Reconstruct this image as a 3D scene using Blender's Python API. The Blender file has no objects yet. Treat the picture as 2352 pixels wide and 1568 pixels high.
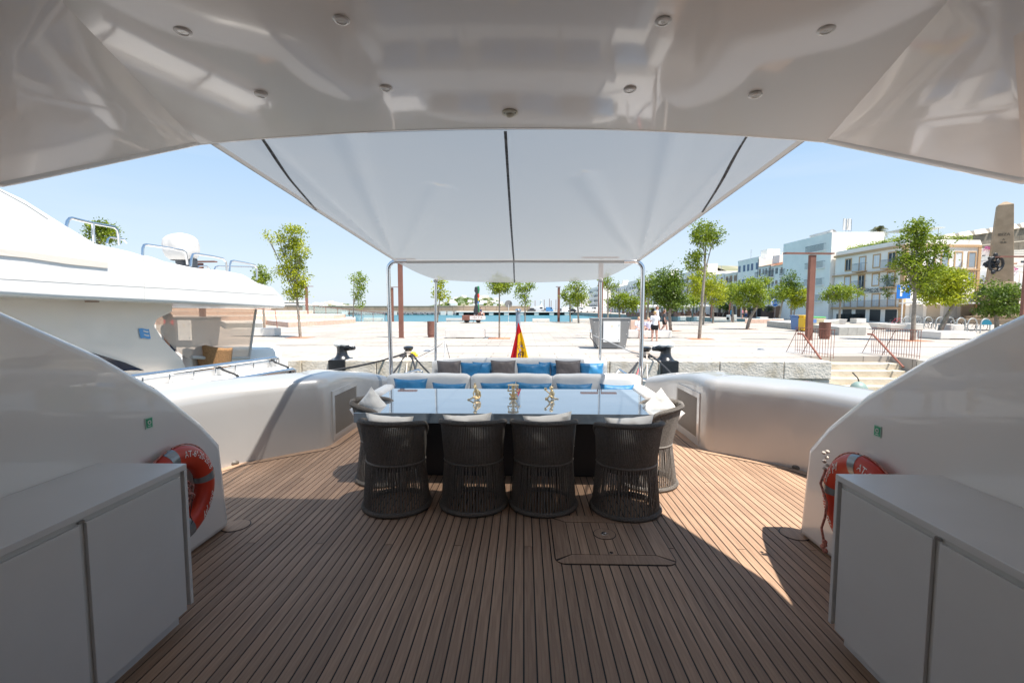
import bpy, bmesh, math, random
from mathutils import Vector, Matrix, Euler
random.seed(7)
PI = math.pi
SC = bpy.context.scene
COL = SC.collection
# ------------------------------------------------------------------ camera, sky, sun, exposure
CZ = 1.75
PITCH, YAW = math.radians(4.1), math.radians(1.5)
cam_d = bpy.data.cameras.new('camera'); cam_d.lens = 16; cam_d.sensor_width = 36; cam_d.sensor_fit = 'HORIZONTAL'
cam_d.clip_start = 0.05; cam_d.clip_end = 6000
cam = bpy.data.objects.new('camera', cam_d); COL.objects.link(cam)
cam.location = (0, 0, CZ); cam.rotation_euler = (math.radians(90)-PITCH, 0, YAW)
SC.camera = cam
SUNV = Vector((.345, -.245, 1)).normalized()
w = bpy.data.worlds.new('World'); SC.world = w; w.use_nodes = True
nt = w.node_tree; nt.nodes.clear()
sk = nt.nodes.new('ShaderNodeTexSky'); sk.sky_type = 'NISHITA'; sk.sun_disc = False
sk.sun_elevation = math.asin(SUNV.z); sk.sun_rotation = math.atan2(SUNV.x, SUNV.y)
sk.air_density = 1.0; sk.dust_density = 0.7; sk.ozone_density = 2.2; sk.altitude = 0
bg = nt.nodes.new('ShaderNodeBackground'); bg.inputs['Strength'].default_value = 0.10
wo = nt.nodes.new('ShaderNodeOutputWorld')
# the clear Mediterranean sky runs from pale at the horizon to deeper blue overhead
tcw = nt.nodes.new('ShaderNodeTexCoord'); sx = nt.nodes.new('ShaderNodeSeparateXYZ'); nt.links.new(tcw.outputs['Generated'], sx.inputs[0])
rmp = nt.nodes.new('ShaderNodeValToRGB'); nt.links.new(sx.outputs['Z'], rmp.inputs['Fac'])
rmp.color_ramp.elements[0].color = (.68, .78, .88, 1); rmp.color_ramp.elements[1].color = (.20, .36, .62, 1)
for pos, c in ((.10, (.63, .75, .87)), (.40, (.31, .54, .83))):
    e = rmp.color_ramp.elements.new(pos); e.color = (*c, 1)
cln = nt.nodes.new('ShaderNodeTexNoise'); cln.inputs['Scale'].default_value = 2.2; cln.inputs['Detail'].default_value = 7
cmp_ = nt.nodes.new('ShaderNodeMapping'); cmp_.inputs['Scale'].default_value = (1, 1, 7); nt.links.new(tcw.outputs['Generated'], cmp_.inputs[0]); nt.links.new(cmp_.outputs[0], cln.inputs['Vector'])
clr = nt.nodes.new('ShaderNodeMapRange'); clr.inputs['From Min'].default_value = .5; clr.inputs['From Max'].default_value = .8; clr.inputs['To Max'].default_value = .35; nt.links.new(cln.outputs['Fac'], clr.inputs['Value'])
cm = nt.nodes.new('ShaderNodeMix'); cm.data_type = 'RGBA'; nt.links.new(clr.outputs[0], cm.inputs['Factor']); nt.links.new(rmp.outputs[0], cm.inputs[6]); cm.inputs[7].default_value = (.74, .80, .86, 1)
scl = nt.nodes.new('ShaderNodeVectorMath'); scl.operation = 'SCALE'; scl.inputs['Scale'].default_value = 6.3; nt.links.new(cm.outputs[2], scl.inputs[0])
mxs = nt.nodes.new('ShaderNodeMix'); mxs.data_type = 'RGBA'; mxs.inputs['Factor'].default_value = .85
nt.links.new(sk.outputs[0], mxs.inputs[6]); nt.links.new(scl.outputs[0], mxs.inputs[7]); nt.links.new(mxs.outputs[2], bg.inputs['Color'])
nt.links.new(bg.outputs[0], wo.inputs['Surface'])
sd = bpy.data.lights.new('sun', 'SUN'); sd.energy = 5.0; sd.angle = math.radians(0.55); sd.color = (1, .945, .865)
sun = bpy.data.objects.new('sun', sd); COL.objects.link(sun)
sun.rotation_euler = SUNV.to_track_quat('Z', 'Y').to_euler(); sun.location = (20, -10, 40)
SC.view_settings.view_transform = 'Standard'; SC.view_settings.look = 'None'
SC.view_settings.exposure = 0.92; SC.view_settings.gamma = 1; SC.view_settings.use_curve_mapping = False
SC.render.engine = 'CYCLES'
SC.cycles.max_bounces = 10; SC.cycles.diffuse_bounces = 6; SC.cycles.glossy_bounces = 5
SC.cycles.transmission_bounces = 8; SC.cycles.transparent_max_bounces = 12

# ------------------------------------------------------------------ measuring helpers (photo point -> place in the world)
F = 16/36*2352
FW = Vector((-math.sin(YAW)*math.cos(PITCH), math.cos(YAW)*math.cos(PITCH), -math.sin(PITCH)))
RT = Vector((math.cos(YAW), math.sin(YAW), 0))
UP = Vector((-math.sin(YAW)*math.sin(PITCH), math.cos(YAW)*math.sin(PITCH), math.cos(PITCH)))
def ray(u, v): return FW + RT*((u-1176)/F) - UP*((v-784)/F)
def G(u, v, z=0.0):
    d = ray(u, v); t = (z-CZ)/d.z; return Vector((t*d.x, t*d.y, z))
def YY(u, v, y):
    d = ray(u, v); t = y/d.y; return Vector((t*d.x, y, CZ+t*d.z))
def XX(u, v, x):
    d = ray(u, v); t = x/d.x; return Vector((x, t*d.y, CZ+t*d.z))

# ------------------------------------------------------------------ materials
MATS = {}
def mat(name, col, rough=.6, metal=0, var=0, vscale=3, bump=0, bscale=40, coat=0, stretch=None, col2=None, trans=0, alpha=1, sheen=0, randobj=0, spec=None, coat_rough=.03, detail=4, ramp=None):
    if name in MATS: return MATS[name]
    m = bpy.data.materials.new(name); m.use_nodes = True; MATS[name] = m
    n = m.node_tree; p = n.nodes['Principled BSDF']
    p.inputs['Base Color'].default_value = (*col, 1)
    p.inputs['Roughness'].default_value = rough; p.inputs['Metallic'].default_value = metal
    if coat: p.inputs['Coat Weight'].default_value = coat; p.inputs['Coat Roughness'].default_value = coat_rough
    if sheen: p.inputs['Sheen Weight'].default_value = sheen
    if spec is not None: p.inputs['Specular IOR Level'].default_value = spec
    if trans: p.inputs['Transmission Weight'].default_value = trans
    if alpha < 1: p.inputs['Alpha'].default_value = alpha
    tc = n.nodes.new('ShaderNodeTexCoord'); mp = n.nodes.new('ShaderNodeMapping')
    n.links.new(tc.outputs['Object'], mp.inputs['Vector'])
    if stretch: mp.inputs['Scale'].default_value = stretch
    last = None
    if var or col2:
        no = n.nodes.new('ShaderNodeTexNoise'); no.inputs['Scale'].default_value = vscale; no.inputs['Detail'].default_value = detail
        n.links.new(mp.outputs[0], no.inputs['Vector'])
        rp = n.nodes.new('ShaderNodeValToRGB'); n.links.new(no.outputs['Fac'], rp.inputs['Fac'])
        c2 = col2 if col2 else tuple(c*(1-var) for c in col)
        c1 = col if col2 else tuple(min(1, c*(1+var)) for c in col)
        lo, hi = ramp if ramp else (.35, .65)
        rp.color_ramp.elements[0].position = lo; rp.color_ramp.elements[1].position = hi
        rp.color_ramp.elements[0].color = (*c2, 1); rp.color_ramp.elements[1].color = (*c1, 1)
        last = rp.outputs['Color']
    if randobj:
        oi = n.nodes.new('ShaderNodeObjectInfo'); mr = n.nodes.new('ShaderNodeMapRange')
        mr.inputs['To Min'].default_value = 1-randobj; mr.inputs['To Max'].default_value = 1+randobj
        n.links.new(oi.outputs['Random'], mr.inputs['Value'])
        mx = n.nodes.new('ShaderNodeVectorMath'); mx.operation = 'SCALE'
        if last: n.links.new(last, mx.inputs[0])
        else: mx.inputs[0].default_value = col
        n.links.new(mr.outputs[0], mx.inputs['Scale']); last = mx.outputs[0]
    if last: n.links.new(last, p.inputs['Base Color'])
    if bump:
        nb = n.nodes.new('ShaderNodeTexNoise'); nb.inputs['Scale'].default_value = bscale; nb.inputs['Detail'].default_value = 3
        n.links.new(mp.outputs[0], nb.inputs['Vector'])
        b = n.nodes.new('ShaderNodeBump'); b.inputs['Strength'].default_value = bump; b.inputs['Distance'].default_value = .02
        n.links.new(nb.outputs['Fac'], b.inputs['Height']); n.links.new(b.outputs[0], p.inputs['Normal'])
        if coat: n.links.new(b.outputs[0], p.inputs['Coat Normal'])
    return m

GEL = mat('gelcoat', (.82, .79, .76), .25, coat=.8, bump=.035, bscale=2.2, coat_rough=.02)
CEIL = mat('ceiling_gelcoat', (.86, .80, .755), .32, coat=.8, bump=.018, bscale=1.3, coat_rough=.05, stretch=(2.6, .8, 1))
SILVER = mat('silver_paint', (.47, .46, .45), .36, metal=.3, coat=.7, bump=.02, bscale=4, coat_rough=.03)
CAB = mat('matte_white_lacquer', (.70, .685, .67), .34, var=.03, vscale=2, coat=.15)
GROOVE = mat('groove_grey', (.62, .61, .58), .5)
STEEL = mat('stainless_steel', (.72, .72, .73), .1, metal=1)
STEELD = mat('dull_steel', (.5, .5, .5), .3, metal=1)
TEAK = mat('teak', (.47, .305, .20), .6, col2=(.275, .165, .105), vscale=9, stretch=(7, .35, 1), bump=.25, bscale=60, randobj=.16, ramp=(.25, .75), detail=6)
CAULK = mat('deck_caulk', (.005, .006, .008), .55)
TABLE = mat('polished_quartzite', (.13, .165, .20), .03, col2=(.25, .30, .34), vscale=5, stretch=(.35, 3.5, 2), coat=1, coat_rough=.01, ramp=(.3, .7), detail=8)
_tp = TABLE.node_tree.nodes['Principled BSDF']; _tp.inputs['Coat IOR'].default_value = 2.0; _tp.inputs['IOR'].default_value = 1.7
TABLEBASE = mat('table_base_dark', (.035, .036, .04), .5)
ROPE = mat('taupe_rope', (.205, .185, .165), .85, var=.18, vscale=90, bump=.6, bscale=160)
SOFA = mat('cream_fabric', (.74, .725, .70), .9, var=.03, vscale=5, bump=.15, bscale=220)
PILLOWW = mat('white_fabric', (.78, .76, .72), .9, bump=.5, bscale=9)
BLUE = mat('blue_fabric', (.006, .145, .32), .5, var=.12, vscale=6, bump=.5, bscale=8, sheen=.3)
BROWN = mat('brown_fabric', (.115, .095, .09), .55, var=.1, vscale=6, bump=.4, bscale=8, sheen=.2)
GOLD = mat('gold_leaf', (.86, .66, .38), .38, metal=.8, bump=.3, bscale=90)
ORANGE = mat('buoy_orange', (.56, .038, .012), .42, var=.08, vscale=5)
TAPE = mat('reflective_tape', (.28, .30, .31), .25, metal=.4)
WHITEINK = mat('white_ink', (.85, .83, .8), .6)
ROPEPINK = mat('pink_rope', (.50, .22, .18), .9, var=.35, vscale=60, bump=.5, bscale=120)
ROPEW = mat('white_rope', (.55, .48, .42), .9, var=.2, vscale=60, bump=.4, bscale=100)
ROPEB = mat('black_rope', (.02, .02, .022), .8, bump=.4, bscale=80)
GREEN = mat('sign_green', (.03, .33, .17), .5)
CORTEN = mat('corten_steel', (.20, .085, .06), .7, var=.15, vscale=1.5)
CORTENR = mat('rust_red_steel', (.24, .085, .055), .7, var=.15, vscale=3)
CONC = mat('white_concrete', (.68, .65, .61), .8, var=.05, vscale=2, bump=.2, bscale=30)
STONE = mat('quay_stone', (.68, .62, .54), .9, col2=(.50, .43, .33), vscale=2.2, bump=1.0, bscale=14, ramp=(.3, .55), detail=9, randobj=.06)
IRON = mat('black_iron', (.012, .012, .014), .28, var=.2, vscale=8, bump=.35, bscale=14, coat=.4)
WPAINT = mat('white_paint', (.82, .81, .79), .55, bump=.2, bscale=20)
DARKIN = mat('dark_interior', (.012, .013, .016), .4)
DGLASS = mat('dark_glass', (.015, .02, .028), .06, coat=.5)
GREYB = mat('grey_box_metal', (.21, .205, .20), .5, var=.05, vscale=2)
WBOX = mat('white_door_metal', (.78, .78, .76), .45)
WALLW = mat('white_render', (.89, .845, .78), .85, var=.035, vscale=.6, bump=.15, bscale=8)
WALLS = [mat('white_render_b', (.82, .79, .75), .85, var=.05, vscale=.5), mat('cream_render', (.78, .73, .65), .85, var=.05, vscale=.5), WALLW, mat('grey_render', (.60, .59, .57), .85, var=.05, vscale=.5)]
OCHRE = mat('ochre_trim', (.55, .36, .20), .8)
SHUT = mat('shutter_dark', (.035, .05, .06), .6)
SHUTW = mat('shutter_white', (.70, .72, .74), .6)
SHUTBR = mat('shutter_brown', (.20, .10, .05), .6)
TILE = mat('roof_tile', (.42, .23, .14), .85, var=.25, vscale=3)
FORT = mat('fortress_stone', (.27, .235, .19), .95, col2=(.16, .14, .11), vscale=.5, bump=1, bscale=2, detail=8)
OBEL = mat('obelisk_stone', (.37, .275, .185), .85, col2=(.29, .215, .14), vscale=1.2, bump=.4, bscale=8)
BARK = mat('bark', (.26, .225, .185), .9, var=.25, vscale=6, bump=.8, bscale=20)
PALMB = mat('palm_bark', (.14, .11, .08), .95, bump=1, bscale=8)
SAND = mat('red_earth', (.50, .20, .09), .95, var=.15, vscale=4, bump=.4, bscale=20)
WOODP = mat('pinkish_wood', (.62, .44, .35), .8, var=.1, vscale=4)
GREYSLAT = mat('grey_slat', (.40, .39, .36), .85, var=.08, vscale=4)
POT = mat('brown_pot', (.10, .065, .05), .7)
SKIN = mat('skin', (.60, .33, .25), .55)
TYRE = mat('tyre', (.02, .02, .02), .8)
def solid(name, c, r=.7, **k): return mat(name, c, r, **k)

def leafmat(name, c):
    m = bpy.data.materials.new(name); m.use_nodes = True; n = m.node_tree; p = n.nodes['Principled BSDF']
    out = n.nodes['Material Output']
    ge = n.nodes.new('ShaderNodeTexCoord'); no = n.nodes.new('ShaderNodeTexNoise'); no.inputs['Scale'].default_value = 1.6; no.inputs['Detail'].default_value = 5
    n.links.new(ge.outputs['Object'], no.inputs['Vector'])
    rp = n.nodes.new('ShaderNodeValToRGB'); rp.color_ramp.elements[0].position = .32; rp.color_ramp.elements[1].position = .68
    rp.color_ramp.elements[0].color = (c[0]*.42, c[1]*.5, c[2]*.5, 1); rp.color_ramp.elements[1].color = (c[0]*1.5, c[1]*1.3, c[2], 1)
    n.links.new(no.outputs['Fac'], rp.inputs['Fac']); n.links.new(rp.outputs[0], p.inputs['Base Color'])
    p.inputs['Roughness'].default_value = .5
    tr = n.nodes.new('ShaderNodeBsdfTranslucent'); n.links.new(rp.outputs[0], tr.inputs['Color'])
    mx = n.nodes.new('ShaderNodeMixShader'); mx.inputs[0].default_value = .4
    n.links.new(p.outputs[0], mx.inputs[1]); n.links.new(tr.outputs[0], mx.inputs[2]); n.links.new(mx.outputs[0], out.inputs['Surface'])
    return m
LEAF = {'mid': leafmat('leaf_mid', (.22, .31, .022)), 'bright': leafmat('leaf_bright', (.34, .41, .02)), 'dark': leafmat('leaf_dark', (.12, .20, .024)), 'olive': leafmat('leaf_olive', (.13, .15, .075)), 'purple': leafmat('bougainvillea', (.45, .05, .30))}

def clothmat(name, col, transl, bump=.1, alpha=1):
    m = bpy.data.materials.new(name); m.use_nodes = True; n = m.node_tree; p = n.nodes['Principled BSDF']; out = n.nodes['Material Output']
    p.inputs['Base Color'].default_value = (*col, 1); p.inputs['Roughness'].default_value = .9
    tc = n.nodes.new('ShaderNodeTexCoord'); no = n.nodes.new('ShaderNodeTexNoise'); no.inputs['Scale'].default_value = 160
    n.links.new(tc.outputs['Object'], no.inputs['Vector'])
    b = n.nodes.new('ShaderNodeBump'); b.inputs['Strength'].default_value = bump; b.inputs['Distance'].default_value = .004
    n.links.new(no.outputs['Fac'], b.inputs['Height']); n.links.new(b.outputs[0], p.inputs['Normal'])
    tr = n.nodes.new('ShaderNodeBsdfTranslucent'); tr.inputs['Color'].default_value = (*[min(1, c*1.02) for c in col], 1)
    mx = n.nodes.new('ShaderNodeMixShader'); mx.inputs[0].default_value = transl
    n.links.new(p.outputs[0], mx.inputs[1]); n.links.new(tr.outputs[0], mx.inputs[2])
    if alpha < 1:
        tp = n.nodes.new('ShaderNodeBsdfTransparent'); m2 = n.nodes.new('ShaderNodeMixShader'); m2.inputs[0].default_value = alpha
        n.links.new(tp.outputs[0], m2.inputs[1]); n.links.new(mx.outputs[0], m2.inputs[2]); n.links.new(m2.outputs[0], out.inputs['Surface'])
    else: n.links.new(mx.outputs[0], out.inputs['Surface'])
    return m
AWN = clothmat('awning_canvas', (.38, .375, .365), .26, alpha=.78); CANV = clothmat('hem_canvas', (.62, .60, .58), .38)
FLAGR = clothmat('flag_red', (.62, .012, .02), .35); FLAGY = clothmat('flag_yellow', (.85, .50, .01), .35); FLAGB = solid('crest_navy', (.03, .03, .12)); FLAGG = solid('crest_violet', (.18, .18, .42))
PARA = clothmat('parasol_cloth', (.80, .79, .77), .3)
def thin(name, col, alpha, rough=.1):
    m = bpy.data.materials.new(name); m.use_nodes = True; n = m.node_tree; p = n.nodes['Principled BSDF']; out = n.nodes['Material Output']
    p.inputs['Base Color'].default_value = (*col, 1); p.inputs['Roughness'].default_value = rough
    tp = n.nodes.new('ShaderNodeBsdfTransparent'); tp.inputs[0].default_value = (*[min(1, c*1.1+.15) for c in col], 1)
    mx = n.nodes.new('ShaderNodeMixShader'); mx.inputs[0].default_value = alpha
    n.links.new(tp.outputs[0], mx.inputs[1]); n.links.new(p.outputs[0], mx.inputs[2]); n.links.new(mx.outputs[0], out.inputs['Surface'])
    return m
CLEARP = thin('tinted_clear_plastic', (.74, .67, .60), .34); PANEG = thin('pale_green_glass', (.75, .85, .80), .16, .04)

# ------------------------------------------------------------------ mesh builder
class MB:
    def __init__(s): s.v = []; s.f = []; s.mi = []
    def add(s, vs, fs, mi=0):
        o = len(s.v); s.v += [tuple(p) for p in vs]; s.f += [tuple(i+o for i in f) for f in fs]; s.mi += [mi]*len(fs); return s
    def box(s, x0, x1, y0, y1, z0, z1, mi=0):
        return s.add([(x0,y0,z0),(x1,y0,z0),(x1,y1,z0),(x0,y1,z0),(x0,y0,z1),(x1,y0,z1),(x1,y1,z1),(x0,y1,z1)],
                     [(0,3,2,1),(4,5,6,7),(0,1,5,4),(1,2,6,5),(2,3,7,6),(3,0,4,7)], mi)
    def obox(s, a, b, wd, ht, mi=0):            # bar from a to b
        a = Vector(a); b = Vector(b); d = (b-a).normalized(); r = d.cross(Vector((0,0,1)))
        if r.length < .01: r = Vector((1,0,0))
        r.normalize(); u = r.cross(d); r *= wd/2; u *= ht/2
        vs = [a-r-u, a+r-u, a+r+u, a-r+u, b-r-u, b+r-u, b+r+u, b-r+u]
        return s.add(vs, [(0,1,2,3),(7,6,5,4),(0,4,5,1),(1,5,6,2),(2,6,7,3),(3,7,4,0)], mi)
    def tube(s, pts, r, n=8, closed=False, mi=0, cap=True):
        pts = [Vector(p) for p in pts]; k = len(pts)
        rs = r if isinstance(r, (list, tuple)) else [r]*k
        vs = []; prev = None
        for i, p in enumerate(pts):
            if closed: d = pts[(i+1) % k]-pts[i-1]
            else: d = pts[min(i+1, k-1)]-pts[max(i-1, 0)]
            d.normalize()
            if prev is None:
                ref = Vector((0,0,1)) if abs(d.z) < .9 else Vector((1,0,0)); a = d.cross(ref).normalized()
            else:
                a = prev-d*prev.dot(d); a.normalize()
            prev = a; b = d.cross(a)
            for j in range(n):
                t = 2*PI*j/n; vs.append(p+(a*math.cos(t)+b*math.sin(t))*rs[i])
        fs = []
        for i in range(k if closed else k-1):
            i2 = (i+1) % k
            for j in range(n): fs.append((i*n+j, i*n+(j+1) % n, i2*n+(j+1) % n, i2*n+j))
        if not closed and cap: fs.append(tuple(range(n-1, -1, -1))); fs.append(tuple((k-1)*n+j for j in range(n)))
        return s.add(vs, fs, mi)
    def sphere(s, c, r, nu=12, nv=8, mi=0, R=None):
        r = (r, r, r) if not isinstance(r, (tuple, list)) else r; c = Vector(c); vs = []
        for i in range(nv+1):
            t = PI*i/nv
            for j in range(nu):
                a = 2*PI*j/nu; q = Vector((r[0]*math.sin(t)*math.cos(a), r[1]*math.sin(t)*math.sin(a), r[2]*math.cos(t)))
                if R: q = R @ q
                vs.append(c+q)
        fs = [(i*nu+j, (i+1)*nu+j, (i+1)*nu+(j+1) % nu, i*nu+(j+1) % nu) for i in range(nv) for j in range(nu)]
        return s.add(vs, fs, mi)
    def lathe(s, prof, c=(0,0,0), n=20, mi=0, sx=1, sy=1):
        vs = []; k = len(prof)
        for r, z in prof:
            for j in range(n):
                a = 2*PI*j/n; vs.append((c[0]+sx*r*math.cos(a), c[1]+sy*r*math.sin(a), c[2]+z))
        fs = [(i*n+j, i*n+(j+1) % n, (i+1)*n+(j+1) % n, (i+1)*n+j) for i in range(k-1) for j in range(n)]
        fs.append(tuple(range(n-1, -1, -1))); fs.append(tuple((k-1)*n+j for j in range(n)))
        return s.add(vs, fs, mi)
    def prism(s, pa, pb, mi=0):                # two matching 3D outlines
        n = len(pa); fs = [tuple(range(n-1, -1, -1)), tuple(range(n, 2*n))]
        fs += [(i, (i+1) % n, n+(i+1) % n, n+i) for i in range(n)]
        return s.add(list(pa)+list(pb), fs, mi)
    def ext(s, poly, z0, z1, mi=0): return s.prism([(p[0], p[1], z0) for p in poly], [(p[0], p[1], z1) for p in poly], mi)
    def grid(s, fn, nu, nv, mi=0, cu=False):
        vs = [fn(i/nu, j/nv) for i in range(nu+1) for j in range(nv+1)]
        fs = [(i*(nv+1)+j, (i+1)*(nv+1)+j, (i+1)*(nv+1)+j+1, i*(nv+1)+j+1) for i in range(nu) for j in range(nv)]
        return s.add(vs, fs, mi)
    def build(s, name, m, parent=None, smooth=False, bevel=0, world=True, seg=2, fixn=True):
        me = bpy.data.meshes.new(name); vs = s.v
        if parent is not None and world:
            o = wloc(parent); vs = [(p[0]-o.x, p[1]-o.y, p[2]-o.z) for p in vs]
        me.from_pydata(vs, [], s.f)
        for x in (m if isinstance(m, (list, tuple)) else [m]): me.materials.append(x)
        if isinstance(m, (list, tuple)): me.polygons.foreach_set('material_index', s.mi)
        if fixn:
            bm = bmesh.new(); bm.from_mesh(me); bmesh.ops.recalc_face_normals(bm, faces=bm.faces); bm.to_mesh(me); bm.free()
        if smooth:
            me.polygons.foreach_set('use_smooth', [True]*len(me.polygons))
            try: me.set_sharp_from_angle(angle=math.radians(42))
            except Exception: pass
        me.update()
        o = bpy.data.objects.new(name, me); COL.objects.link(o)
        if parent is not None: o.parent = parent
        if bevel:
            b = o.modifiers.new('bevel', 'BEVEL'); b.width = bevel; b.segments = seg; b.limit_method = 'ANGLE'; b.angle_limit = math.radians(40)
        return o
def wloc(o):
    p = Vector((0,0,0))
    while o is not None: p += o.location; o = o.parent
    return p
def tag(o, label=None, cat=None, group=None, kind=None):
    if label: o['label'] = label
    if cat: o['category'] = cat
    if group: o['group'] = group
    if kind: o['kind'] = kind
    return o
def thing(name, label, cat, loc=(0,0,0), rotz=0, group=None):
    o = bpy.data.objects.new(name, None); o.empty_display_size = .2; COL.objects.link(o)
    o.location = loc; o.rotation_euler = (0,0,rotz); return tag(o, label, cat, group)
def dup(root, loc=None, rotz=None, label=None, group=None, scale=None):
    kids = {}
    for x in bpy.data.objects:
        if x.parent: kids.setdefault(x.parent.name, []).append(x)
    def cp(o, par):
        c = o.copy(); COL.objects.link(c); c.parent = par
        for k in kids.get(o.name, []): cp(k, c)
        return c
    r = cp(root, None)
    if loc is not None: r.location = loc
    if rotz is not None: r.rotation_euler = (0,0,rotz)
    if label: r['label'] = label
    if group: r['group'] = group
    if scale: r.scale = scale
    return r
def struct(o): o['kind'] = 'structure'; return o
def stuff(o): o['kind'] = 'stuff'; return o
def lerp(a, b, t): return a+(b-a)*t
def bez(p0, p1, p2, n=10): return [Vector(p0)*(1-t)**2+Vector(p1)*2*t*(1-t)+Vector(p2)*t*t for t in [i/n for i in range(n+1)]]
def sagrope(a, b, sag, n=14):
    a = Vector(a); b = Vector(b); return [a.lerp(b, i/n)-Vector((0,0,sag*4*(i/n)*(1-i/n))) for i in range(n+1)]
def text_mesh(txt, size=1, bold=0):
    cu = bpy.data.curves.new('lettering', 'FONT'); cu.body = txt; cu.size = size; cu.align_x = 'CENTER'; cu.align_y = 'CENTER'; cu.offset = bold; cu.resolution_u = 3
    o = bpy.data.objects.new('lettering', cu); COL.objects.link(o)
    me = bpy.data.meshes.new_from_object(o.evaluated_get(bpy.context.evaluated_depsgraph_get()))
    vs = [tuple(v.co) for v in me.vertices]; fs = [tuple(p.vertices) for p in me.polygons]
    bpy.data.objects.remove(o); bpy.data.curves.remove(cu); bpy.data.meshes.remove(me)
    return vs, fs
def lettering(txt, size, origin, xd, yd, m, parent, bold=0, name='lettering'):
    vs, fs = text_mesh(txt, size, bold); origin = Vector(origin); xd = Vector(xd); yd = Vector(yd); nn = xd.cross(yd)
    mb = MB(); mb.add([origin+xd*v[0]+yd*v[1]+nn*.004 for v in vs], fs)
    return mb.build(name, m, parent, fixn=False)

# ================================================================== OUR YACHT: deck, ceiling, side wings, bulwarks
MX = -.25                                   # mirror: x -> MX - x
XW_L, XW_R = -2.36, 2.14
# ---- teak deck
deck = MB().box(-3.95, 3.7, -1.3, 7.4, -.09, -.004).build('deck', CAULK); struct(deck)
protoP = {}
def plank(x, y0, y1, w=.0568):
    L = round(y1-y0, 3); key = (L, w)
    if key not in protoP:
        o = MB().box(-w/2, w/2, 0, L, -.02, 0).build('plank', TEAK, deck, world=False); protoP[key] = o.data
    else:
        o = bpy.data.objects.new('plank', protoP[key]); COL.objects.link(o); o.parent = deck
    o.location = (x-deck.location.x, y0, 0)
joints = {}
rj = random.Random(4)
for i in range(118):
    x = -3.93+.065*i
    jj = None
    if i % 4 == 1: jj = 3.25 if (i//4) % 2 else 4.55
    if i in (28, 31): jj = 3.55
    if jj is None: plank(x, -1.29, 7.39)
    else:
        plank(x, -1.29, jj-.003); plank(x, jj+.003, 7.39)
def strip(path, w, side, z, name, m, parent, th=.004):
    """a flat board following a path, width w to one side"""
    pts = [Vector((p[0], p[1], 0)) for p in path]; out = []
    for i, p in enumerate(pts):
        d = (pts[min(i+1, len(pts)-1)]-pts[max(i-1, 0)]).normalized(); nrm = Vector((d.y, -d.x, 0))*side
        out.append(p+nrm*w)
    mb = MB(); n = len(pts)
    vs = [(p.x, p.y, z) for p in pts]+[(p.x, p.y, z) for p in out]+[(p.x, p.y, z-th) for p in pts]+[(p.x, p.y, z-th) for p in out]
    fs = []
    for i in range(n-1): fs += [(i, i+1, n+i+1, n+i), (2*n+i, 3*n+i, 3*n+i+1, 2*n+i+1), (n+i, n+i+1, 3*n+i+1, 3*n+i), (i, 2*n+i, 2*n+i+1, i+1)]
    mb.add(vs, fs); return mb.build(name, m, parent)

# ---- bulwarks
def smoothpath(pts, k=6):
    P = [Vector(p) for p in pts]; out = []
    for i in range(len(P)-1):
        p0 = P[max(i-1, 0)]; p1 = P[i]; p2 = P[i+1]; p3 = P[min(i+2, len(P)-1)]
        for j in range(k):
            t = j/k; out.append(.5*((2*p1)+(p2-p0)*t+(2*p0-5*p1+4*p2-p3)*t*t+(3*p1-p0-3*p2+p3)*t**3))
    out.append(P[-1]); return out
planL = smoothpath([(-3.95, 1.5, 0), (-3.82, 2.9, 0), (-3.62, 3.9, 0), (-3.3, 4.83, 0), (-2.96, 5.19, 0), (-2.66, 5.45, 0), (-2.545, 5.54, 0), (-2.49, 5.64, 0), (-2.472, 5.8, 0), (-2.47, 6.5, 0), (-2.4, 6.95, 0), (-2.2, 7.3, 0)])
prof = [(0, -.02), (0, .3), (0, .6), (0, .76), (.006, .80), (.022, .84), (.05, .872), (.09, .888), (.2, .905), (.34, .922), (.43, .925), (.48, .90), (.51, .84), (.52, .3), (.54, -.9)]
def bulwark(mir, label_side):
    mb = MB(); n = len(prof); vs = []
    for i, p in enumerate(planL):
        d = (planL[min(i+1, len(planL)-1)]-planL[max(i-1, 0)]).normalized(); nrm = Vector((-d.y, d.x, 0))   # outward (left)
        hs = 1 if p.y < 6.0 else 1-.27*((p.y-6.0)/1.3)**1.5
        for (dd, z) in prof:
            q = p+nrm*dd; zz = z*hs if z > 0 else z
            vs.append(((MX-q.x) if mir else q.x, q.y, zz))
    fs = [(i*n+j, (i+1)*n+j, (i+1)*n+j+1, i*n+j+1) for i in range(len(planL)-1) for j in range(n-1)]
    fs.append(tuple((len(planL)-1)*n+j for j in range(n)))
    mb.add(vs, fs); return mb.build('bulwark', SILVER, None, smooth=True)
bl = struct(bulwark(False, 'left')); br = struct(bulwark(True, 'right'))
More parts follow.
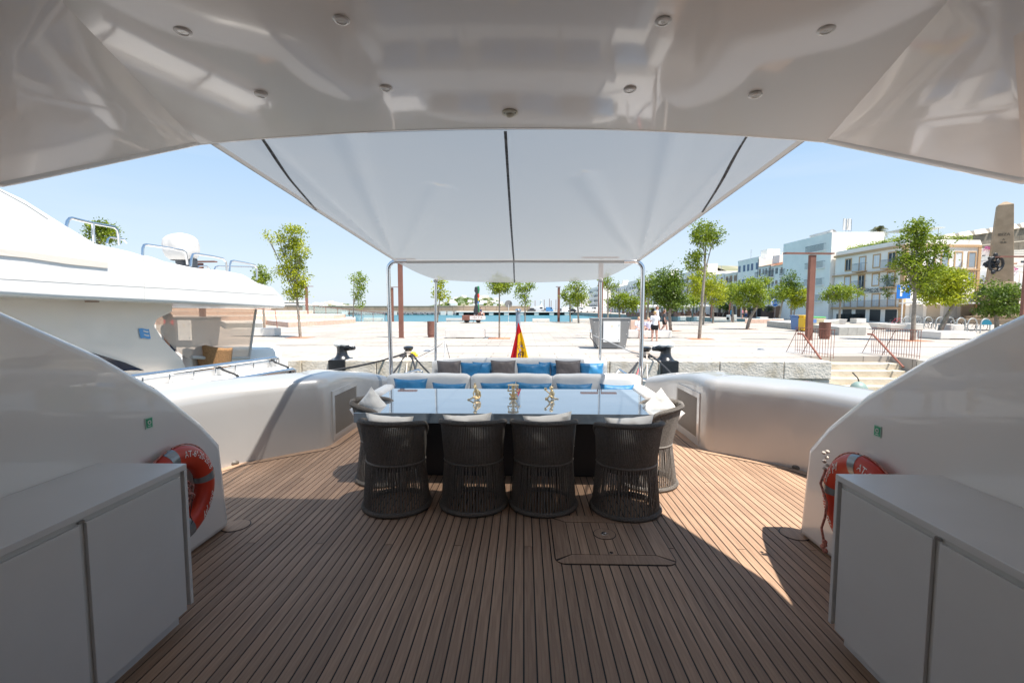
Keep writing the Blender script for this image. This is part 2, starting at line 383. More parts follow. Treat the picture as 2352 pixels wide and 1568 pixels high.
for mir, bw in ((False, bl), (True, br)):
    xs = -2.468; f = (lambda x: MX-x) if mir else (lambda x: x)
    y0, y1, z0, z1 = 5.80, 6.80, .11, .62
    fr = MB()
    def bxm(a, b, c, d, e, g): 
        xa, xb = sorted((f(a), f(b))); return (xa, xb, c, d, e, g)
    fr.box(*bxm(xs-.02, xs+.006, y0-.07, y1+.05, z0-.06, z0)); fr.box(*bxm(xs-.02, xs+.006, y0-.07, y1+.05, z1, z1+.07))
    fr.box(*bxm(xs-.02, xs+.006, y0-.07, y0, z0, z1)); fr.box(*bxm(xs-.02, xs+.006, y1, y1+.05, z0, z1))
    fo = fr.build('louvre_frame', SILVER, bw)
    MB().box(*bxm(xs-.018, xs+.0015, y0, y1, z0, z1)).build('louvre_back', DARKIN, bw)
    sl = MB(); ns = 34
    for i in range(ns):
        y = y0+(i+.5)*(y1-y0)/ns; sl.box(*bxm(xs+.0017, xs+.0045, y-.0062, y+.0062, z0, z1))
    stuff(sl.build('louvre_slats', mat('louvre_metal', (.34, .30, .26), .45), bw))
    # teak margin boards round the foot of the bulwark
    path = [(f(p.x), p.y) for p in planL if p.y > 2.4]
    sgn = 1 if not mir else -1
    strip(path, .105, sgn, .0025, 'margin_caulk', CAULK, deck, .002)
    seg = 5
    k = len(path)//seg
    for s in range(seg+1):
        a = path[s*k:(s+1)*k+1]
        if len(a) > 1: strip(a, .095, sgn, .005, 'margin_board', TEAK, deck, .0045)
# ---- side wings (fashion plates) beside the cabinets
wtop = [(3.50, 0), (3.435, .70), (3.40, .74), (3.236, .923), (2.888, 1.222), (2.484, 1.492), (2.187, 1.651), (1.971, 1.768), (1.75, 1.98), (1.5, 2.32), (1.2, 2.62), (-1.3, 2.7), (-1.3, 0)]  # forward tops, out of frame, are steepened to keep side light off the deck
for x0, x1, nm in ((-2.62, XW_L, 'l'), (XW_R, 2.40, 'r')):
    wg = MB().prism([(x0, y, z) for y, z in wtop], [(x1, y, z) for y, z in wtop]).build('side_wall', GEL, None, smooth=True, bevel=.055, seg=4)
    struct(wg)
    gs = MB(); sx = x1+.002 if nm == 'l' else x0-.002; p = XX(341, 971, XW_L) if nm == 'l' else XX(2017, 990, XW_R)
    t = .003
    a, b = sorted((sx, sx+(t if nm == 'l' else -t)))
    sg = tag(MB().box(a, b, p.y-.028, p.y+.028, p.z-.034, p.z+.034).build('safety_sign', mat('sign_border', (.45, .62, .52), .5)), 'small square green safety sign on the %s wall above the lifebuoy' % ('left' if nm == 'l' else 'right'), 'sign', 'green safety signs')
    sx2 = sx+(t+.0008 if nm == 'l' else -t-.0008)
    MB().box(min(sx2, sx), max(sx2, sx), p.y-.023, p.y+.023, p.z-.027, p.z+.029).build('green_panel', GREEN, sg)
    sx3 = sx2+(.0008 if nm == 'l' else -.0008)
    pts = [(sx3, p.y+.011*math.cos(k*PI/5), p.z+.004+.011*math.sin(k*PI/5)) for k in range(10)]
    MB().tube(pts, .0028, 5, closed=True).build('ring_symbol', WHITEINK, sg)
    MB().box(min(sx3, sx), max(sx3, sx)+.0004, p.y-.012, p.y+.012, p.z-.02, p.z-.0165).build('symbol_bar', WHITEINK, sg)
# ---- ceiling of the overhang
def interp(t, pts):
    for i in range(len(pts)-1):
        a, b = pts[i], pts[i+1]
        if t <= b[0]:
            k = (t-a[0])/(b[0]-a[0]); return Vector(a[1]).lerp(Vector(b[1]), k)
    return Vector(pts[-1][1])
CL = (-2.34, 3.31, 2.93); CR = (2.09, 3.31, 2.905)
def sect(t):
    e = interp(t, [(0, CL), (.5, (-2.62, 2.26, 2.36)), (1, (-2.9, -1.3, 2.3))])
    c2 = interp(t, [(0, CL), (.5, (-2.0, 1.76, 2.75)), (1, (-1.95, -1.3, 2.7))])
    c1 = interp(t, [(0, CL), (.5, (-1.837, 1.842, 2.97)), (1, (-1.7, -1.3, 2.97))])
    er = interp(t, [(0, CR), (.5, (2.36, 2.26, 2.34)), (1, (2.65, -1.3, 2.3))])
    d2 = interp(t, [(0, CR), (.5, (1.80, 1.80, 2.75)), (1, (1.7, -1.3, 2.7))])
    d1 = interp(t, [(0, CR), (.5, (1.67, 1.91, 2.97)), (1, (1.45, -1.3, 2.97))])
    P = [e, e.lerp(c2, .5), c2, c2.lerp(c1, .5), c1]
    for k in range(1, 16):
        u = k/16; q = c1.lerp(d1, u); bump = 1-(2*u-1)**2
        q.z += .085*bump*(1-t*.6); q.y -= .045*bump*(1-t); P.append(q)
    return P+[d1, d1.lerp(d2, .5), d2, d2.lerp(er, .5), er]
NS = 40; rows = [sect((i/NS)) for i in range(NS+1)]
mb = MB(); m_ = len(rows[0])
vs = [p for r in rows for p in r]
fs = [(i*m_+j, (i+1)*m_+j, (i+1)*m_+j+1, i*m_+j+1) for i in range(NS) for j in range(m_-1)]
mb.add(vs, fs); ceil = mb.build('ceiling', CEIL, None, fixn=False)
ceil.data.polygons.foreach_set('use_smooth', [True]*len(ceil.data.polygons))
try: ceil.data.set_sharp_from_angle(angle=math.radians(13))
except Exception: pass
struct(ceil)
lip = [rows[i][0] for i in range(NS, 0, -1)]+rows[0][4:-4]+[rows[i][-1] for i in range(1, NS+1)]
lp = MB().tube([Vector(p)+Vector((0, .0, .028)) for p in lip], .032, 10).build('ceiling_edge', GEL, ceil, smooth=True)
tv = [p+Vector((0, 0, .13)) for p in vs]
MB().add(tv, fs).build('upper_deck', GEL, ceil)
# forward wall of the aft deck (unseen behind the camera, put in to darken the near deck): frame with dark sliding doors
fw = MB().box(-2.9, -1.9, -1.35, -1.25, 0, 3.05).box(1.65, 2.7, -1.35, -1.25, 0, 3.05).box(-1.9, 1.65, -1.35, -1.25, 2.3, 3.05).build('front_wall', GEL); struct(fw)
for k in range(4):
    x0 = -1.9+k*.8875; MB().box(x0+.02, x0+.8675, -1.33, -1.30, 0, 2.3).build('door_pane', DGLASS, fw)
    MB().box(x0-.02, x0+.02, -1.34, -1.28, 0, 2.3).build('door_frame', STEELD, fw)

# ---- ceiling downlights, ceiling dome
dl = [(420, 73), (784, 47), (1523, 50), (1898, 70), (600, 219), (886, 204), (1447, 207), (1735, 220)]
dlab = ['leftmost large downlight in the near row of the ceiling', 'second downlight from the left in the near ceiling row', 'third downlight from the left in the near ceiling row', 'rightmost downlight in the near row of the ceiling', 'leftmost small downlight in the far row by the ceiling edge', 'second downlight from the left in the far ceiling row', 'third downlight from the left in the far ceiling row', 'rightmost downlight in the far row by the ceiling edge']
def ceilz(u, v):
    q = G(u, v, 3.0)
    best = min((p for r in rows for p in r), key=lambda p: (p.x-q.x)**2+(p.y-q.y)**2)
    return G(u, v, best.z-.004)
LENS = mat('lamp_lens', (.22, .20, .18), .12, coat=.5); BEIGE = mat('cream_plastic', (.62, .58, .47), .45); DOT = mat('led_dot', (.75, .72, .62), .3)
proto = None
for (u, v), lb in zip(dl, dlab):
    p = ceilz(u, v)
    if proto is None:
        proto = thing('downlight', lb, 'ceiling light', p, 0, 'recessed ceiling downlights')
        MB().lathe([(.021, -.003), (.023, -.006), (.031, -.005), (.036, -.001), (.036, .01), (.021, .01)], n=28).build('trim_ring', BEIGE if False else mat('pearl_trim', (.80, .76, .72), .25, coat=.5), proto, smooth=True, world=False)
        MB().lathe([(.002, -.0015), (.021, -.002), (.021, .004), (.002, .004)], n=24).build('lens', LENS, proto, world=False)
        for s in (-1, 1): MB().sphere((s*.006, 0, -.003), (.0035, .0035, .002), 8, 6).build('led', DOT, proto, world=False)
    else: dup(proto, p, 0, lb)
p = ceilz(1171, 259)
t = thing('ceiling_sensor', 'small cream dome sensor at the middle of the ceiling edge', 'sensor', p)
MB().lathe([(.05, .004), (.052, -.006), (.046, -.010), (.03, -.011)], n=24).build('base_plate', BEIGE, t, smooth=True, world=False)
MB().sphere((0, 0, -.01), (.028, .028, .022), 14, 8).build('dome', BEIGE, t, smooth=True, world=False)
for k in range(3):
    a = PI/2+k*2*PI/3; MB().sphere((.041*math.cos(a), .041*math.sin(a), -.011), .004, 6, 4).build('screw', DARKIN, t, world=False)

# ---- cabinets
def cabinet(side):
    L = side == 'left'
    xi = -1.86 if L else 1.615; xo = XW_L-.0 if L else XW_R; ya = 2.41 if L else 2.345; yb = -.9
    s = -1 if L else 1                      # direction from inboard face outwards to the wall
    def b(mb, x0, x1, *r): a, c = sorted((xi+s*x0, xi+s*x1)); return mb.box(a, c, *r)
    D = abs(xo-xi)-.003
    t = thing('cabinet', 'long matte white %s cabinet with handleless doors and a flat top' % side, 'cabinet', (xi, ya, 0), 0, 'white side cabinets')
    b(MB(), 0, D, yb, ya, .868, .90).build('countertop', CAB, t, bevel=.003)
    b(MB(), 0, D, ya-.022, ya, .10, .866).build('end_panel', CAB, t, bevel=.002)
    b(MB(), .019, D, yb, ya-.024, .10, .862).build('carcass', GROOVE, t)
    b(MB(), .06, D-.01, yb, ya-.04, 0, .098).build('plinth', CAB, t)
    gv = XX(203, 1230, xi).y if L else XX(2138, 1260, xi).y
    w = ya-.045-gv
    ys = [ya-.045]; 
    while ys[-1]-w > yb: ys.append(ys[-1]-w-.032)
    for k, y in enumerate(ys):
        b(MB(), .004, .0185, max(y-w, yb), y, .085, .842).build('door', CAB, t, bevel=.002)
    for k in range(1, len(ys)):
        q = MB(); a, c = sorted((xi+s*.006, xi+s*.0185)); q.box(a, c, ys[k]+.004, ys[k]+.028, .846, .856).build('catch', STEELD, t)
    return t
cabinet('left'); cabinet('right')

# ---- teak hatch and round deck inserts
t = thing('deck_hatch', 'teak hatch with mitred frame boards and a round centre plug set in the deck', 'hatch', (.63, 3.38, 0))
x0, x1, y0, y1 = .225, 1.06, 3.02, 3.75
def rrect(x0, x1, y0, y1, r, n=6):
    P = []
    for cx, cy, a in ((x1-r, y0+r, -90), (x1-r, y1-r, 0), (x0+r, y1-r, 90), (x0+r, y0+r, 180)):
        for k in range(n+1): th = math.radians(a+90*k/n); P.append((cx+r*math.cos(th), cy+r*math.sin(th)))
    return P
MB().ext(rrect(x0-.006, x1+.006, y0-.006, y1+.006, .085), .0005, .0025).build('seam', CAULK, t)
fw_ = .12
g = .003
MB().ext([(x0+.05, y0+.003), (x1-.05, y0+.003), (x1-.008, y0+.03), (x1-fw_, y0+fw_-g), (x0+fw_, y0+fw_-g), (x0+.008, y0+.03)], .0026, .006).build('frame_board', TEAK, t)
MB().ext([(x0+.05, y1-.003), (x1-.05, y1-.003), (x1-.008, y1-.03), (x1-fw_, y1-fw_+g), (x0+fw_, y1-fw_+g), (x0+.008, y1-.03)], .0026, .006).build('frame_board', TEAK, t)
for xa, xb in ((x0+.002, x0+fw_-g), (x1-.002, x1-fw_+g)):
    MB().ext([(xa, y0+.05), (xb, y0+fw_+.004), (xb, y1-fw_-.004), (xa, y1-.05)], .0026, .006).build('frame_board', TEAK, t)
ix0, ix1 = x0+fw_, x1-fw_; n = 9; pw = (ix1-ix0)/n
for k in range(n): MB().box(ix0+k*pw+.003, ix0+(k+1)*pw-.003, y0+fw_+.003, y1-fw_-.003, .0026, .0055).build('plank', TEAK, t)
MB().lathe([(.004, .0056), (.088, .0056), (.088, .0068), (.004, .0068)], (.63, 3.44, 0), 32).build('plug_seam', CAULK, t)
MB().lathe([(.004, .0069), (.082, .0069), (.082, .0085), (.004, .0085)], (.63, 3.44, 0), 32).build('round_plug', TEAK, t)
MB().lathe([(.010, .0086), (.027, .0086), (.025, .0125), (.012, .0125), (.010, .009)], (.63, 3.44, 0), 20).build('plug_fitting', STEEL, t, smooth=True)
MB().lathe([(.002, .0061), (.014, .0061), (.013, .009), (.002, .009)], (.63, 3.165, 0), 16).build('latch', STEEL, t, smooth=True)
for u, v, lb in ((542, 1207, 'round teak insert in the deck at the foot of the left wall'), (1825, 1226, 'round teak insert in the deck at the foot of the right wall')):
    p = G(u, v); t = thing('round_insert', lb, 'deck insert', (p.x, p.y, 0), 0, 'round teak deck inserts')
    MB().lathe([(.004, .001), (.108, .001), (.108, .0028), (.004, .0028)], n=36).build('seam', CAULK, t, world=False)
    MB().lathe([(.004, .0029), (.101, .0029), (.101, .0055), (.004, .0055)], n=36).build('disc', TEAK, t, world=False)
for u, v, sx, lb in ((531, 1066, 1, 'dark rounded rubber chock on the deck edge by the left wall'), (1838, 1076, -1, 'dark rounded rubber chock on the deck edge by the right wall')):
    p = G(u, v); MBx = MB().sphere((p.x, p.y, .02), (.09, .06, .045), 14, 8)
    tag(MBx.build('rubber_chock', mat('grey_rubber', (.10, .085, .07), .5), smooth=True), lb, 'chock')

# ---- dining table
TX0, TX1, TY0, TY1 = -1.645, 1.351, 4.29, 5.647
t = thing('dining_table', 'long polished blue grey stone dining table in the middle of the deck', 'table', ((TX0+TX1)/2, 4.97, 0))
MB().box(TX0, TX1, TY0, TY1, .652, .75).build('tabletop', TABLE, t, bevel=.004)
MB().box(-1.05, .76, 4.66, 5.25, 0, .60).build('pedestal', TABLEBASE, t, bevel=.01)
MB().box(-.95, .65, 4.55, 5.35, .60, .651).build('subframe', TABLEBASE, t)

# ---- rope chairs
def ell(cx, cy, rx, ry, z, a): return Vector((cx+rx*math.cos(a), cy+ry*math.sin(a), z(a) if callable(z) else z))
def make_chair(label):
    t = thing('rope_chair', label, 'chair', (0,0,0), 0, 'woven rope dining chairs')
    base = lambda a: ell(0, 0, .288, .283, .022, a)
    wst = lambda a: ell(0, -.005, .255, .222, .425, a)
    def rimz(q):
        dl_ = abs(math.degrees(q)+90); dl_ = min(dl_, 360-dl_)
        if dl_ < 92: return .805-.045*(dl_/92)**2.5
        return .76-.14*((dl_-92)/36)**1.3
    rim = lambda a: ell(0, -.045, .278, .272, rimz, a)
    N = 72
    MB().tube([base(2*PI*k/N) for k in range(N)], .021, 8, closed=True).build('base_ring', ROPE, t, smooth=True, world=False)
    MB().tube([wst(2*PI*k/N) for k in range(N)], .013, 6, closed=True).build('waist_ring', ROPE, t, smooth=True, world=False)
    a0, a1 = math.radians(-90-128), math.radians(-90+128)
    pts = [rim(lerp(a0, a1, k/60)) for k in range(61)]
    pts = [wst(a0)]+[wst(a0).lerp(pts[0], .55)+Vector((0, .01, 0))]+pts+[wst(a1).lerp(pts[-1], .55)+Vector((0, .01, 0))]+[wst(a1)]
    MB().tube(pts, .022, 8).build('rim', ROPE, t, smooth=True, world=False)
    wr = MB()                                                   # wrapped cord rings on the rim and base
    for k in range(150):
        a = lerp(a0, a1, (k+.5)/150); c = rim(a); tn = (rim(a+.01)-rim(a-.01)).normalized(); e1 = tn.cross(Vector((0,0,1))).normalized()
        wr.tube([c+(e1*math.cos(q)+Vector((0,0,1))*math.sin(q))*.0225 for q in [2*PI*j/7 for j in range(7)]], .0036, 4, closed=True)
    for k in range(150):
        a = 2*PI*k/150; c = base(a); tn = (base(a+.01)-base(a-.01)).normalized(); e1 = tn.cross(Vector((0,0,1))).normalized()
        wr.tube([c+(e1*math.cos(q)+Vector((0,0,1))*math.sin(q))*.0215 for q in [2*PI*j/7 for j in range(7)]], .0036, 4, closed=True)
    stuff(wr.build('cord_wrapping', ROPE, t, smooth=True, world=False))
    up = MB(); nU = 82
    for k in range(nU):
        a = lerp(a0+.03, a1-.03, k/(nU-1)); w_, r_ = wst(a), rim(a); up.tube([w_, r_], .0067, 5, cap=False)
    stuff(up.build('back_cords', ROPE, t, smooth=True, world=False))
    lo = MB(); nL = 72
    for k in range(nL):
        a = 2*PI*k/nL; lo.tube([base(a), wst(a+.02*math.sin(k*1.7))], .0064, 5, cap=False)
    stuff(lo.build('base_cords', ROPE, t, smooth=True, world=False))
    MB().lathe([(.01, .36), (.19, .36), (.235, .37), (.25, .40), (.245, .44), (.22, .465), (.15, .475), (.01, .48)], n=28, sy=.9).build('seat_cushion', BROWN, t, smooth=True, world=False)
    for k, a in enumerate((-60, -120, 60, 120)):
        a = math.radians(a); MB().tube([base(a)*.985, wst(a)*.985+Vector((0,0,.0))], .010, 6).build('frame_leg', ROPE, t, smooth=True, world=False)
    return t
ch = make_chair('dark rope chair at the left end of the near side of the table')
def put(x, y, deg, lb):
    return dup(ch, (x, y, 0), math.radians(deg), lb)
ch.location = (-1.134, 3.945, 0); ch.rotation_euler.z = math.radians(-9)
put(-.447, 3.985, 1, 'dark rope chair second from the left on the near side of the table')
put(.176, 3.99, 0, 'dark rope chair third from the left on the near side of the table')
put(.896, 3.925, 7, 'dark rope chair at the right end of the near side, sunlight through its base')
pR = G(1500, 1097); 
put(1.25, 4.55, 90, 'pale sunlit rope chair at the right-hand end of the table')
put(-1.44, 4.60, -90, 'rope chair half hidden at the left-hand end of the table')

# ---- pillows
def pillow(name, m, c, w, h, t, label, group, tilt=0, yaw=0, roll=0, seed=0, pinch=.11, cat='pillow'):
    """stands in its own x-z plane, tilt leans it back"""
    r = random.Random(seed); ph = [r.uniform(0, 6) for _ in range(6)]
    def surf(sgn):
        def fn(a, b):
            u = 2*a-1; v = 2*b-1
            ex = max(0, 1-u**4)**.6*max(0, 1-v**4)**.6
            x = u*w/2*(1-pinch*(1-v*v)*abs(u)**3); z = v*h/2*(1-pinch*1.2*(1-u*u)*abs(v)**3)
            wr = .018*math.sin(5*u+ph[0])*math.sin(4*v+ph[1])*ex+.012*math.sin(13*u*v+ph[2])*ex+.006*math.sin(17*u+9*v+ph[3])*ex
            return (x, sgn*(t/2*ex+wr*sgn*.5), z)
        return fn
    mb = MB().grid(surf(1), 18, 14).grid(surf(-1), 18, 14)
    # move the result so that it stands with its lower edge at z = 0
    o = mb.build(name, m, smooth=True, world=False)
    o.location = c; o.rotation_euler = Euler((tilt, roll, yaw), 'YXZ')
    return tag(o, label, cat, group)
# white pillows on the rope chairs
for (x, y, z, yaw, roll, lb, sd_) in [(-1.20, 3.98, .80, -3, .06, 'white pillow on the leftmost near chair', 1), (-.50, 4.03, .80, 2, -.04, 'white pillow on the second near chair from the left', 2),
                               (.225, 4.03, .805, 0, .10, 'white pillow on the third near chair, raised at its right corner', 3), (.93, 3.98, .80, 4, -.05, 'white pillow on the rightmost near chair', 4)]:
    if roll > .08: roll = -.1
    pillow('white_pillow', PILLOWW, (x, y, z-.15), .44, .34, .13, lb, 'white pillows on the rope chairs', tilt=.15, yaw=math.radians(yaw), roll=roll, seed=sd_)
pillow('white_pillow', PILLOWW, (1.40, 4.62, .69), .42, .36, .17, 'white pillow tilted on a corner in the sunlit chair at the right end', 'white pillows on the rope chairs', tilt=.2, yaw=math.radians(20), roll=.75, seed=5)
pillow('white_pillow', PILLOWW, (-1.60, 4.66, .68), .42, .36, .16, 'white pillow tilted on a corner in the chair at the left end', 'white pillows on the rope chairs', tilt=.2, yaw=math.radians(-25), roll=-.7, seed=6)

# ---- front sofa
t = thing('sofa', 'wide cream sofa behind the dining table with three back cushions', 'sofa', (-.15, 6.4, 0))
MB().box(-2.05, 1.75, 5.95, 6.85, 0, .30).build('base', GEL, t, bevel=.02)
xb = [-2.03, -.79, .42, 1.72]
for k in range(3):
    MB().box(xb[k]+.008, xb[k+1]-.008, 6.0, 6.60, .30, .45).build('seat_cushion', SOFA, t, smooth=True, bevel=.04, seg=4)
    bk = MB(); x0, x1 = xb[k]+.006, xb[k+1]-.006
    def bf(a, b, x0=x0, x1=x1):
        th = b*2*PI; yy = .5+.5*math.copysign(abs(math.cos(th))**.35, math.cos(th)); zz = .5+.5*math.copysign(abs(math.sin(th))**.35, math.sin(th))
        e = 1-.0; xx = lerp(x0, x1, a); ins = .045*(abs(2*a-1)**14)
        return (xx, lerp(6.58+ins, 6.80-ins, yy)+.0*e, lerp(.45, .795-ins-.008*math.sin(a*PI*3)**2, zz))
    bk.grid(bf, 24, 32); bk.add([bf(0, j/32) for j in range(32)], [tuple(range(32))]); bk.add([bf(1, j/32) for j in range(32)], [tuple(range(32))])
    o = bk.build('back_cushion', SOFA, t, smooth=True)
    MB().tube([(x0+.05, 6.595, .795-.06), (x1-.05, 6.595, .735)], .004, 5).build('seam', SOFA, o)
MB().box(1.55, 1.76, 5.95, 6.56, .30, .66).build('arm_cushion', SOFA, t, smooth=True, bevel=.07, seg=4)
MB().box(-2.06, -1.86, 5.95, 6.56, .30, .66).build('arm_cushion', SOFA, t, smooth=True, bevel=.07, seg=4)
for k, (u0, u1, v0, ro, lb) in enumerate([(905, 982, 868, 0, 'blue pillow at the far left of the front sofa'), (993, 1070, 878, .02, 'blue pillow second from the left on the front sofa'), (1105, 1185, 876, -.05, 'blue pillow third from the left, behind the left gold figurine'),
                            (1185, 1266, 877, .03, 'blue pillow fourth from the left, beside the middle gold figurine'), (1278, 1360, 879, .0, 'blue pillow fifth from the left on the front sofa'), (1377, 1455, 881, .03, 'sunlit blue pillow at the far right of the front sofa')]):
    a = YY(u0, v0, 6.5); b = YY(u1, v0, 6.5)
    pillow('blue_pillow', BLUE, ((a.x+b.x)/2, 6.47, a.z-.17), (b.x-a.x)*1.02, .34, .15, lb, 'blue pillows on the front sofa', tilt=-.14, roll=ro, seed=20+k)
# ---- rear sofa
t = thing('rear_sofa', 'white curved sun lounge sofa at the stern behind the front sofa', 'sofa', (-.1, 7.8, 0))
MB().box(-1.75, 1.55, 6.95, 8.2, 0, .50).build('base', GEL, t, bevel=.03)
MB().box(-1.6, 1.42, 7.0, 7.75, .50, .62).build('seat_cushion', SOFA, t, smooth=True, bevel=.04, seg=4)
def rb(a, b):
    x = lerp(-1.56, 1.40, a); c = (2*a-1); th = b*2*PI
    yy = 7.98-.28*abs(c)**4+.07*math.cos(th); zz = .69+.20*math.copysign(abs(math.sin(th))**.5, math.sin(th))
    return (x, yy, zz-.03*abs(c)**6)
rbk = MB().grid(rb, 30, 20); rbk.add([rb(0, j/20) for j in range(20)], [tuple(range(20))]); rbk.add([rb(1, j/20) for j in range(20)], [tuple(range(20))])
rbk.build('backrest', SOFA, t, smooth=True)
for k, (u0, u1, v0, m, d, lb) in enumerate([(1003, 1058, 829, BROWN, 0, 'brown pillow at the left end of the rear sofa'), (1057, 1128, 833, BLUE, 0, 'blue pillow right of the leftmost brown pillow on the rear sofa'), (1083, 1131, 834, BLUE, .13, 'blue pillow mostly hidden behind the middle brown pillow'),
        (1127, 1184, 828, BROWN, 0, 'brown pillow in the middle of the rear sofa left of the flag'), (1187, 1260, 835, BLUE, 0, 'wide blue pillow in front of the flag'), (1240, 1264, 834, BLUE, .13, 'narrow strip of blue pillow tucked behind the wide one by the flag'), (1264, 1300, 835, BLUE, .1, 'blue pillow partly behind the right brown pillow'),
        (1276, 1334, 828, BROWN, 0, 'brown pillow near the right end of the rear sofa, half in sunlight'), (1331, 1387, 834, BLUE, 0, 'sunlit pale blue pillow at the right end of the rear sofa')]):
    a = YY(u0, v0, 7.6); b = YY(u1, v0, 7.6)
    pillow('brown_pillow' if m is BROWN else 'blue_pillow', m, ((a.x+b.x)/2, 7.6+d, a.z-.17), max(.2, (b.x-a.x))*1.02, .36, .14, lb, 'pillows on the rear sofa', tilt=-.16, seed=40+k, pinch=.08)
# stern body
st = MB().box(-2.6, 2.35, 6.9, 9.4, -1.0, .02).build('stern', GEL, bevel=.05); struct(st)

# ---- awning with poles
t = thing('awning', 'large pale grey canvas awning stretched from the roof edge to steel poles', 'awning', (-.15, 7.0, 0))
def zl(y): return 2.95-(y-3.3)*.127
folds = [((-1.98, 6.95), (-1.25, 3.2), .05, .065), ((-1.98, 6.95), (-1.9, 3.2), .03, .05), ((1.74, 6.95), (1.05, 3.2), .05, .065), ((1.74, 6.95), (1.62, 3.2), .03, .05), ((-1.9, 6.95), (-.75, 4.2), .04, .08), ((1.7, 6.95), (.5, 4.0), .04, .08)]
def aw(x, y):
    xl = -2.27+(y-3.34)*.08; xr = 1.985-(y-3.42)*.066; u = (x-xl)/(xr-xl)*2-1; f = (y-3.3)/3.7
    z = zl(y)+.075*(1-u*u)*(1-f)*1.0-.05*math.sin(PI*min(1, max(0, f)))*(1-u*u)
    for (ax, ay), (bx, by), h, wd in folds:
        d = Vector((bx-ax, by-ay)); L = d.length; d /= L; q = Vector((x-ax, y-ay)); s = q.dot(d)/L; e = abs(q.x*d.y-q.y*d.x)
        if s > 0: z += h*math.exp(-(e/(wd*(.35+s)))**2)*min(1, s*4)*(1 if s < 1 else 0)
    return z
def front(a, b):
    y = lerp(3.33, 7.0, b); xl = -2.27+(y-3.34)*.08; xr = 1.985-(y-3.42)*.066; x = lerp(xl, xr, a)
    return (x, y, aw(x, y))
def rear(a, b):
    y = lerp(7.0, 8.22, b); xl = -2.0+b**.8*.42; xr = 1.74-b**.8*.37; x = lerp(xl, xr, a); u = 2*a-1
    xl += .1; 
    return (x, y+.05*(1-u*u)*b, lerp(2.475, 2.275, b)-.055*(1-u*u)*b-.035*math.sin(PI*b)+.0)
MB().grid(front, 110, 60).build('canvas_front', AWN, t, smooth=True)
MB().grid(rear, 40, 14).build('canvas_rear', AWN, t, smooth=True)
MB().grid(lambda a, b: (lerp(-2.3, 2.0, a), lerp(3.24, 3.335, b), lerp(3.16, front(a, 0)[2], b)), 40, 2).build('canvas_flap', AWN, t, smooth=True)
for a in (0, 1):
    MB().tube([front(a, k/40) for k in range(41)], .007, 6).build('hem', CANV, t, smooth=True)
    s = 1 if a == 0 else -1
    MB().grid(lambda i, b: (front(a, b)[0]+s*(.008+.05*i), front(a, b)[1], front(a, b)[2]-.006), 1, 40).build('hem_band', CANV, t, smooth=True)
ZIP = mat('dark_zip', (.10, .105, .115), .7, var=.5, vscale=30)
for pts in ([(-1.905, 3.34), (-2.03, 4.0), (-2.14, 4.72)], [(-.135, 3.34), (-.145, 5), (-.155, 6.98)], [(1.58, 3.34), (1.70, 4.0), (1.845, 4.85)]):
    P = []
    for i in range(len(pts)-1):
        for k in range(14): P.append((lerp(pts[i][0], pts[i+1][0], k/14), lerp(pts[i][1], pts[i+1][1], k/14)))
    P.append(pts[-1])
    wv = .011
    vs_ = [(x-wv, y, aw(x-wv, y)-.006) for x, y in P]+[(x+wv, y, aw(x+wv, y)-.006) for x, y in P]; n = len(P)
    MB().add(vs_, [(i, i+1, n+i+1, n+i) for i in range(n-1)]).build('zip_seam', ZIP, t)
P = [(-.157, 7.03), (-.17, 8.2)]
MB().add([(x+s*.010, y, rear(.49, (y-7)/1.22)[2]-.008) for s in (-1, 1) for (x, y) in [(lerp(-.157, -.17, k/8), lerp(7.03, 8.2, k/8)) for k in range(9)]], [(i, i+1, 9+i+1, 9+i) for i in range(8)]).build('zip_seam', ZIP, t)
MB().tube([(-1.98, 7.0, 2.47), (-.15, 7.0, 2.478), (1.72, 7.0, 2.465)], .028, 10).build('sleeve', CANV, t, smooth=True)
def polepath(x, s, y, zt, r, lean=0):
    return [(x+lean, y, .1), (x, y, zt-r)]+[(x+s*(r-r*math.cos(q)), y, zt-r+r*math.sin(q)) for q in [PI/2*k/8 for k in range(1, 9)]]+[(x+s*(r+.16), y, zt)]
MB().tube(polepath(-2.085, 1, 7.0, 2.475, .13, .02), .032, 14).build('pole', STEEL, t, smooth=True)
MB().tube(polepath(1.80, -1, 7.0, 2.462, .13), .032, 14).build('pole', STEEL, t, smooth=True)
for x in (-1.585, 1.365):
    MB().tube([(x-.03*(1 if x < 0 else -.3), 8.2, .3), (x, 8.2, 2.25)], .025, 12).build('pole', STEEL, t, smooth=True)
    MB().sphere((x, 8.2, 2.255), .045, 10, 6).build('canvas_tie', CANV, t, smooth=True)

# small handrails beside the sofas
def rail(name, pts, r, lb, m=STEEL, cat='handrail', grp=None):
    return tag(MB().tube(pts, r, 10).build(name, m, smooth=True), lb, cat, grp)
a = YY(1413, 895, 8.3); b = YY(1416, 855, 8.3); c = YY(1450, 866, 7.8); d = YY(1487, 874, 7.4); e = YY(1492, 945, 7.4)
b2 = YY(1424, 849, 8.25)
rail('handrail', [a, b, b2, c, d-Vector((.02, 0, -.01)), d+Vector((.015, 0, -.03)), e], .022, 'bent stainless handrail right of the sofas beside the awning pole')
a = YY(828, 905, 7.6); rail('handrail', [YY(905, 872, 8.6), YY(925, 860, 8.5), YY(960, 849, 8.4), YY(970, 853, 8.4), YY(971, 872, 8.4)], .02, 'bent stainless handrail left of the rear sofa')

